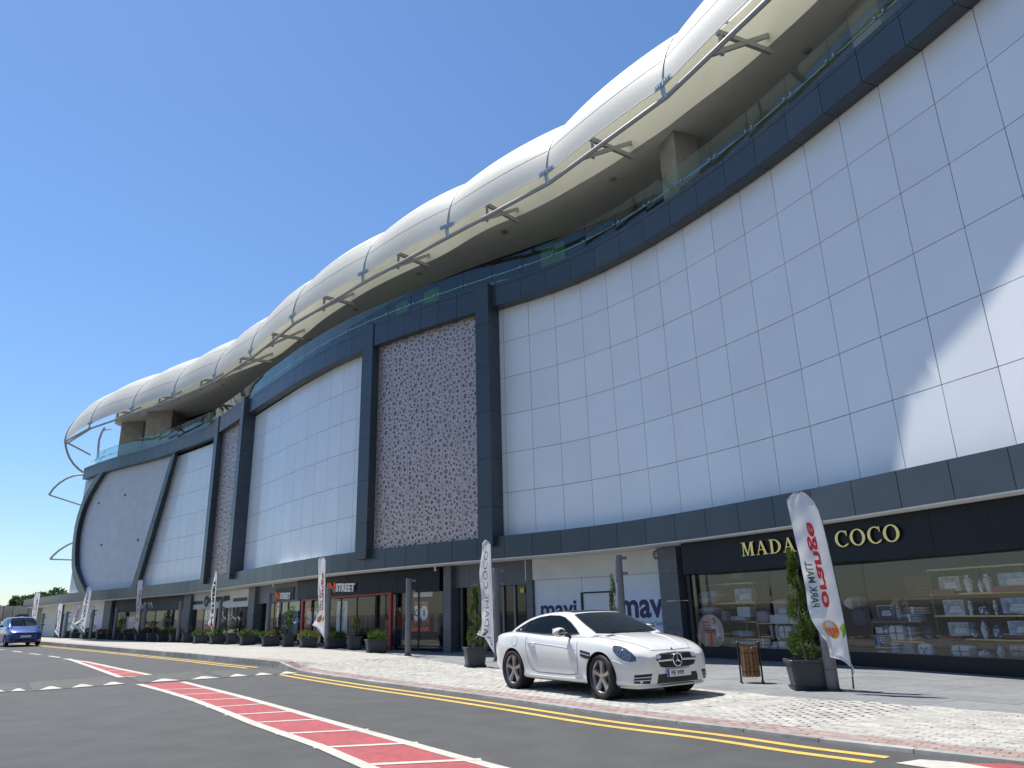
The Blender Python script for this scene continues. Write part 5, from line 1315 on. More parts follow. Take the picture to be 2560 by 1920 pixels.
def spiral(t, H, z0, rmax, turns, seed, thin=.5, dens=5200):
    """cypress clipped to a spiral: a band of foliage winding up the stem"""
    r = random.Random(seed); mb, mh = MB(), MB()
    for _ in range(dens):
        f = r.uniform(0, 1)**1.25; ang = f*turns*6.283+r.gauss(0, .75); R_ = rmax*(1-f)**.75*(.9 if f > .06 else .8)+.03
        pitch = r.gauss(0, .055*(1-f*.5)); q = r.uniform(.25, 1)**.5*R_
        p = Vector((math.cos(ang)*q, math.sin(ang)*q, z0+f*H+pitch+ (r.uniform(0, .1) if f < .08 else 0)))
        d = Vector((math.cos(ang)*.7, math.sin(ang)*.7, .75))+rdir(r)*.5; leaf(mb if r.random() < .62 else mh, p, d, r.uniform(.035, .085), .014, r)  # two leaf greens, the paler one mixed in at random
    for _ in range(int(dens*.09)):                          # feathery tip
        z = z0+H*r.uniform(.80, 1.08); leaf(mh, (r.gauss(0, .03), r.gauss(0, .03), z), Vector((r.gauss(0, .5), r.gauss(0, .5), 1)), r.uniform(.05, .12), .016, r)
    obj('foliage', mb, M_cyp, t, recalc=False, kind='stuff'); obj('young_shoots', mh, M_cyph, t, recalc=False, kind='stuff')
    st = MB(); st.tube([(.03*math.cos(k*.9), .03*math.sin(k*.9), z0-.05+H*.95*k/10) for k in range(11)], [.022-.0016*k for k in range(11)], 6); obj('stem', st, M_bark, t)
def big_pot(x0, x1, yr, yb, top, lab, seed, turns=2.6, rk=.42, dens=5200):
    p = ground_at((x0+x1)/2, yb); k = pxm(p); W = (x1-x0)/k; H = (yb-yr)/k; a = math.atan2(p.x, p.y); p = p+Vector((math.sin(a), math.cos(a), 0))*W*.42
    t = thing('potted_plant', lab, 'planter', p, -a+.22, 'big planters with spiral cypresses'); W *= .9; pot_parts(t, W, W*.92, H)
    zt = z_at(*top, p)-p.z; spiral(t, zt-H, H-.02, W*rk, turns, seed, dens=dens)
big_pot(1970, 2078, 1655, 1727, (1986, 1396), 'largest planter with a dark spiral cypress, left of the leaning flag', 5, 3.0, .40)
big_pot(1157, 1219, 1621, 1669, (1186, 1474), 'planter with a slim spiral cypress left of the white car', 9, 2.4, .36, 3600)
big_pot(1515, 1572, 1618, 1664, (1536, 1449), 'planter with a loose slim cypress behind the white car, before the hoarding', 12, 2.2, .24, 1500)
# ---- litter bin
M_slat = piece_var(mat('varnished bin slat', (.23, .115, .045), .5, noise=.25, nscale=18), .2)
M_iron = mat('black iron', (.02, .02, .022), .45)
p = ground_at(1881, 1708); k = pxm(p); a = math.atan2(p.x, p.y)
t = thing('litter_bin', 'wooden slatted litter bin on black iron posts near the homeware window', 'bin', p+Vector((math.sin(a), math.cos(a), 0))*.12, -a+.15)
Hb = (1708-1612)/k; rb = .155
slat = MB(); slat.box((0, 0, 0), (.058, .018, Hb*.74), 0); slm = slat.mesh('bin_slat', M_slat); fix_normals(slm)
for i in range(14):
    an = 2*math.pi*i/14; o = bpy.data.objects.new('slat', slm); C.objects.link(o); o.parent = t; o.location = (rb*1.03*math.sin(an), -rb*1.03*math.cos(an), Hb*.52); o.rotation_euler = (0, 0, an)
    o.rotation_euler = Matrix.Rotation(an, 4, 'Z').to_euler(); o.rotation_euler.x = 0
obj('inner_bucket', MB().lathe([(0, Hb*.17), (rb*.9, Hb*.17), (rb*.93, Hb*.86), (rb*.86, Hb*.86), (rb*.8, Hb*.25), (0, Hb*.25)], (0, 0, 0), 18), M_iron, t)
for z in (Hb*.28, Hb*.74): obj('iron_hoop', MB().lathe([(rb*1.08, z-.012), (rb*1.13, z), (rb*1.08, z+.012)], (0, 0, 0), 20), M_iron, t)
for s_ in (-1, 1):
    mb = MB(); mb.tube([(s_*(rb+.045), 0, 0), (s_*(rb+.045), 0, Hb*.95)], .018, 8); mb.lathe([(0, -.035), (.026, -.02), (.034, 0), (.026, .02), (0, .035)], (s_*(rb+.045), 0, Hb*.98), 10); mb.bar((s_*(rb+.045), -.12, .012), (s_*(rb+.045), .12, .012), .03, .024); mb.bar((s_*(rb+.04), 0, Hb*.62), (s_*rb*.95, 0, Hb*.62), .03)
    obj('iron_post', mb, M_iron, t)
# ---------------------------------------------------------------- cars
def car_body(stations, prof, nsub=2, crease=None):
    """half shell lofted through stations along x (front +x), mirrored; returns an evaluated mesh"""
    bm = bmesh.new(); rows = []
    for st in stations: rows.append([Vector(p) for p in prof(st)])
    n = len(rows[0]); full = []
    for r in rows: full.append(r+[Vector((p.x, -p.y, p.z)) for p in reversed(r[:-1])])       # right side (y<0 mirrored) over the roof line to the other side
    V = [[bm.verts.new(p) for p in r] for r in full]; m = len(full[0])
    for i in range(len(V)-1):
        for k in range(m-1): bm.faces.new((V[i][k], V[i+1][k], V[i+1][k+1], V[i][k+1]))
    bm.faces.new(V[0]); bm.faces.new(V[-1][::-1])
    bmesh.ops.recalc_face_normals(bm, faces=bm.faces)
    me = bpy.data.meshes.new('b'); bm.to_mesh(me); bm.free()
    return me
def evaluated(me, mods):
    """apply modifiers given as (type, settings) and return the resulting mesh"""
    o = bpy.data.objects.new('tmp', me); C.objects.link(o)
    for ty, kw in mods:
        md = o.modifiers.new('m', ty)
        for k, v in kw.items(): setattr(md, k, v)
    dg = bpy.context.evaluated_depsgraph_get(); out = bpy.data.meshes.new_from_object(o.evaluated_get(dg)); bpy.data.objects.remove(o); return out
def bvh_of(me):
    return BVHTree.FromPolygons([v.co.copy() for v in me.vertices], [tuple(p.vertices) for p in me.polygons])
def fill2d(P, step):
    """triangulated outline with inner points"""
    P = [Vector(p) for p in P]; out = []
    for a, b in zip(P, P[1:]+P[:1]):
        n = max(1, int((b-a).length/step)); out += [a.lerp(b, k/n) for k in range(n)]
    m = len(out); xs = [p.x for p in out]; ys = [p.y for p in out]; inn = []
    x = min(xs)+step*.5
    while x < max(xs):
        y = min(ys)+step*.5
        while y < max(ys):
            c = False; j = m-1
            for i in range(m):
                if (out[i].y > y) != (out[j].y > y) and x < (out[j].x-out[i].x)*(y-out[i].y)/(out[j].y-out[i].y)+out[i].x: c = not c
                j = i
            if c and min((out[i]-Vector((x, y))).length for i in range(m)) > step*.45: inn.append(Vector((x, y)))
            y += step
        x += step
    V, E, F, *_ = geometry.delaunay_2d_cdt(out+inn, [(i, (i+1) % m) for i in range(m)], [], 1, 1e-6)
    return V, [tuple(f) for f in F]
class Car:
    def __init__(s, root, bvh, K): s.t, s.b, s.K = root, bvh, K
    def cast(s, a, b, view):
        if view == 'R': o, d = Vector((a, -3, b)), Vector((0, 1, 0))         # right flank (y < 0): a = x, b = z
        elif view == 'L': o, d = Vector((a, 3, b)), Vector((0, -1, 0))
        elif view == 'F': o, d = Vector((4, a, b)), Vector((-1, 0, 0))       # front: a = y, b = z
        elif view == 'B': o, d = Vector((-4, a, b)), Vector((1, 0, 0))
        else: o, d = Vector((a, b, 4)), Vector((0, 0, -1))                   # top: a = x, b = y
        h, n, i, dist = s.b.ray_cast(o, d)
        if h is None: return None
        if n.dot(d) > 0: n = -n
        return h, n
    def patch(s, name, P, view, m, off=.004, step=.05, parent=None, thick=.012, world=False):
        """a panel lying on the body: outline in the given view, dropped onto the shell, with a rim of its own"""
        V, F = fill2d(P, step); top, bot = [], []
        last = None
        for v in V:
            q = s.cast(v.x, v.y, view) or last
            if q is None: q = (Vector((v.x, 0, v.y)), Vector((0, -1, 0)))
            last = q; h, n = q; top.append(h+n*off); bot.append(h-n*thick)
        nn = len(V); cnt = {}
        for f in F:
            for a, b in zip(f, f[1:]+f[:1]): cnt[(a, b)] = 1
        mb = MB(); mb.add(top, F, True); me_side = [(b, a, a+nn, b+nn) for a, b in cnt if (b, a) not in cnt]
        mb.add(top+bot, me_side); o = obj(name, mb, m, parent or s.t, recalc=False)
        me = o.data; bm = bmesh.new(); bm.from_mesh(me); bmesh.ops.recalc_face_normals(bm, faces=bm.faces); bm.to_mesh(me); bm.free()
        return o
    def seam(s, name, P, view, m, r=.005, off=.0, parent=None, step=.04):
        pts = []
        P = [Vector(p) for p in P]
        for a, b in zip(P, P[1:]):
            n = max(1, int((b-a).length/step))
            for k in range(n): pts.append(a.lerp(b, k/n))
        pts.append(P[-1]); Q = []
        for p in pts:
            q = s.cast(p.x, p.y, view)
            if q: Q.append(q[0]+q[1]*off)
        mb = MB(); mb.tube(Q, r, 6); return obj(name, mb, m, parent or s.t)
def mirror2(P): return [(a, -b) for a, b in P]
def arch_cut(me, wheels, r, w=.5, y=.95):
    """round wheel arches cut through the body sides"""
    mods = []; tmp = []
    for x, z in wheels:
        for sg in (-1, 1):
            mb = MB(); mb.lathe([(0, -w/2), (r, -w/2), (r, w/2), (0, w/2)], (x, sg*y, z), 40, 'y', smooth=False); c = mb.mesh('cut', []); fix_normals(c)
            o = bpy.data.objects.new('cut', c); C.objects.link(o); tmp.append(o); mods.append(('BOOLEAN', dict(object=o, operation='DIFFERENCE', solver='EXACT')))
    out = evaluated(me, mods)
    for o in tmp: bpy.data.objects.remove(o)
    return out
def make_wheel(car, x, y, R, rim, wd, steer=0.0, spokes=5, m_tyre=None, m_rim=None):
    sg = 1 if y > 0 else -1
    e = bpy.data.objects.new('wheel', None); C.objects.link(e); e.parent = car; e.location = (x, y, R); e.rotation_euler = (0, 0, steer)
    mb = MB(); h = wd/2
    prof = [(rim*.98, -h*.80), (rim*1.05, -h*.95), (R*.90, -h), (R*.975, -h*.86), (R, -h*.62), (R, -h*.30), (R*.985, -h*.28), (R*.985, -h*.22), (R, -h*.20), (R, h*.20), (R*.985, h*.22), (R*.985, h*.28), (R, h*.30), (R, h*.62), (R*.975, h*.86), (R*.90, h), (rim*1.05, h*.95), (rim*.98, h*.80)]
    mb.lathe(prof, (0, 0, 0), 40, 'y'); obj('tyre', mb, m_tyre, e)
    mb = MB(); o = h*.80*sg
    mb.lathe([(rim*.88, -o), (rim*.90, o*.1), (rim*.92, o*.7), (rim*.97, o*.98), (rim*1.0, o*1.0), (rim*1.0, o*.9)], (0, 0, 0), 40, 'y')
    obj('rim_barrel', mb, m_rim, e)
    mb = MB()
    for k in range(spokes):
        a = 2*math.pi*k/spokes+math.pi/2
        d, t = Vector((math.cos(a), 0, math.sin(a))), Vector((-math.sin(a), 0, math.cos(a)))
        def sec(r, w_, y0, y1): return [d*r-t*w_+Vector((0, y0, 0)), d*r+t*w_+Vector((0, y0, 0)), d*r+t*w_*.62+Vector((0, y1, 0)), d*r-t*w_*.62+Vector((0, y1, 0))]
        a1, a2, a3 = sec(rim*.12, rim*.17, o*.45, o*.86), sec(rim*.52, rim*.145, o*.50, o*.90), sec(rim*.95, rim*.20, o*.62, o*.97)
        mb.hexa(a1, a2); mb.hexa(a2, a3)
    mb.lathe([(0, o*.92), (rim*.13, o*.92), (rim*.2, o*.84), (rim*.22, o*.5)], (0, 0, 0), 20, 'y'); obj('spokes', mb, m_rim, e)
    mb = MB(); mb.lathe([(0, o*.20), (rim*.70, o*.20), (rim*.70, o*.05), (0, o*.05)], (0, 0, 0), 28, 'y'); obj('brake_disc', mb, M_disc, e)
    mb = MB(); mb.lathe([(0, o*-.3), (rim*.9, o*-.3)], (0, 0, 0), 24, 'y'); obj('hub_shadow', mb, M_tyre, e)
    return e
M_carw = mat('white car paint', (.76, .755, .72), .22, spec=.5, coat=.8)
M_tyre = mat('black tyre rubber', (.016, .016, .017), .75, noise=.15, nscale=40)
M_rim = mat('satin alloy wheel', (.40, .38, .365), .32, metal=.75)
M_disc = mat('brake disc steel', (.16, .155, .15), .4, metal=.7)
M_cglass = mat('dark car glass', (.006, .009, .010), .03, spec=.15)
M_croof = mat('glossy black roof', (.008, .008, .009), .06, spec=.6)
M_cblack = mat('black plastic trim', (.014, .014, .015), .5)
M_seam = mat('panel gap', (.03, .03, .03), .8)
M_chrome = mat('bright chrome', (.75, .76, .77), .12, metal=1.0)
M_lamp = mat('headlamp glass', (.06, .07, .08), .05, spec=.8, coat=.8)
M_lens = mat('lamp reflector', (.30, .32, .34), .2, metal=.8)
M_tail = mat('red tail lamp', (.22, .01, .012), .15, coat=.6)
M_plate = mat('white number plate', (.72, .73, .75), .4)
M_plblue = mat('plate blue', (.02, .08, .42), .4)
M_under = mat('underbody', (.012, .012, .012), .9)
# ---- the white convertible coupe: stations are (x, half width, sill z, belt z, deck z, roundness)
def ipl(T, x):
    if x <= T[0][0]: return T[0][1]
    for (a, u), (b, v) in zip(T, T[1:]):
        if a <= x <= b: t = (x-a)/(b-a); return u+(v-u)*t
    return T[-1][1]
def spline(T):
    """smooth curve through (x, value) pairs"""
    xs = [p[0] for p in T]; ys = [p[1] for p in T]
    def f(x):
        x = max(xs[0], min(xs[-1], x)); i = max(0, min(len(xs)-2, bisect.bisect_right(xs, x)-1)); h = xs[i+1]-xs[i]; t = (x-xs[i])/h
        def slope(k):
            if k == 0: return (ys[1]-ys[0])/(xs[1]-xs[0])
            if k == len(xs)-1: return (ys[-1]-ys[-2])/(xs[-1]-xs[-2])
            a, b = (ys[k]-ys[k-1])/(xs[k]-xs[k-1]), (ys[k+1]-ys[k])/(xs[k+1]-xs[k]); return 0 if a*b <= 0 else 2*a*b/(a+b)
        m0, m1 = slope(i)*h, slope(i+1)*h; t2, t3 = t*t, t*t*t
        return ys[i]*(2*t3-3*t2+1)+m0*(t3-2*t2+t)+ys[i+1]*(-2*t3+3*t2)+m1*(t3-t2)
    return f
W_ = spline([(-2.05, .66), (-2.0, .74), (-1.85, .815), (-1.6, .87), (-1.215, .903), (-.8, .892), (-.3, .878), (.3, .876), (.8, .888), (1.215, .903), (1.5, .885), (1.75, .835), (1.9, .775), (2.0, .69), (2.06, .56)])
ZS = spline([(-2.05, .80), (-1.95, .865), (-1.7, .915), (-1.215, .935), (-.8, .92), (-.3, .885), (.3, .868), (.8, .862), (1.215, .842), (1.5, .79), (1.75, .725), (1.9, .675), (2.0, .63), (2.06, .59)])
ZC = spline([(-2.05, .83), (-1.95, .915), (-1.7, .965), (-1.3, .985), (-.8, .985), (0, .965), (.7, .955), (.95, .935), (1.3, .890), (1.6, .835), (1.8, .780), (1.95, .715), (2.02, .665), (2.06, .615)])
ZB = spline([(-2.05, .42), (-1.95, .33), (-1.7, .235), (-1.2, .205), (-.8, .185), (.8, .185), (1.2, .19), (1.7, .19), (1.95, .185), (2.06, .24)])
ZM = spline([(-2.05, .62), (-1.2, .60), (.5, .56), (1.3, .55), (1.9, .46), (2.06, .42)])
def prof_w(x):
    w, zs_, zc, zb, zm = W_(x), ZS(x), ZC(x), ZB(x), ZM(x)
    k = 1 if abs(x) < 1.9 else .97
    return [(x, -w*.60, zb-.01), (x, -w*.925, zb), (x, -w*.985, zb+.07), (x, -w*.965, zb+.13), (x, -w*.985, (zb+.13+zm)/2), (x, -w*1.0, zm), (x, -w*.992, zm+(zs_-zm)*.50), (x, -w*.968, zs_-.035), (x, -w*.92, zs_+.005), (x, -w*.80, zs_+(zc-zs_)*.48), (x, -w*.55, zs_+(zc-zs_)*.82), (x, -w*.28, zc-.004), (x, 0, zc)]
xs_ = [-2.06, -2.03, -1.95, -1.82, -1.65, -1.45, -1.215, -1.0, -.8, -.5, -.2, .1, .4, .7, .95, 1.215, 1.45, 1.62, 1.78, 1.9, 1.98, 2.04, 2.075]
def build_white():
    base = evaluated(car_body(xs_, prof_w), [('SUBSURF', dict(levels=2, render_levels=2))])
    RW = .325
    shell = arch_cut(base, ((-1.215, RW+.01), (1.215, RW+.01)), .352, .62, .92)
    t = thing('convertible_coupe', 'white two seat convertible coupe with black roof parked on the pavers before the hoarding', 'car')
    for p in shell.polygons: p.use_smooth = True
    shell.materials.clear(); shell.materials.append(M_carw)
    o = obj('body', shell, M_carw, t); 
    try: shell.set_sharp_from_angle(angle=math.radians(32))
    except Exception: pass
    c = Car(t, bvh_of(base), 1)
    # dark tub and arch linings
    mb = MB(); mb.box((0, 0, .36), (3.4, 1.28, .38)); obj('underbody', mb, M_under, t)
    for x in (-1.215, 1.215):
        for sg in (-1, 1):
            mb = MB(); mb.lathe([(.345, -.14), (.345, .13)], (x, sg*.74, RW+.01), 32, 'y'); obj('arch_lining', mb, M_under, t)
    # greenhouse: roof loft
    gx = [(-1.62, .985, .985, .60), (-1.45, 1.035, .60, .60), (-1.2, 1.115, .655, .0), (-.95, 1.19, .0, .0), (-.6, 1.262, 0, 0), (-.3, 1.288, 0, 0), (0, 1.290, 0, 0), (.2, 1.265, 0, 0), (.45, 1.165, 0, 0), (.7, 1.045, 0, 0), (.93, .935, 0, 0)]
    zr = spline([(-1.66, .965), (-1.45, 1.045), (-1.2, 1.135), (-.95, 1.212), (-.6, 1.275), (-.25, 1.298), (.02, 1.288), (.18, 1.258), (.45, 1.150), (.7, 1.045), (1.0, .905)])
    wr = spline([(-1.66, .55), (-1.45, .60), (-1.2, .635), (-.9, .640), (-.4, .625), (0, .605), (.2, .615), (.45, .655), (.7, .705), (1.0, .74)])
    wb = spline([(-1.66, .66), (-1.45, .73), (-1.2, .775), (-.8, .80), (-.2, .80), (.3, .805), (.7, .81), (1.0, .79)])
    def prof_g(x):
        zt, zb0 = zr(x), ZC(x)-.10 if x > -1.5 else ZC(x)-.06; zbelt = ZS(x)+.015; a, b = wb(x), wr(x)
        if zt < zbelt+.05: zbelt = zt-.05
        return [(x, -a*.97, zbelt-.10), (x, -a, zbelt), (x, -(a*.62+b*.38), zbelt+(zt-zbelt)*.38), (x, -(a*.26+b*.74), zbelt+(zt-zbelt)*.74), (x, -b*.965, zbelt+(zt-zbelt)*.93), (x, -b*.80, zt-.010), (x, -b*.4, zt), (x, 0, zt+.004)]
    gxs = [-1.66, -1.45, -1.25, -1.05, -.85, -.6, -.35, -.1, .06, .18, .32, .5, .7, .9, 1.0]
    gme = evaluated(car_body(gxs, prof_g), [('SUBSURF', dict(levels=2, render_levels=2))])
    for p in gme.polygons: p.use_smooth = True
    gme.materials.clear(); gme.materials.append(M_carw); obj('roof_shell', gme, M_carw, t)
    g = Car(t, bvh_of(gme), 1)
    # glass and roof panels lie on the shell
    side = [(-1.30, .965), (-1.12, 1.045), (-.90, 1.130), (-.62, 1.195), (-.32, 1.222), (-.06, 1.215), (.10, 1.185), (.30, 1.105), (.50, 1.005), (.62, .935), (.20, .915), (-.4, .925), (-.95, .950)]
    for v in 'RL':
        g.patch('side_window', side, v, M_cglass, .004, .07)
        g.seam('window_divider', [(-.93, .950), (-.90, 1.128)], v, M_cblack, .010, .004)
        g.seam('window_rubber', side+[side[0]], v, M_cblack, .0075, .003)
    ws = [(.985, -.62), (.90, -.685), (.62, -.655), (.36, -.585), (.20, -.545), (.19, 0), (.20, .545), (.36, .585), (.62, .655), (.90, .685), (.985, .62), (1.005, 0)]
    ws = [(.90, -.66), (.64, -.635), (.40, -.585), (.215, -.535), (.20, -.25), (.20, .25), (.215, .535), (.40, .585), (.64, .635), (.90, .66), (.945, .3), (.945, -.3)]
    g.patch('windscreen', ws, 'T', M_cglass, .004, .08); g.seam('windscreen_rubber', ws+[ws[0]], 'T', M_cblack, .008, .002)
    g.patch('roof_panel', [(.11, -.46), (-.62, -.50), (-.80, -.46), (-.80, .46), (-.62, .50), (.11, .46)], 'T', M_croof, .004, .1)
    g.patch('rear_window', [(-1.0, -.46), (-1.46, -.42), (-1.46, .42), (-1.0, .46)], 'T', M_cglass, .004, .1)
    for sg in (-1, 1):
        e = obj('wiper', MB().tube([(.965, sg*.10, .955), (.93, sg*-.25+.1, .968), (.90, sg*-.42+.1, .985)], .010, 5), M_cblack, t)
    for s_ in (-1, 1):                                       # seats behind the glass are hinted at as head restraints above the belt
        pass
    # doors, flaps and gaps
    door = [(.64, .86), (.66, .70), (.655, .45), (.63, .335), (.40, .315), (-.45, .315), (-.62, .36), (-.72, .50), (-.79, .70), (-.775, .86), (-.72, .935)]
    for v in 'RL':
        c.seam('door_gap', door, v, M_seam, .0045, -.0005)
        c.seam('bumper_gap', [(1.60, .60), (1.57, .50), (1.58, .30)], v, M_seam, .004, -.0005) if False else None
        c.seam('wing_crease', [(.60, .70), (.2, .735), (-.3, .765), (-.62, .785)], v, M_carw, .012, -.006)
        c.seam('sill_crease', [(.80, .262), (0, .255), (-.70, .265)], v, M_carw, .016, -.006)
        sg = -1 if v == 'R' else 1
        q = c.cast(-.55, .765, v); h, n = q
        c.patch('handle_cup', [(-.645+.085*math.cos(a), .765+.032*math.sin(a)) for a in [2*math.pi*k/14 for k in range(14)]], v, M_carw, -.004, .03)
        mb = MB(); y = h.y+sg*.022; mb.tube([(-.74, y-sg*.022, .772), (-.70, y, .776), (-.62, y+sg*.004, .774), (-.55, y, .768), (-.525, y-sg*.02, .765)], [.012, .015, .016, .014, .010], 8); obj('door_handle', mb, M_carw, t)
        mb = MB(); mb.box((-.625, y+sg*.014, .783), (.13, .006, .008)); obj('handle_strip', mb, M_chrome, t)
        # side vent with bright bars
        vent = [(.735, .700), (1.00, .665), (.985, .575), (.90, .570), (.745, .605)]
        c.patch('side_vent', vent, v, M_cblack, .003, .05); c.seam('vent_bar', [(.74, .655), (.985, .622)], v, M_chrome, .009, .006)
        c.patch('side_repeater', [(.70, .655), (.735, .652), (.735, .640), (.70, .642)], v, M_lens, .003, .02) if False else None
        # mirror
        e = thing_part = bpy.data.objects.new('wing_mirror', None); C.objects.link(e); e.parent = t
        mb = MB(); mb.lathe([(0, -.12), (.045, -.115), (.075, -.07), (.08, 0), (.075, .05), (.055, .075)], (0, 0, 0), 16, 'x'); me_ = [((x*.85)+.36, sg*.985+y*1.35, z*.95+.965) for x, y, z in mb.v]; mb.v = [(x+.0, y, z) for x, y, z in me_]; obj('mirror_shell', mb, M_carw, e)
        mb = MB(); mb.box((.30, sg*.985, .965), (.008, .19, .115)); obj('mirror_glass', mb, M_chrome, e)
        mb = MB(); mb.box((.455, sg*.985, .955), (.008, .20, .014)); obj('mirror_lamp', mb, M_lens, e)
        mb = MB(); mb.tube([(.40, sg*.80, .895), (.385, sg*.86, .915), (.38, sg*.92, .93)], [.03, .026, .028], 8); obj('mirror_foot', mb, M_cblack, e)
        # headlamp, tail lamp, front reflector line
        hl = [(1.50, .775), (1.62, .765), (1.75, .728), (1.86, .675), (1.935, .615), (1.94, .565), (1.86, .555), (1.74, .580), (1.62, .640), (1.53, .710)]
        c.patch('headlamp', hl, v, M_lamp, .006, .04); c.seam('headlamp_edge', hl+[hl[0]], v, M_seam, .004, .002)
        for x, z, r in ((1.66, .682, .045), (1.755, .645, .036), (1.83, .622, .042)):
            q = c.cast(x, z, v)
            if q:
                h, n = q; mb = MB(); ax = n.orthogonal().normalized(); bx = n.cross(ax)
                for r0, o0 in ((r, .010),): 
                    ring = [h+n*o0+ax*(r*math.cos(k))+bx*(r*math.sin(k)) for k in [2*math.pi*j/16 for j in range(16)]]; inn = [h+n*(o0-.001)+ax*(r*.55*math.cos(k))+bx*(r*.55*math.sin(k)) for k in [2*math.pi*j/16 for j in range(16)]]
                    mb.add(ring+inn, [(j, (j+1) % 16, 16+(j+1) % 16, 16+j) for j in range(16)])
                obj('lamp_ring', mb, M_lens, t)
        tl = [(-1.80, .895), (-1.99, .845), (-2.02, .74), (-1.93, .73), (-1.80, .80)]
        c.patch('tail_lamp', tl, v, M_tail, .006, .05)
        c.seam('bumper_line', [(1.52, .57), (1.70, .525), (1.90, .505)], v, M_carw, .010, -.004)
        c.patch('corner_intake', [(1.66, .40), (1.84, .405), (1.84, .30), (1.66, .30)], v, M_cblack, .003, .04) if False else None
    c.patch('fuel_flap', [(-1.13+.085*math.cos(a), .80+.085*math.sin(a)) for a in [2*math.pi*k/20 for k in range(20)]], 'R', M_carw, .0025, .04)
    c.seam('fuel_flap_gap', [(-1.13+.085*math.cos(a), .80+.085*math.sin(a)) for a in [2*math.pi*k/24 for k in range(25)]], 'R', M_seam, .003, .0005)
    # bonnet edges and air slots
    bon = [(.93, -.70), (1.25, -.685), (1.55, -.60), (1.78, -.50), (1.92, -.42)]
    c.seam('bonnet_gap', bon, 'T', M_seam, .004, 0); c.seam('bonnet_gap', mirror2(bon), 'T', M_seam, .004, 0); c.seam('bonnet_gap', [(1.955, -.44), (1.985, 0), (1.955, .44)], 'T', M_seam, .004, 0)
    for sg in (-1, 1):
        c.seam('bonnet_crease', [(1.05, sg*.40), (1.4, sg*.36), (1.9, sg*.26)], 'T', M_carw, .014, -.006)
        c.patch('bonnet_slot', [(1.02, sg*.34), (1.10, sg*.34), (1.13, sg*.60), (1.05, sg*.60)], 'T', M_cblack, .002, .05)
    mb = MB(); q = c.cast(1.945, 0, 'T'); mb.lathe([(0, .006), (.026, .004), (.028, 0)], q[0], 16); obj('bonnet_badge', mb, M_chrome, t)
    # grille with bar and star, intakes, plate
    gr = [(-.40, .625), (-.30, .645), (0, .655), (.30, .645), (.40, .625), (.42, .56), (.355, .465), (.25, .445), (0, .44), (-.25, .445), (-.355, .465), (-.42, .56)]
    c.patch('grille', gr, 'F', M_cblack, .003, .05); c.seam('grille_rim', gr+[gr[0]], 'F', M_chrome, .008, .004)
    c.seam('grille_bar', [(-.40, .548), (-.2, .552), (-.10, .553)], 'F', M_chrome, .018, .012); c.seam('grille_bar', [(.40, .548), (.2, .552), (.10, .553)], 'F', M_chrome, .018, .012)
    h, n = c.cast(0, .553, 'F'); x0 = h.x+.022
    mb = MB(); mb.tube([(x0, .092*math.cos(a), .553+.092*math.sin(a)) for a in [2*math.pi*k/32 for k in range(33)]], .0115, 8, cap=False)
    for k in range(3):
        a = math.pi/2+2*math.pi*k/3; d, s2 = Vector((0, math.cos(a), math.sin(a))), Vector((0, -math.sin(a), math.cos(a))); o_ = Vector((x0, 0, .553))
        mb.add([o_+s2*.017, o_+d*.09, o_-s2*.017, o_+Vector((.012, 0, 0))], [(0, 1, 3), (1, 2, 3), (2, 1, 0)])
    obj('grille_star', mb, M_chrome, t)
    li = [(-.40, .365), (.40, .365), (.44, .235), (-.44, .235)]; c.patch('lower_intake', li, 'F', M_cblack, .003, .05)
    for sg in (-1, 1):
        ci = [(sg*.52, .385), (sg*.75, .372), (sg*.755, .255), (sg*.56, .245)]; c.patch('corner_intake', ci, 'F', M_cblack, .003, .04)
        for z in (.335, .295): c.seam('intake_bar', [(sg*.54, z+.004), (sg*.75, z-.004)], 'F', M_chrome, .008, .008)
    c.seam('front_lip', [(-.80, .195), (-.4, .200), (0, .200), (.4, .200), (.80, .195)], 'F', M_carw, .018, .006)
    h, n = c.cast(0, .375, 'F'); xp = h.x+.028
    pt = bpy.data.objects.new('number_plate', None); C.objects.link(pt); pt.parent = t
    obj('plate', MB().box((xp, 0, .372), (.012, .50, .105)), M_plate, pt); obj('plate_band', MB().box((xp+.007, -.228, .372), (.003, .042, .103)), M_plblue, pt)
    mb, wd = lettering('PE 999', lambda x, y, d: (xp+.009, -.165+x/5.1*.36, .340+y*.068), .012); 
    mb.v = [(x, y, z) for x, y, z in mb.v]; obj('plate_text', mb, M_cblack, pt, recalc=False)
    # wheels
    for x, y, st in ((1.215, -.775, math.radians(-7)), (1.215, .775, math.radians(-7)), (-1.215, -.78, 0), (-1.215, .78, 0)):
        make_wheel(t, x, y, RW, .238, .235, st, 5, M_tyre, M_rim)
    return t
wc = build_white()
def squash(o, x0=1.40, k=.86):
    """shorter front overhang"""
    for ch in o.children:
        if ch.type == 'MESH':
            for v in ch.data.vertices:
                if v.co.x > x0: v.co.x = x0+(v.co.x-x0)*k
        elif ch.name.startswith('number_plate'): squash(ch, x0, k)
squash(wc)
pF, pR = on_ground(1503.6, 1749, lambda x, y: .012), on_ground(1282, 1721, lambda x, y: .012)
dx_ = (pF-pR); L_ = dx_.length; k_ = L_/2.43; hd = math.atan2(dx_.y, dx_.x)
u_, n_ = dx_.normalized(), Vector((-dx_.normalized().y, dx_.normalized().x, 0))
cpos = (pF+pR)/2+n_*(.89*k_); cpos.z = .008
wc.location = cpos; wc.rotation_euler = (0, 0, hd); wc.scale = (k_, k_, k_)

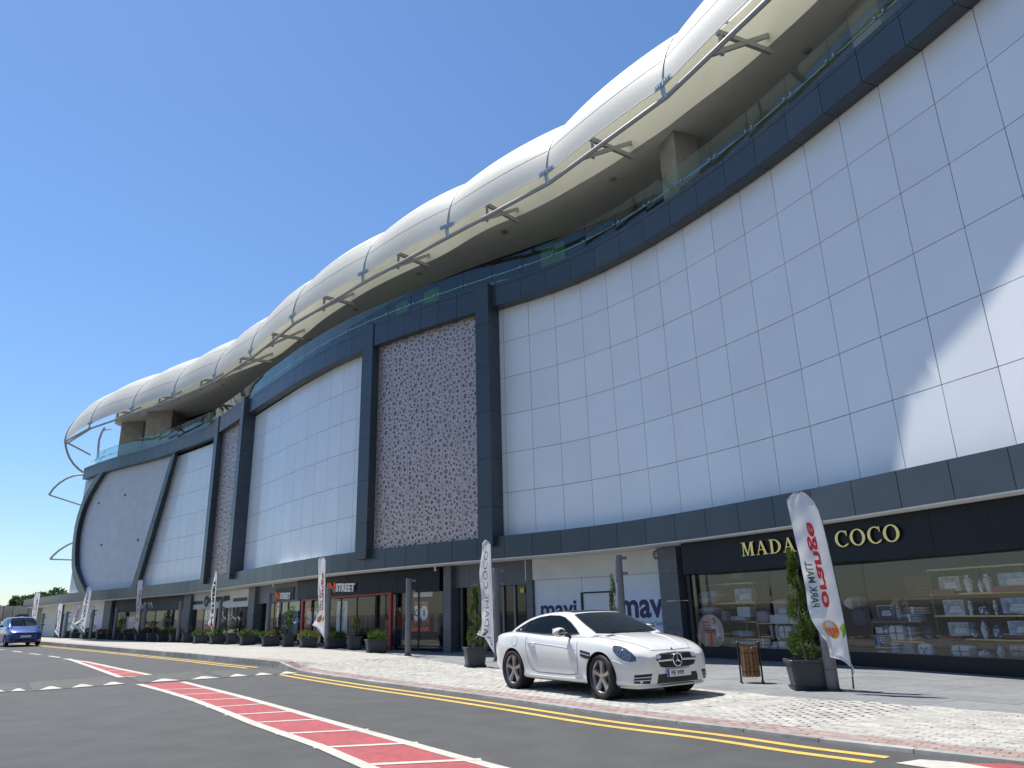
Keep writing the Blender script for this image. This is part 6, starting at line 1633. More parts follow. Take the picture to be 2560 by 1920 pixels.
# ---- the blue hatchback on the road at the left
M_blue = mat('metallic blue car paint', (.010, .045, .23), .28, metal=.35, coat=.9)
W2 = spline([(-1.96, .70), (-1.8, .79), (-1.2, .845), (0, .848), (1.1, .842), (1.5, .81), (1.75, .74), (1.9, .63), (1.98, .50)])
ZS2 = spline([(-1.96, .95), (-1.2, .99), (0, .95), (.9, .93), (1.3, .88), (1.6, .81), (1.85, .72), (1.98, .66)])
ZC2 = spline([(-1.96, 1.0), (-1.0, 1.05), (.8, 1.04), (1.1, 1.01), (1.4, .94), (1.65, .86), (1.85, .77), (1.98, .69)])
ZB2 = spline([(-1.96, .36), (-1.7, .24), (-1.2, .20), (1.2, .19), (1.7, .185), (1.98, .22)])
def prof_w2(x):
    w, zs_, zc, zb = W2(x), ZS2(x), ZC2(x), ZB2(x); zm = .58
    return [(x, -w*.60, zb-.01), (x, -w*.93, zb), (x, -w*.985, zb+.08), (x, -w*.98, (zb+.08+zm)/2), (x, -w, zm), (x, -w*.995, zm+(zs_-zm)*.5), (x, -w*.97, zs_-.035), (x, -w*.92, zs_), (x, -w*.80, zs_+(zc-zs_)*.5), (x, -w*.5, zs_+(zc-zs_)*.85), (x, 0, zc)]
def build_blue():
    base = evaluated(car_body([-1.97, -1.92, -1.8, -1.5, -1.2, -.8, -.3, .2, .7, 1.0, 1.26, 1.45, 1.62, 1.78, 1.9, 1.97], prof_w2), [('SUBSURF', dict(levels=2, render_levels=2))])
    shell = arch_cut(base, ((-1.27, .305), (1.24, .305)), .335, .6, .88)
    t = thing('hatchback', 'metallic blue hatchback driving on the road at the left edge of the photo', 'car')
    for p in shell.polygons: p.use_smooth = True
    shell.materials.clear(); shell.materials.append(M_blue); obj('body', shell, M_blue, t)
    c = Car(t, bvh_of(base), 1); obj('underbody', MB().box((0, 0, .36), (3.3, 1.2, .36)), M_under, t)
    zr = spline([(-1.93, 1.03), (-1.75, 1.33), (-1.45, 1.46), (-.9, 1.515), (-.3, 1.53), (.1, 1.505), (.38, 1.42), (.75, 1.23), (1.22, .97)]); wr = spline([(-1.93, .56), (-1.4, .60), (-.3, .60), (.2, .585), (.6, .63), (1.22, .72)]); wb = spline([(-1.93, .74), (-1.4, .78), (0, .80), (.8, .79), (1.22, .76)])
    def prof_g(x):
        zt = zr(x); zbelt = ZS2(x)+.02; a, b = wb(x), wr(x)
        if zt < zbelt+.05: zbelt = zt-.05
        return [(x, -a*.97, zbelt-.10), (x, -a, zbelt), (x, -(a*.62+b*.38), zbelt+(zt-zbelt)*.38), (x, -(a*.26+b*.74), zbelt+(zt-zbelt)*.74), (x, -b*.965, zbelt+(zt-zbelt)*.93), (x, -b*.80, zt-.012), (x, -b*.4, zt), (x, 0, zt+.004)]
    gme = evaluated(car_body([-1.93, -1.8, -1.6, -1.3, -.9, -.4, 0, .2, .38, .6, .85, 1.1, 1.22], prof_g), [('SUBSURF', dict(levels=2, render_levels=2))])
    for p in gme.polygons: p.use_smooth = True
    gme.materials.clear(); gme.materials.append(M_blue); obj('roof_shell', gme, M_blue, t); g = Car(t, bvh_of(gme), 1)
    ws = [(1.10, -.60), (.75, -.61), (.42, -.55), (.25, -.50), (.22, 0), (.25, .50), (.42, .55), (.75, .61), (1.10, .60), (1.13, 0)]
    g.patch('windscreen', ws, 'T', M_cglass, .004, .1)
    for v in 'RL':
        sg = -1 if v == 'R' else 1
        g.patch('front_side_window', [(.82, 1.03), (.42, 1.32), (.10, 1.41), (-.36, 1.43), (-.38, 1.0)], v, M_cglass, .004, .09); g.patch('rear_side_window', [(-.46, 1.0), (-.44, 1.43), (-1.0, 1.41), (-1.42, 1.28), (-1.40, 1.06)], v, M_cglass, .004, .09)
        c.seam('door_gap', [(.86, .92), (.88, .40), (.78, .27), (-.42, .27), (-.42, .95)], v, M_seam, .005, 0); c.seam('door_gap', [(-.42, .27), (-.95, .30), (-1.08, .6), (-1.35, .75), (-1.35, .98)], v, M_seam, .005, 0)
        hl = [(1.40, .86), (1.62, .80), (1.80, .735), (1.90, .67), (1.84, .63), (1.62, .68), (1.45, .76)]; c.patch('headlamp', hl, v, M_lens, .005, .05)
        mb = MB(); mb.lathe([(0, -.12), (.06, -.10), (.075, 0), (.05, .07)], (0, 0, 0), 14, 'x'); mb.v = [(x*.8+.62, sg*.96+y*1.4, z*.9+1.06) for x, y, z in mb.v]; obj('wing_mirror', mb, M_blue, t)
        h, n = c.cast(0, .86, v); obj('door_handle', MB().box((-.1, h.y+sg*.012, .87), (.16, .03, .025)), M_blue, t)
    c.patch('grille', [(-.42, .70), (.42, .70), (.38, .62), (-.38, .62)], 'F', M_cblack, .004, .06); c.seam('chrome_bar', [(-.44, .705), (-.2, .69), (0, .685), (.2, .69), (.44, .705)], 'F', M_chrome, .018, .012)
    c.patch('lower_intake', [(-.45, .38), (.45, .38), (.40, .27), (-.40, .27)], 'F', M_cblack, .004, .06)
    for sg in (-1, 1): c.patch('fog_recess', [(sg*.55, .42), (sg*.70, .44), (sg*.70, .34), (sg*.58, .33)], 'F', M_cblack, .004, .05)
    h, n = c.cast(0, .52, 'F'); pt = bpy.data.objects.new('number_plate', None); C.objects.link(pt); pt.parent = t; obj('plate', MB().box((h.x+.02, 0, .505), (.014, .50, .11)), M_plate, pt)
    for x, y in ((1.24, -.73), (1.24, .73), (-1.27, -.73), (-1.27, .73)): make_wheel(t, x, y, .30, .21, .18, 0, 7, M_tyre, M_rim)
    return t
bc = build_blue()
p = on_ground(58, 1616.5, z_road); hd = math.radians(-47); u_ = Vector((math.cos(hd), math.sin(hd), 0)); kb = 82/pxm(p)/1.76
bc.location = Vector((p.x, p.y, z_road(p.x)))-u_*1.75*kb; bc.rotation_euler = (0, 0, hd); bc.scale = (kb, kb, kb); bc.location.z = z_road(bc.location.x)+.004
# ---------------------------------------------------------------- goods in the homeware window
M_lin = [mat(n, c, .85, noise=.06, nscale=8, bump=.2, bscale=40) for n, c in (('white linen', (.62, .64, .66)), ('pale blue linen', (.36, .47, .58)), ('mauve linen', (.32, .25, .34)), ('beige linen', (.50, .40, .34)), ('navy cloth', (.03, .04, .09)), ('cream cotton', (.58, .55, .47)), ('grey cotton', (.28, .29, .31)), ('blue towel', (.25, .36, .52)))]
M_WHITE, M_PBLUE, M_MAUVE, M_BEIGE, M_NAVYC, M_CREAMC, M_GREYC, M_BTOW = M_lin
M_ribbon = mat('brown ribbon', (.16, .12, .09), .7); M_box = mat('white carton', (.62, .62, .62), .5); M_claret = mat('dark red slab', (.16, .01, .025), .5)
M_print1, M_print2 = mat('printed bedroom scene', (.34, .32, .36), .5, noise=.5, nscale=9), mat('printed blue scene', (.22, .32, .45), .5, noise=.5, nscale=9)
def china_mat(name, dark):
    m = mat(name, (.55, .58, .62), .12, coat=.6); n = m.node_tree; b = n.nodes['Principled BSDF']; tc = n.nodes.new('ShaderNodeTexCoord')
    v = n.nodes.new('ShaderNodeTexVoronoi'); v.inputs['Scale'].default_value = 17; v.feature = 'SMOOTH_F1'; nz = n.nodes.new('ShaderNodeTexNoise'); nz.inputs['Scale'].default_value = 13
    n.links.new(tc.outputs['Object'], v.inputs['Vector']); n.links.new(tc.outputs['Object'], nz.inputs['Vector'])
    ad = n.nodes.new('ShaderNodeMath'); ad.operation = 'MULTIPLY'; n.links.new(v.outputs['Distance'], ad.inputs[0]); n.links.new(nz.outputs['Fac'], ad.inputs[1])
    r = n.nodes.new('ShaderNodeValToRGB'); r.color_ramp.interpolation = 'CONSTANT'; e = r.color_ramp.elements; e[0].color = (.02, .04, .20, 1); e[1].position = .13 if not dark else .26; e[1].color = (.58, .60, .64, 1)
    n.links.new(ad.outputs[0], r.inputs['Fac']); n.links.new(r.outputs[0], b.inputs['Base Color']); return m
M_china, M_chinad = china_mat('blue and white porcelain', False), china_mat('dark blue porcelain', True)
def zebra_mat():
    m = mat('zebra stripes', (.6, .6, .58), .5); n = m.node_tree; b = n.nodes['Principled BSDF']; tc = n.nodes.new('ShaderNodeTexCoord'); w_ = n.nodes.new('ShaderNodeTexWave'); w_.bands_direction = 'Z'; w_.inputs['Scale'].default_value = 7.5; w_.inputs['Distortion'].default_value = 4.5; w_.inputs['Detail'].default_value = 1; w_.inputs['Detail Scale'].default_value = 2
    r = n.nodes.new('ShaderNodeValToRGB'); r.color_ramp.interpolation = 'CONSTANT'; e = r.color_ramp.elements; e[0].color = (.015, .015, .015, 1); e[1].position = .45; e[1].color = (.62, .62, .6, 1)
    n.links.new(tc.outputs['Object'], w_.inputs['Vector']); n.links.new(w_.outputs['Fac'], r.inputs['Fac']); n.links.new(r.outputs[0], b.inputs['Base Color']); return m
M_zebra = zebra_mat()
def spot(x0, y0, x1, y1, o):
    """place, size and turn of a thing seen between two photo pixels at depth o behind the facade"""
    (sa, zt), (sb, zb) = hit(x0, y0, o), hit(x1, y1, o); sm = (sa+sb)/2; p = fpt(sm, o)
    a, b = fpt(sa, o), fpt(sb, o); return Vector((p.x, p.y, zb)), (b-a).length, zt-zb, math.atan2((b-a).y, (b-a).x)
def goods(name, label, cat, x0, y0, x1, y1, o, group=None):
    p, w_, h_, rz = spot(x0, y0, x1, y1, o); return thing(name, label, cat, p, rz, group), w_, h_
def soft_box(w_, d, h, r=.3, n=10):
    """cushion like body: superellipsoid"""
    mb = MB(); rows = []
    for i in range(n+1):
        f = -math.pi/2+math.pi*i/n; row = []
        for k in range(2*n+1):
            g = -math.pi+2*math.pi*k/(2*n); pw = lambda v, e: math.copysign(abs(v)**e, v)
            row.append((w_/2*pw(math.cos(f), r)*pw(math.cos(g), r), d/2*pw(math.cos(f), r)*pw(math.sin(g), r), h/2+h/2*pw(math.sin(f), .8)))
        rows.append(row)
    return mb.grid(rows)
def pillow(label, m, *px, o=-1.75, tilt=0.0):
    t, w_, h_ = goods('pillow', label, 'pillow', *px, o, 'pillows and cushions in the homeware window')
    mb = MB(); rows = []; n = 12
    for sgn in (1, -1):
        rows = []
        for i in range(n+1):
            row = []
            for k in range(n+1):
                u, v = -1+2*i/n, -1+2*k/n; th = (max(0, (1-u*u)*(1-v*v)))**.45; pin = 1-.10*(1-abs(u))*abs(v)-.0
                row.append((u*w_/2*(1-.08*(1-v*v)), v*.22*(1-.08*(1-u*u)), h_/2+sgn*th*h_/2))
            rows.append(row)
        mb.grid(rows)
    obj('pillow_body', mb, m, t); mb2 = MB(); mb2.tube([(-w_/2*.97, -.215, h_/2), (0, -.2, h_/2), (w_/2*.97, -.215, h_/2)], .008, 5); obj('piping', mb2, m, t); return t
def cushion_up(label, m, *px, o=-1.9, print_=None):
    t, w_, h_ = goods('cushion', label, 'cushion', *px, o, 'pillows and cushions in the homeware window')
    obj('cushion_body', soft_box(w_, .14, h_, .45), m, t)
    if print_:
        mb = MB()
        for a, b in (((0, .2), (0, .5)), ((0, .5), (-.22, .72)), ((0, .5), (.22, .72)), ((-.12, .62), (-.28, .6)), ((.12, .62), (.28, .6))): mb.bar((a[0]*w_, -.075, a[1]*h_), (b[0]*w_, -.075, b[1]*h_), .02, .01)
        obj('printed_antlers', mb, M_NAVYC, t)
    return t
def carton(label, m, *px, o=-1.9, d=.22, side=None):
    """boxed bedding with a printed front"""
    t, w_, h_ = goods('bedding_box', label, 'box', *px, o, 'boxed bedding sets in the homeware window')
    obj('carton', MB().box((0, d/2, h_/2), (w_, d, h_)), side or M_box, t); obj('printed_front', MB().box((0, -.003, h_/2), (w_*.92, .006, h_*.9)), m, t)
    mb = MB(); mb.box((w_*.08, -.008, h_*.28), (w_*.62, .006, h_*.22)); mb.box((w_*.08, -.008, h_*.5), (w_*.5, .006, h_*.16)); obj('printed_bed', mb, M_WHITE, t); return t
def gift(label, m, *px, o=-1.9, d=.3):
    t, w_, h_ = goods('bedding_bundle', label, 'bundle', *px, o, 'folded bedding bundles in the homeware window')
    obj('folded_cloth', soft_box(w_, d, h_, .28), m, t); mb = MB(); mb.box((0, -d/2-.004, h_/2), (.02, .008, h_)); mb.box((0, -d/2-.004, h_*.5), (w_*.98, .008, .018)); mb.tube([(-.05, -d/2-.012, h_*.56), (0, -d/2-.016, h_*.5), (.05, -d/2-.012, h_*.56)], .008, 5); obj('ribbon', mb, M_ribbon, t); return t
def towels(label, m, n, *px, o=-1.9, d=.3, tie=True):
    t, w_, h_ = goods('towel_stack', label, 'towels', *px, o, 'stacks of towels in the homeware window')
    for k in range(n):
        ob = soft_box(w_*rnd.uniform(.93, 1.0), d, h_/n*.98, .35, 6); ob.v = [(x, y, z+k*h_/n) for x, y, z in ob.v]; obj('towel', ob, m, t)
    if tie: obj('paper_band', MB().box((0, -d/2-.003, h_/2), (w_*.12, .006, h_)), M_WHITE, t)
    return t
VASES = {'tall': [(0, 0), (.28, .0), (.30, .03), (.34, .2), (.46, .5), (.5, .66), (.44, .80), (.30, .86), (.27, .9), (.33, .96), (.32, 1.0), (.24, .99)],
         'jar': [(0, 0), (.26, 0), (.30, .05), (.44, .3), (.5, .5), (.42, .68), (.26, .75), (.30, .80), (.20, .9), (.06, .94), (.07, 1.0), (0, 1.0)],
         'round': [(0, 0), (.28, 0), (.42, .18), (.5, .48), (.42, .75), (.24, .88), (.22, .93), (.12, .97), (0, 1.0)],
         'bowl': [(0, 0), (.26, 0), (.40, .15), (.5, .45), (.48, .62), (.36, .72), (.15, .84), (.08, .92), (.05, 1.0), (0, 1.0)]}
def vase(label, kind, m, *px, o=-1.85):
    t, w_, h_ = goods('porcelain_vase', label, 'vase', *px, o, 'blue and white porcelain in the homeware window')
    obj('vase_body', MB().lathe([(r*w_, z*h_) for r, z in VASES[kind]], (0, 0, 0), 24), m, t)
    mb = MB(); mb.tube([(.30*w_*math.cos(a)*.6, -.495*w_*(.92 if kind != 'round' else .96), h_*.52+.26*h_*math.sin(a)*.7) for a in [2*math.pi*k/18 for k in range(19)]], .012*w_*3, 5); obj('white_medallion', mb, M_WHITE, t); return t
def frame_unit(label, posts, rails, o=-1.95, d=.5):
    """brass shelf frame: uprights and shelves given by photo pixels"""
    x0, y0, x1, y1 = posts[0]; (s0, z0) = hit(x1, y1, o); t = thing('display_rack', label, 'shelf', fpt(s0, o, max(.05, z0)))
    for x0, y0, x1, y1 in posts:
        (sa, za), (sb, zb) = hit(x0, y0, o), hit(x1, y1, o); s = (sa+sb)/2
        for oo in (o, o-d): obj('upright', MB().bar(fpt(s, oo, zb), fpt(s, oo, za), .028), M_goldf, t, world=True)
    for x0, y0, x1, y1 in rails:
        (sa, za), (sb, zb) = hit(x0, y0, o), hit(x1, y1, o); z = (za+zb)/2; mb = MB(); fstrip(mb, sa, sb, z-.025, z, o-d, o+.012); obj('shelf', mb, M_goldf if d < .1 else M_shelf, t, world=True)
        obj('shelf_edge', MB().bar(fpt(sa, o+.016, z-.012), fpt(sb, o+.016, z-.012), .02, .03), M_goldf, t, world=True)
    return t
M_shelf = mat('pale oak shelf', (.36, .29, .19), .5, noise=.15, nscale=6)
# left display
frame_unit('brass shelf unit with pillows at the left end of the homeware window', [(1757, 1462, 1766, 1610), (1853, 1457, 1872, 1613), (1882, 1456, 1897, 1610)], [(1745, 1462, 1884, 1457), (1745, 1510, 1889, 1504), (1768, 1556, 1893, 1551.5), (1770, 1598, 1896, 1594)])
pillow('grey pillow on the top of the left shelf', M_GREYC, 1747, 1478, 1812, 1495); pillow('pale blue pillow under the grey one', M_PBLUE, 1744, 1491, 1791, 1509)
pillow('pale blue pillow on the middle shelf', M_PBLUE, 1746, 1517, 1800, 1536); pillow('lowest pale blue pillow behind the round pink poster', M_PBLUE, 1747, 1537, 1772, 1555)
carton('pale box with a bedroom print on the left shelf', M_print2, 1836, 1473, 1880, 1503.5); carton('blue edged box with a white print on the middle left shelf', M_WHITE, 1842, 1518, 1877, 1542); carton('flat blue box on the middle left shelf', M_PBLUE, 1826, 1541, 1864, 1551)
towels('stack of small wooden boxes on the middle left shelf', M_BEIGE, 4, 1808, 1528, 1824, 1552, tie=False)
cushion_up('mauve cushion leaning beside the cube shaped box', M_MAUVE, 1892, 1527, 1926, 1556)
carton('box with purple bed print below the round beige cushion', M_MAUVE, 1934, 1511, 1976, 1537, d=.25); pillow('beige cushion on the purple printed box', M_BEIGE, 1937, 1498, 1984, 1512, o=-1.9)
carton('long white box at the middle of the left display', M_WHITE, 1923, 1538, 1987, 1557)
frame_unit('low brass shelf behind the litter bin', [(1894, 1560, 1903, 1630), (1931, 1558, 1938, 1632), (1990, 1556, 2000, 1632)], [(1892, 1559, 2003, 1555), (1898, 1592, 2003, 1590)])
cushion_up('left rolled beige cushion on the low shelf', M_BEIGE, 1927, 1561, 1938, 1599); cushion_up('right rolled beige cushion on the low shelf', M_BEIGE, 1939, 1561, 1951, 1599)
gift('white bedding bundle with ribbon beside the beige rolls', M_WHITE, 1952, 1564, 1990, 1596); gift('white bedding bundle with ribbon on the floor behind the bin', M_WHITE, 1935, 1603, 1976, 1632)
towels('mauve towel stack with paper band on the floor behind the bin', M_MAUVE, 4, 1903, 1594, 1932, 1631); towels('mauve towel stack right of the white bundle', M_MAUVE, 3, 1978, 1601, 1998, 1632)
carton('grey printed box on the lowest left shelf', M_GREYC, 1832, 1603, 1886, 1612, o=-1.8); towels('pale folded cloth on the lower left shelf', M_PBLUE, 2, 1834, 1576, 1886, 1592, o=-2.0)
# round poster inside the glass
M_pink, M_bagred, M_teal = mat('pink poster print', (.60, .36, .33), .5), mat('red bag print', (.34, .02, .025), .5), mat('dark green print', (.03, .16, .13), .5)
t, w_, h_ = goods('round_poster', 'round pink poster of a woman with a red shopping bag in the homeware window', 'poster', 1745, 1536, 1811, 1626, OS-.08)
r_ = h_/2
def disc(name, P, m, y): obj(name, MB().add([(x*r_, y, r_+z*r_) for x, z in P], [tuple(range(len(P)))]), m, t, recalc=False)
cir = lambda cx, cz, rx, rz_, n=28: [(cx+rx*math.cos(2*math.pi*k/n), cz+rz_*math.sin(2*math.pi*k/n)) for k in range(n)]
obj('poster_disc', MB().poly([(x*r_*.97, 0, r_+z*r_) for x, z in cir(0, 0, 1, 1, 40)], (0, .006, 0)), M_pink, t)
disc('printed_hair', cir(.28, .62, .14, .19), M_bl, -.002); disc('printed_face', cir(.24, .57, .10, .15), M_skin, -.003)
disc('printed_blouse', [(.05, .10), (.14, .36), (.30, .40), (.52, .28), (.66, -.2), (.60, -.75), (.10, -.72)], M_WHITE, -.0025); disc('printed_skirt', [(.46, -.22), (.84, -.25), (.80, -.6), (.62, -.78), (.40, -.8)], M_teal, -.003)
disc('printed_bag', [(-.42, .16), (.38, .18), (.45, -.74), (-.38, -.80)], M_bagred, -.004)
for z, a, b in ((.58, -.62, -.05), (.40, -.56, -.04), (.25, -.52, -.1), (.12, -.58, -.12)): disc('printed_line', [(a, z), (b, z+.02), (b, z-.06), (a, z-.08)], M_bagred, -.002)
# middle table
frame_unit('low brass display table in the middle of the homeware window', [(2180, 1553, 2192, 1640), (2217, 1553, 2230, 1640), (2302, 1552, 2313, 1640)], [(2178, 1554, 2304, 1551), (2187, 1588, 2226, 1586.5), (2189, 1618, 2230, 1616.5), (2228, 1604, 2312, 1602)])
pillow('left cream pillow on the dark throw, right of the flag', M_CREAMC, 2119, 1492, 2146, 1524, o=-1.9); pillow('right cream pillow on the dark throw, right of the flag', M_CREAMC, 2134, 1490, 2164, 1520, o=-2.1)
towels('dark checked throw under the cream pillows', M_NAVYC, 1, 2134, 1521, 2174, 1564, tie=False)
carton('white framed dark box on the display table', M_NAVYC, 2191, 1514, 2236, 1545, d=.2); towels('navy bedding on top of the display table', M_NAVYC, 2, 2179, 1543, 2300, 1554, tie=False, d=.5)
def zebra(label, x0, y0, x1, y1, o):
    t, w_, h_ = goods('zebra_head', label, 'figurine', x0, y0, x1, y1, o, 'zebra head figurines on the display table')
    mb = MB(); mb.tube([(w_*.12, .02, 0), (w_*.08, .01, h_*.3), (0, 0, h_*.62), (-w_*.05, -.02, h_*.78)], [w_*.34, w_*.33, w_*.27, w_*.22], 14); obj('neck', mb, M_zebra, t)
    mb = MB(); mb.tube([(w_*.02, .02, h_*.84), (-w_*.08, -.05, h_*.80), (-w_*.2, -.12, h_*.66), (-w_*.26, -.16, h_*.55), (-w_*.27, -.17, h_*.50)], [w_*.20, w_*.25, w_*.20, w_*.15, w_*.10], 12); obj('head', mb, M_zebra, t)
    for s_ in (-1, 1): mb = MB(); mb.lathe([(w_*.09, 0), (w_*.11, h_*.06), (0, h_*.16)], (w_*.02+s_*w_*.2, .02, h_*.86), 8); obj('ear', mb, M_zebra, t)
    obj('mane', MB().box((w_*.30, .03, h_*.55), (w_*.12, .03, h_*.7)), M_bl, t)
zebra('larger striped zebra head on the display table', 2230, 1494, 2259, 1550, -1.75); zebra('smaller striped zebra head behind the larger one', 2258, 1494, 2279, 1540, -2.0)
towels('pale blue towel stack beside the zebra heads', M_BTOW, 3, 2258, 1535, 2312, 1553, o=-1.85); towels('beige throw stack above the pale blue towels', M_BEIGE, 3, 2258, 1517, 2328, 1535, o=-2.0)
gift('white bedding bundle with ribbon in the display table', M_WHITE, 2228, 1562, 2274, 1602); towels('grey towels beside the white bundle in the display table', M_GREYC, 3, 2272, 1566, 2303, 1602)
cushion_up('dark navy bag right of the display table', M_NAVYC, 2307, 1562, 2340, 1598); towels('blue towel stack in the small shelf of the display table', M_BTOW, 4, 2191, 1590, 2224, 1615)
carton('white mug box in the small shelf', M_WHITE, 2188, 1568, 2208, 1584, d=.12); carton('patterned mug box in the small shelf', M_chinad, 2209, 1566, 2222, 1584, d=.12); carton('white box at the bottom of the small shelf', M_WHITE, 2197, 1627, 2218, 1639, d=.15)
towels('rolled blue and white slippers at the bottom of the display table', M_PBLUE, 4, 2231, 1606, 2260, 1640, d=.25); cushion_up('grey bag at the bottom of the display table', M_GREYC, 2258, 1608, 2293, 1639)
cushion_up('white cushion with an antler print at the bottom right of the display table', M_WHITE, 2295, 1608, 2338, 1642, o=-1.8, print_=True)
# right shelves
frame_unit('tall brass shelf unit at the right of the homeware window', [(2316.5, 1424.5, 2359, 1641), (2548, 1410, 2600, 1640)], [(2317, 1425, 2600, 1406), (2327, 1487, 2600, 1475), (2338, 1542, 2600, 1534), (2351, 1599.5, 2600, 1596)])
def slab(label, *px): t, w_, h_ = goods('display_slab', label, 'slab', *px, -1.9, 'dark red display slabs'); obj('slab_body', MB().box((0, .1, h_/2), (w_, .3, h_)), M_claret, t)
slab('dark red slab under the top left printed box', 2331, 1476, 2390, 1486); slab('dark red slab under the top right printed box', 2482, 1467, 2590, 1478); slab('dark red slab on the third shelf, left', 2352, 1589, 2410, 1599); slab('dark red slab on the third shelf, right', 2506, 1587, 2600, 1597)
carton('top left printed box on the tall shelf', M_print1, 2345, 1443, 2402, 1476); carton('top right printed box on the tall shelf, dark frame', M_print2, 2489, 1432, 2580, 1468, side=M_NAVYC)
vase('left tall vase on the top shelf', 'tall', M_china, 2407, 1438, 2437, 1482); vase('small lidded jar between the two tall vases of the top shelf', 'jar', M_china, 2442, 1447, 2462, 1480); vase('right tall vase on the top shelf', 'tall', M_china, 2455, 1436, 2485, 1479, o=-1.95)
carton('printed box on the second shelf', M_print1, 2356, 1500, 2414, 1538); vase('slim vase on the second shelf', 'tall', M_china, 2417, 1502, 2437, 1538); vase('round jar on the second shelf', 'round', M_chinad, 2446, 1510, 2478, 1538); vase('slim vase right of the round jar', 'tall', M_china, 2480, 1501, 2498, 1537); carton('blue printed box on the second shelf, right', M_print2, 2497, 1493, 2590, 1535, side=M_NAVYC)
carton('printed box on the third shelf', M_print1, 2369, 1556, 2425, 1589); vase('dark round jar on the third shelf, left', 'round', M_chinad, 2425, 1563, 2449, 1598); vase('tall lidded jar on the third shelf', 'jar', M_china, 2449, 1551, 2475, 1598); vase('dark round jar on the third shelf, right', 'round', M_chinad, 2481, 1562, 2512, 1598); carton('pale printed box on the third shelf, right', M_print2, 2518, 1553, 2600, 1588)
gift('pale bedding bundle at the foot of the tall shelf', M_WHITE, 2385, 1612, 2440, 1643); vase('low lidded bowl at the foot of the tall shelf', 'bowl', M_china, 2445, 1622, 2481, 1646); vase('white lidded vase at the foot of the tall shelf', 'jar', M_china, 2490, 1613, 2516, 1646); gift('grey bedding bundle at the right foot of the tall shelf', M_GREYC, 2530, 1610, 2590, 1645)
# dim background of the room: wall cabinet, hanging lamp
M_dimwood = mat('dim wooden cabinet', (.20, .11, .05), .6, noise=.25, nscale=4)
t, w_, h_ = goods('wooden_cabinet', 'brown slatted cabinet deep in the homeware shop behind the zebra heads', 'cabinet', 2262, 1440, 2330, 1500, -3.6)
for k in range(7): obj('cabinet_board', MB().box((0, .1, h_*(k+.5)/7), (w_, .3, h_/7*.8)), M_dimwood, t)
t, w_, h_ = goods('pendant_lamp', 'warm pendant shade deep in the left part of the homeware shop', 'lamp', 1822, 1421, 1862, 1446, -3.0)
obj('shade', MB().lathe([(w_*.25, h_), (w_*.5, 0)], (0, 0, 0), 20), mat('warm fabric shade', (.55, .36, .14), .8), t); obj('shade_cord', MB().tube([(0, 0, h_), (0, 0, h_+.4)], .012, 5), M_bl, t)
# ---- clothes on stands in the black shop
M_cloths = [mat('garment %d' % i, c, .9) for i, c in enumerate(((.42, .06, .04), (.35, .36, .34), (.04, .06, .10), (.12, .14, .07), (.45, .40, .33)))]
def mannequin(px, py, m, label, o=-2.4):
    s, z = hit(px, py, o); t = thing('mannequin', label, 'mannequin', fpt(s, o, .06), frot(s), 'mannequins in the black clothes shop')
    mb = MB(); mb.lathe([(.13, .72), (.17, .95), (.14, 1.08), (.17, 1.30), (.12, 1.40), (.05, 1.43)], (0, 0, 0), 12, sy=.7); obj('top', mb, m, t)
    mb = MB(); mb.tube([(-.08, 0, .75), (-.09, 0, .4), (-.10, 0, .05)], [.075, .06, .045], 8); mb.tube([(.08, 0, .75), (.09, 0, .4), (.10, 0, .05)], [.075, .06, .045], 8); obj('trousers', mb, M_cloths[2], t)
    for sg in (-1, 1): mb = MB(); mb.tube([(sg*.17, 0, 1.33), (sg*.22, 0, 1.05), (sg*.2, -.03, .8)], [.05, .04, .03], 7); obj('sleeve', mb, m, t)
    mb = MB(); mb.lathe([(0, 1.42), (.05, 1.43), (.05, 1.48), (.085, 1.56), (.08, 1.64), (0, 1.68)], (0, 0, 0), 12); obj('head', mb, M_poster, t); obj('stand', MB().lathe([(.18, 0), (.18, .03), (0, .04)], (0, 0, 0), 16), M_alu, t)
mannequin(1000, 1600, M_cloths[0], 'mannequin in a red top right of the red frame post'); mannequin(990, 1600, M_cloths[1], 'mannequin in a pale top just behind the red frame post', -2.8); mannequin(826, 1590, M_cloths[2], 'dark dressed mannequin left of the tall pale poster', -2.2)
def rack(px, label, o=-3.0):
    s, z = hit(px, 1590, o); t = thing('clothes_rack', label, 'rack', fpt(s, o, .04), frot(s), 'clothes racks in the black clothes shop')
    for sg in (-1, 1): obj('rack_post', MB().bar((sg*.6, 0, 0), (sg*.6, 0, 1.4), .03), M_alu, t)
    obj('rack_rail', MB().bar((-.6, 0, 1.4), (.6, 0, 1.4), .03), M_alu, t)
    for k in range(9): mb = MB(); mb.box((-.5+k*.125, 0, 1.0), (.07, .4, .72)); obj('hanging_garment', mb, rnd.choice(M_cloths), t)
rack(882, 'clothes rack behind the tall pale poster'); rack(925, 'clothes rack in the middle of the red framed entrance'); rack(1085, 'clothes rack at the right end of the black shop')
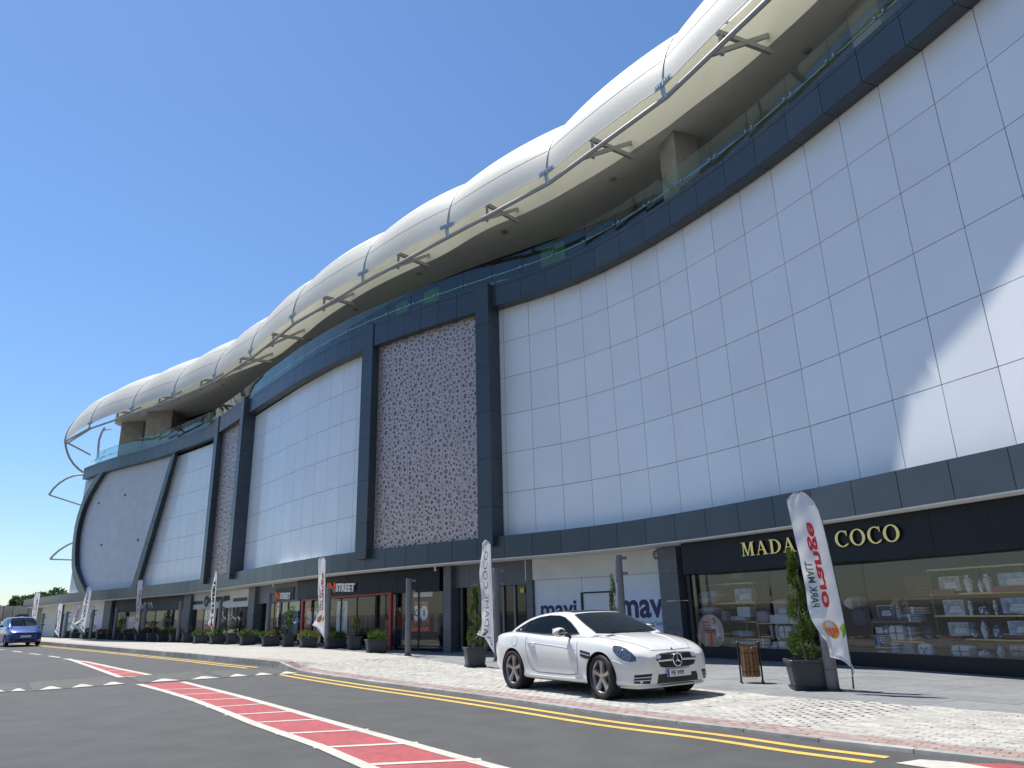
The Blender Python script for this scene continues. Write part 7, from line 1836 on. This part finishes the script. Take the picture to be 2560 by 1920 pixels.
# ---------------------------------------------------------------- far left: boundary wall, gate, trees
M_cwall = mat('pale concrete wall', (.40, .365, .31), .9, noise=.12, nscale=.9, grime=.15)
M_gate = mat('dark gate', (.05, .05, .055), .6)
def gpt(px, D, z=0): a = az_of(px, 1560); return Vector((D*math.sin(a), D*math.cos(a), z))
def top_z(px, py, D): r_ = ray(px, py); return CAMH+r_.z/math.hypot(r_.x, r_.y)*D
t = thing('boundary_wall', 'pale concrete boundary wall beyond the far left end of the mall', 'wall', gpt(20, 92, .5))
cuts = [-260, -200, -150, -110, -70, -30, 3, 27, 66, 130]
for a, b in zip(cuts, cuts[1:]):
    p, q = gpt(a, 92), gpt(b, 92); z1, z2 = top_z(a, 1515+(a*.0), 92), top_z(b, 1515, 92); d = (q-p).normalized(); n = Vector((-d.y, d.x, 0))*.15; e = d*.03
    obj('wall_panel', MB().hexa([p-n+e+Vector((0, 0, -.3)), q-n-e+Vector((0, 0, -.3)), q+n-e+Vector((0, 0, -.3)), p+n+e+Vector((0, 0, -.3))], [p-n+e+Vector((0, 0, z1)), q-n-e+Vector((0, 0, z2)), q+n-e+Vector((0, 0, z2)), p+n+e+Vector((0, 0, z1))]), M_cwall, t, world=True)
p, q = gpt(29, 91.6), gpt(5, 91.6); obj('sloping_rib', MB().bar((p.x, p.y, top_z(29, 1519, 91.6)), (q.x, q.y, top_z(5, 1554, 91.6)), .12, .2), M_concrete, t, world=True)
t = thing('gate_kiosk', 'small kiosk with dark frame and white sign behind the blue car', 'kiosk', gpt(52, 84, .4))
for px in (42, 62): p = gpt(px, 84); obj('kiosk_post', MB().bar((p.x, p.y, .3), (p.x, p.y, top_z(px, 1538, 84)), .35), M_gate, t, world=True)
p, q = gpt(40, 84), gpt(66, 84); z = top_z(52, 1538, 84); obj('kiosk_roof', MB().bar((p.x, p.y, z), (q.x, q.y, z), .5, .18), M_gate, t, world=True)
p, q = gpt(46, 83.7), gpt(58, 83.7); z = top_z(52, 1545, 84); obj('white_sign', MB().bar((p.x, p.y, z), (q.x, q.y, z), .05, .28), M_wl, t, world=True)
M_trunk = mat('tree bark', (.12, .09, .065), .95, noise=.3, nscale=9)
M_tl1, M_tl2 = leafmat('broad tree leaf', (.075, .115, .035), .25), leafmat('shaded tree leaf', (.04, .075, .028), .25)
def tree(px, D, ytop, wpx, label, seed, n=2600):
    r = random.Random(seed); p = gpt(px, D, .3); H = top_z(px, ytop, D)-.3; k = FPX/D; R_ = wpx/k/2
    t = thing('broadleaf_tree', label, 'tree', p, 0, 'trees beyond the low wing of the mall')
    mb = MB(); mb.tube([(0, 0, -.3), (.1, 0, H*.3), (.0, .1, H*.55), (.15, 0, H*.8)], [R_*.09, R_*.07, R_*.05, R_*.02], 8)
    for _ in range(9):
        z = r.uniform(.3, .6)*H; d = rdir(r, .5); mb.tube([(0, 0, z), Vector((0, 0, z))+d*R_*.4, Vector((0, 0, z))+d*R_*.7+Vector((0, 0, R_*.15))], [R_*.04, R_*.025, R_*.01], 6)
    obj('trunk', mb, M_trunk, t); A, B = MB(), MB()
    blobs = [(r.uniform(-.75, .75)*R_, r.uniform(-.6, .6)*R_, H*r.uniform(.45, .9), R_*r.uniform(.22, .42)) for _ in range(20)]
    for i in range(n):
        bx, by, bz, br = r.choice(blobs); d = rdir(r); q = r.uniform(.55, 1); pp = Vector((bx, by, bz))+d*br*q; pp.z = min(pp.z, H)
        leaf(A if d.z > -.1 or r.random() < .4 else B, pp, d+rdir(r)*.8, r.uniform(.25, .5), r.uniform(.12, .24), r)  # clump undersides mostly get the darker leaf: shade painted into the colour
    obj('crown', A, M_tl1, t, recalc=False, kind='stuff'); obj('shaded_crown', B, M_tl2, t, recalc=False, kind='stuff')
tree(150, 108, 1472, 62, 'broad green tree behind the low wing, rightmost and tallest of the row', 1); tree(118, 106, 1476, 60, 'broad green tree behind the low wing, second from the right', 2); tree(86, 110, 1487, 50, 'broad green tree rising above the end of the low wing', 3)
tree(45, 116, 1490, 34, 'narrow tree above the boundary wall with a feathery top', 4); tree(62, 112, 1497, 40, 'low rounded tree just left of the low wing', 5); tree(16, 130, 1508, 20, 'small distant tree above the boundary wall near the left edge', 6, 900); tree(-6, 132, 1510, 22, 'small distant tree at the left edge of the photo', 7, 900)
# ---- the other side of the road, behind the camera: seen only as reflections in glass and panels
M_opp = mat('sand coloured render', (.34, .30, .25), .9, noise=.1, nscale=.6, grime=.2)
M_oppw = mat('opposite window glass', (.02, .025, .03), .1, spec=.6)
def opposite(x, y, w_, d, h, rz, label):
    t = thing('roadside_building', label, 'building', (x, y, -.3), rz)
    obj('wall', MB().box((0, 0, h/2), (w_, d, h)), M_opp, t); obj('parapet', MB().box((0, 0, h+.2), (w_+.3, d+.3, .4)), M_cwall, t)
    n = int(w_/3.2)
    for i in range(n):
        for j in range(int(h/3.1)): obj('window', MB().box((-w_/2+(i+.5)*w_/n, d/2+.01, 1.7+j*3.1), (1.5, .06, 1.4)), M_oppw, t)
opposite(-26, -24, 30, 10, 6.6, math.radians(20), 'sand coloured two storey building across the road, left'); opposite(6, -22, 26, 10, 9.6, math.radians(4), 'sand coloured three storey building across the road, middle'); opposite(36, -14, 24, 10, 6.6, math.radians(-28), 'sand coloured two storey building across the road, right')
def back_tree(x, y, H, R_, label, seed):
    r = random.Random(seed); t = thing('street_tree', label, 'tree', (x, y, -.3), 0, 'street trees across the road')
    obj('trunk', MB().tube([(0, 0, 0), (.05, 0, H*.4), (0, .1, H*.7)], [.16, .12, .06], 8), M_trunk, t); A = MB()
    blobs = [(r.uniform(-.6, .6)*R_, r.uniform(-.6, .6)*R_, H*r.uniform(.5, .9), R_*r.uniform(.3, .5)) for _ in range(14)]
    for i in range(1500): bx, by, bz, br = r.choice(blobs); d = rdir(r); leaf(A, Vector((bx, by, bz))+d*br*r.uniform(.5, 1), d+rdir(r)*.8, r.uniform(.3, .55), r.uniform(.15, .28), r)
    obj('crown', A, M_tl2, t, recalc=False, kind='stuff')
for i, (x, y, H, R_) in enumerate(((-14, -13, 6.5, 2.6), (-4, -13.5, 7, 2.8), (7, -12.5, 6.2, 2.5), (18, -10, 6.8, 2.7), (27, -5, 6.4, 2.6))): back_tree(x, y, H, R_, 'street tree across the road behind the camera, number %s from the left' % ['one', 'two', 'three', 'four', 'five'][i], 60+i)
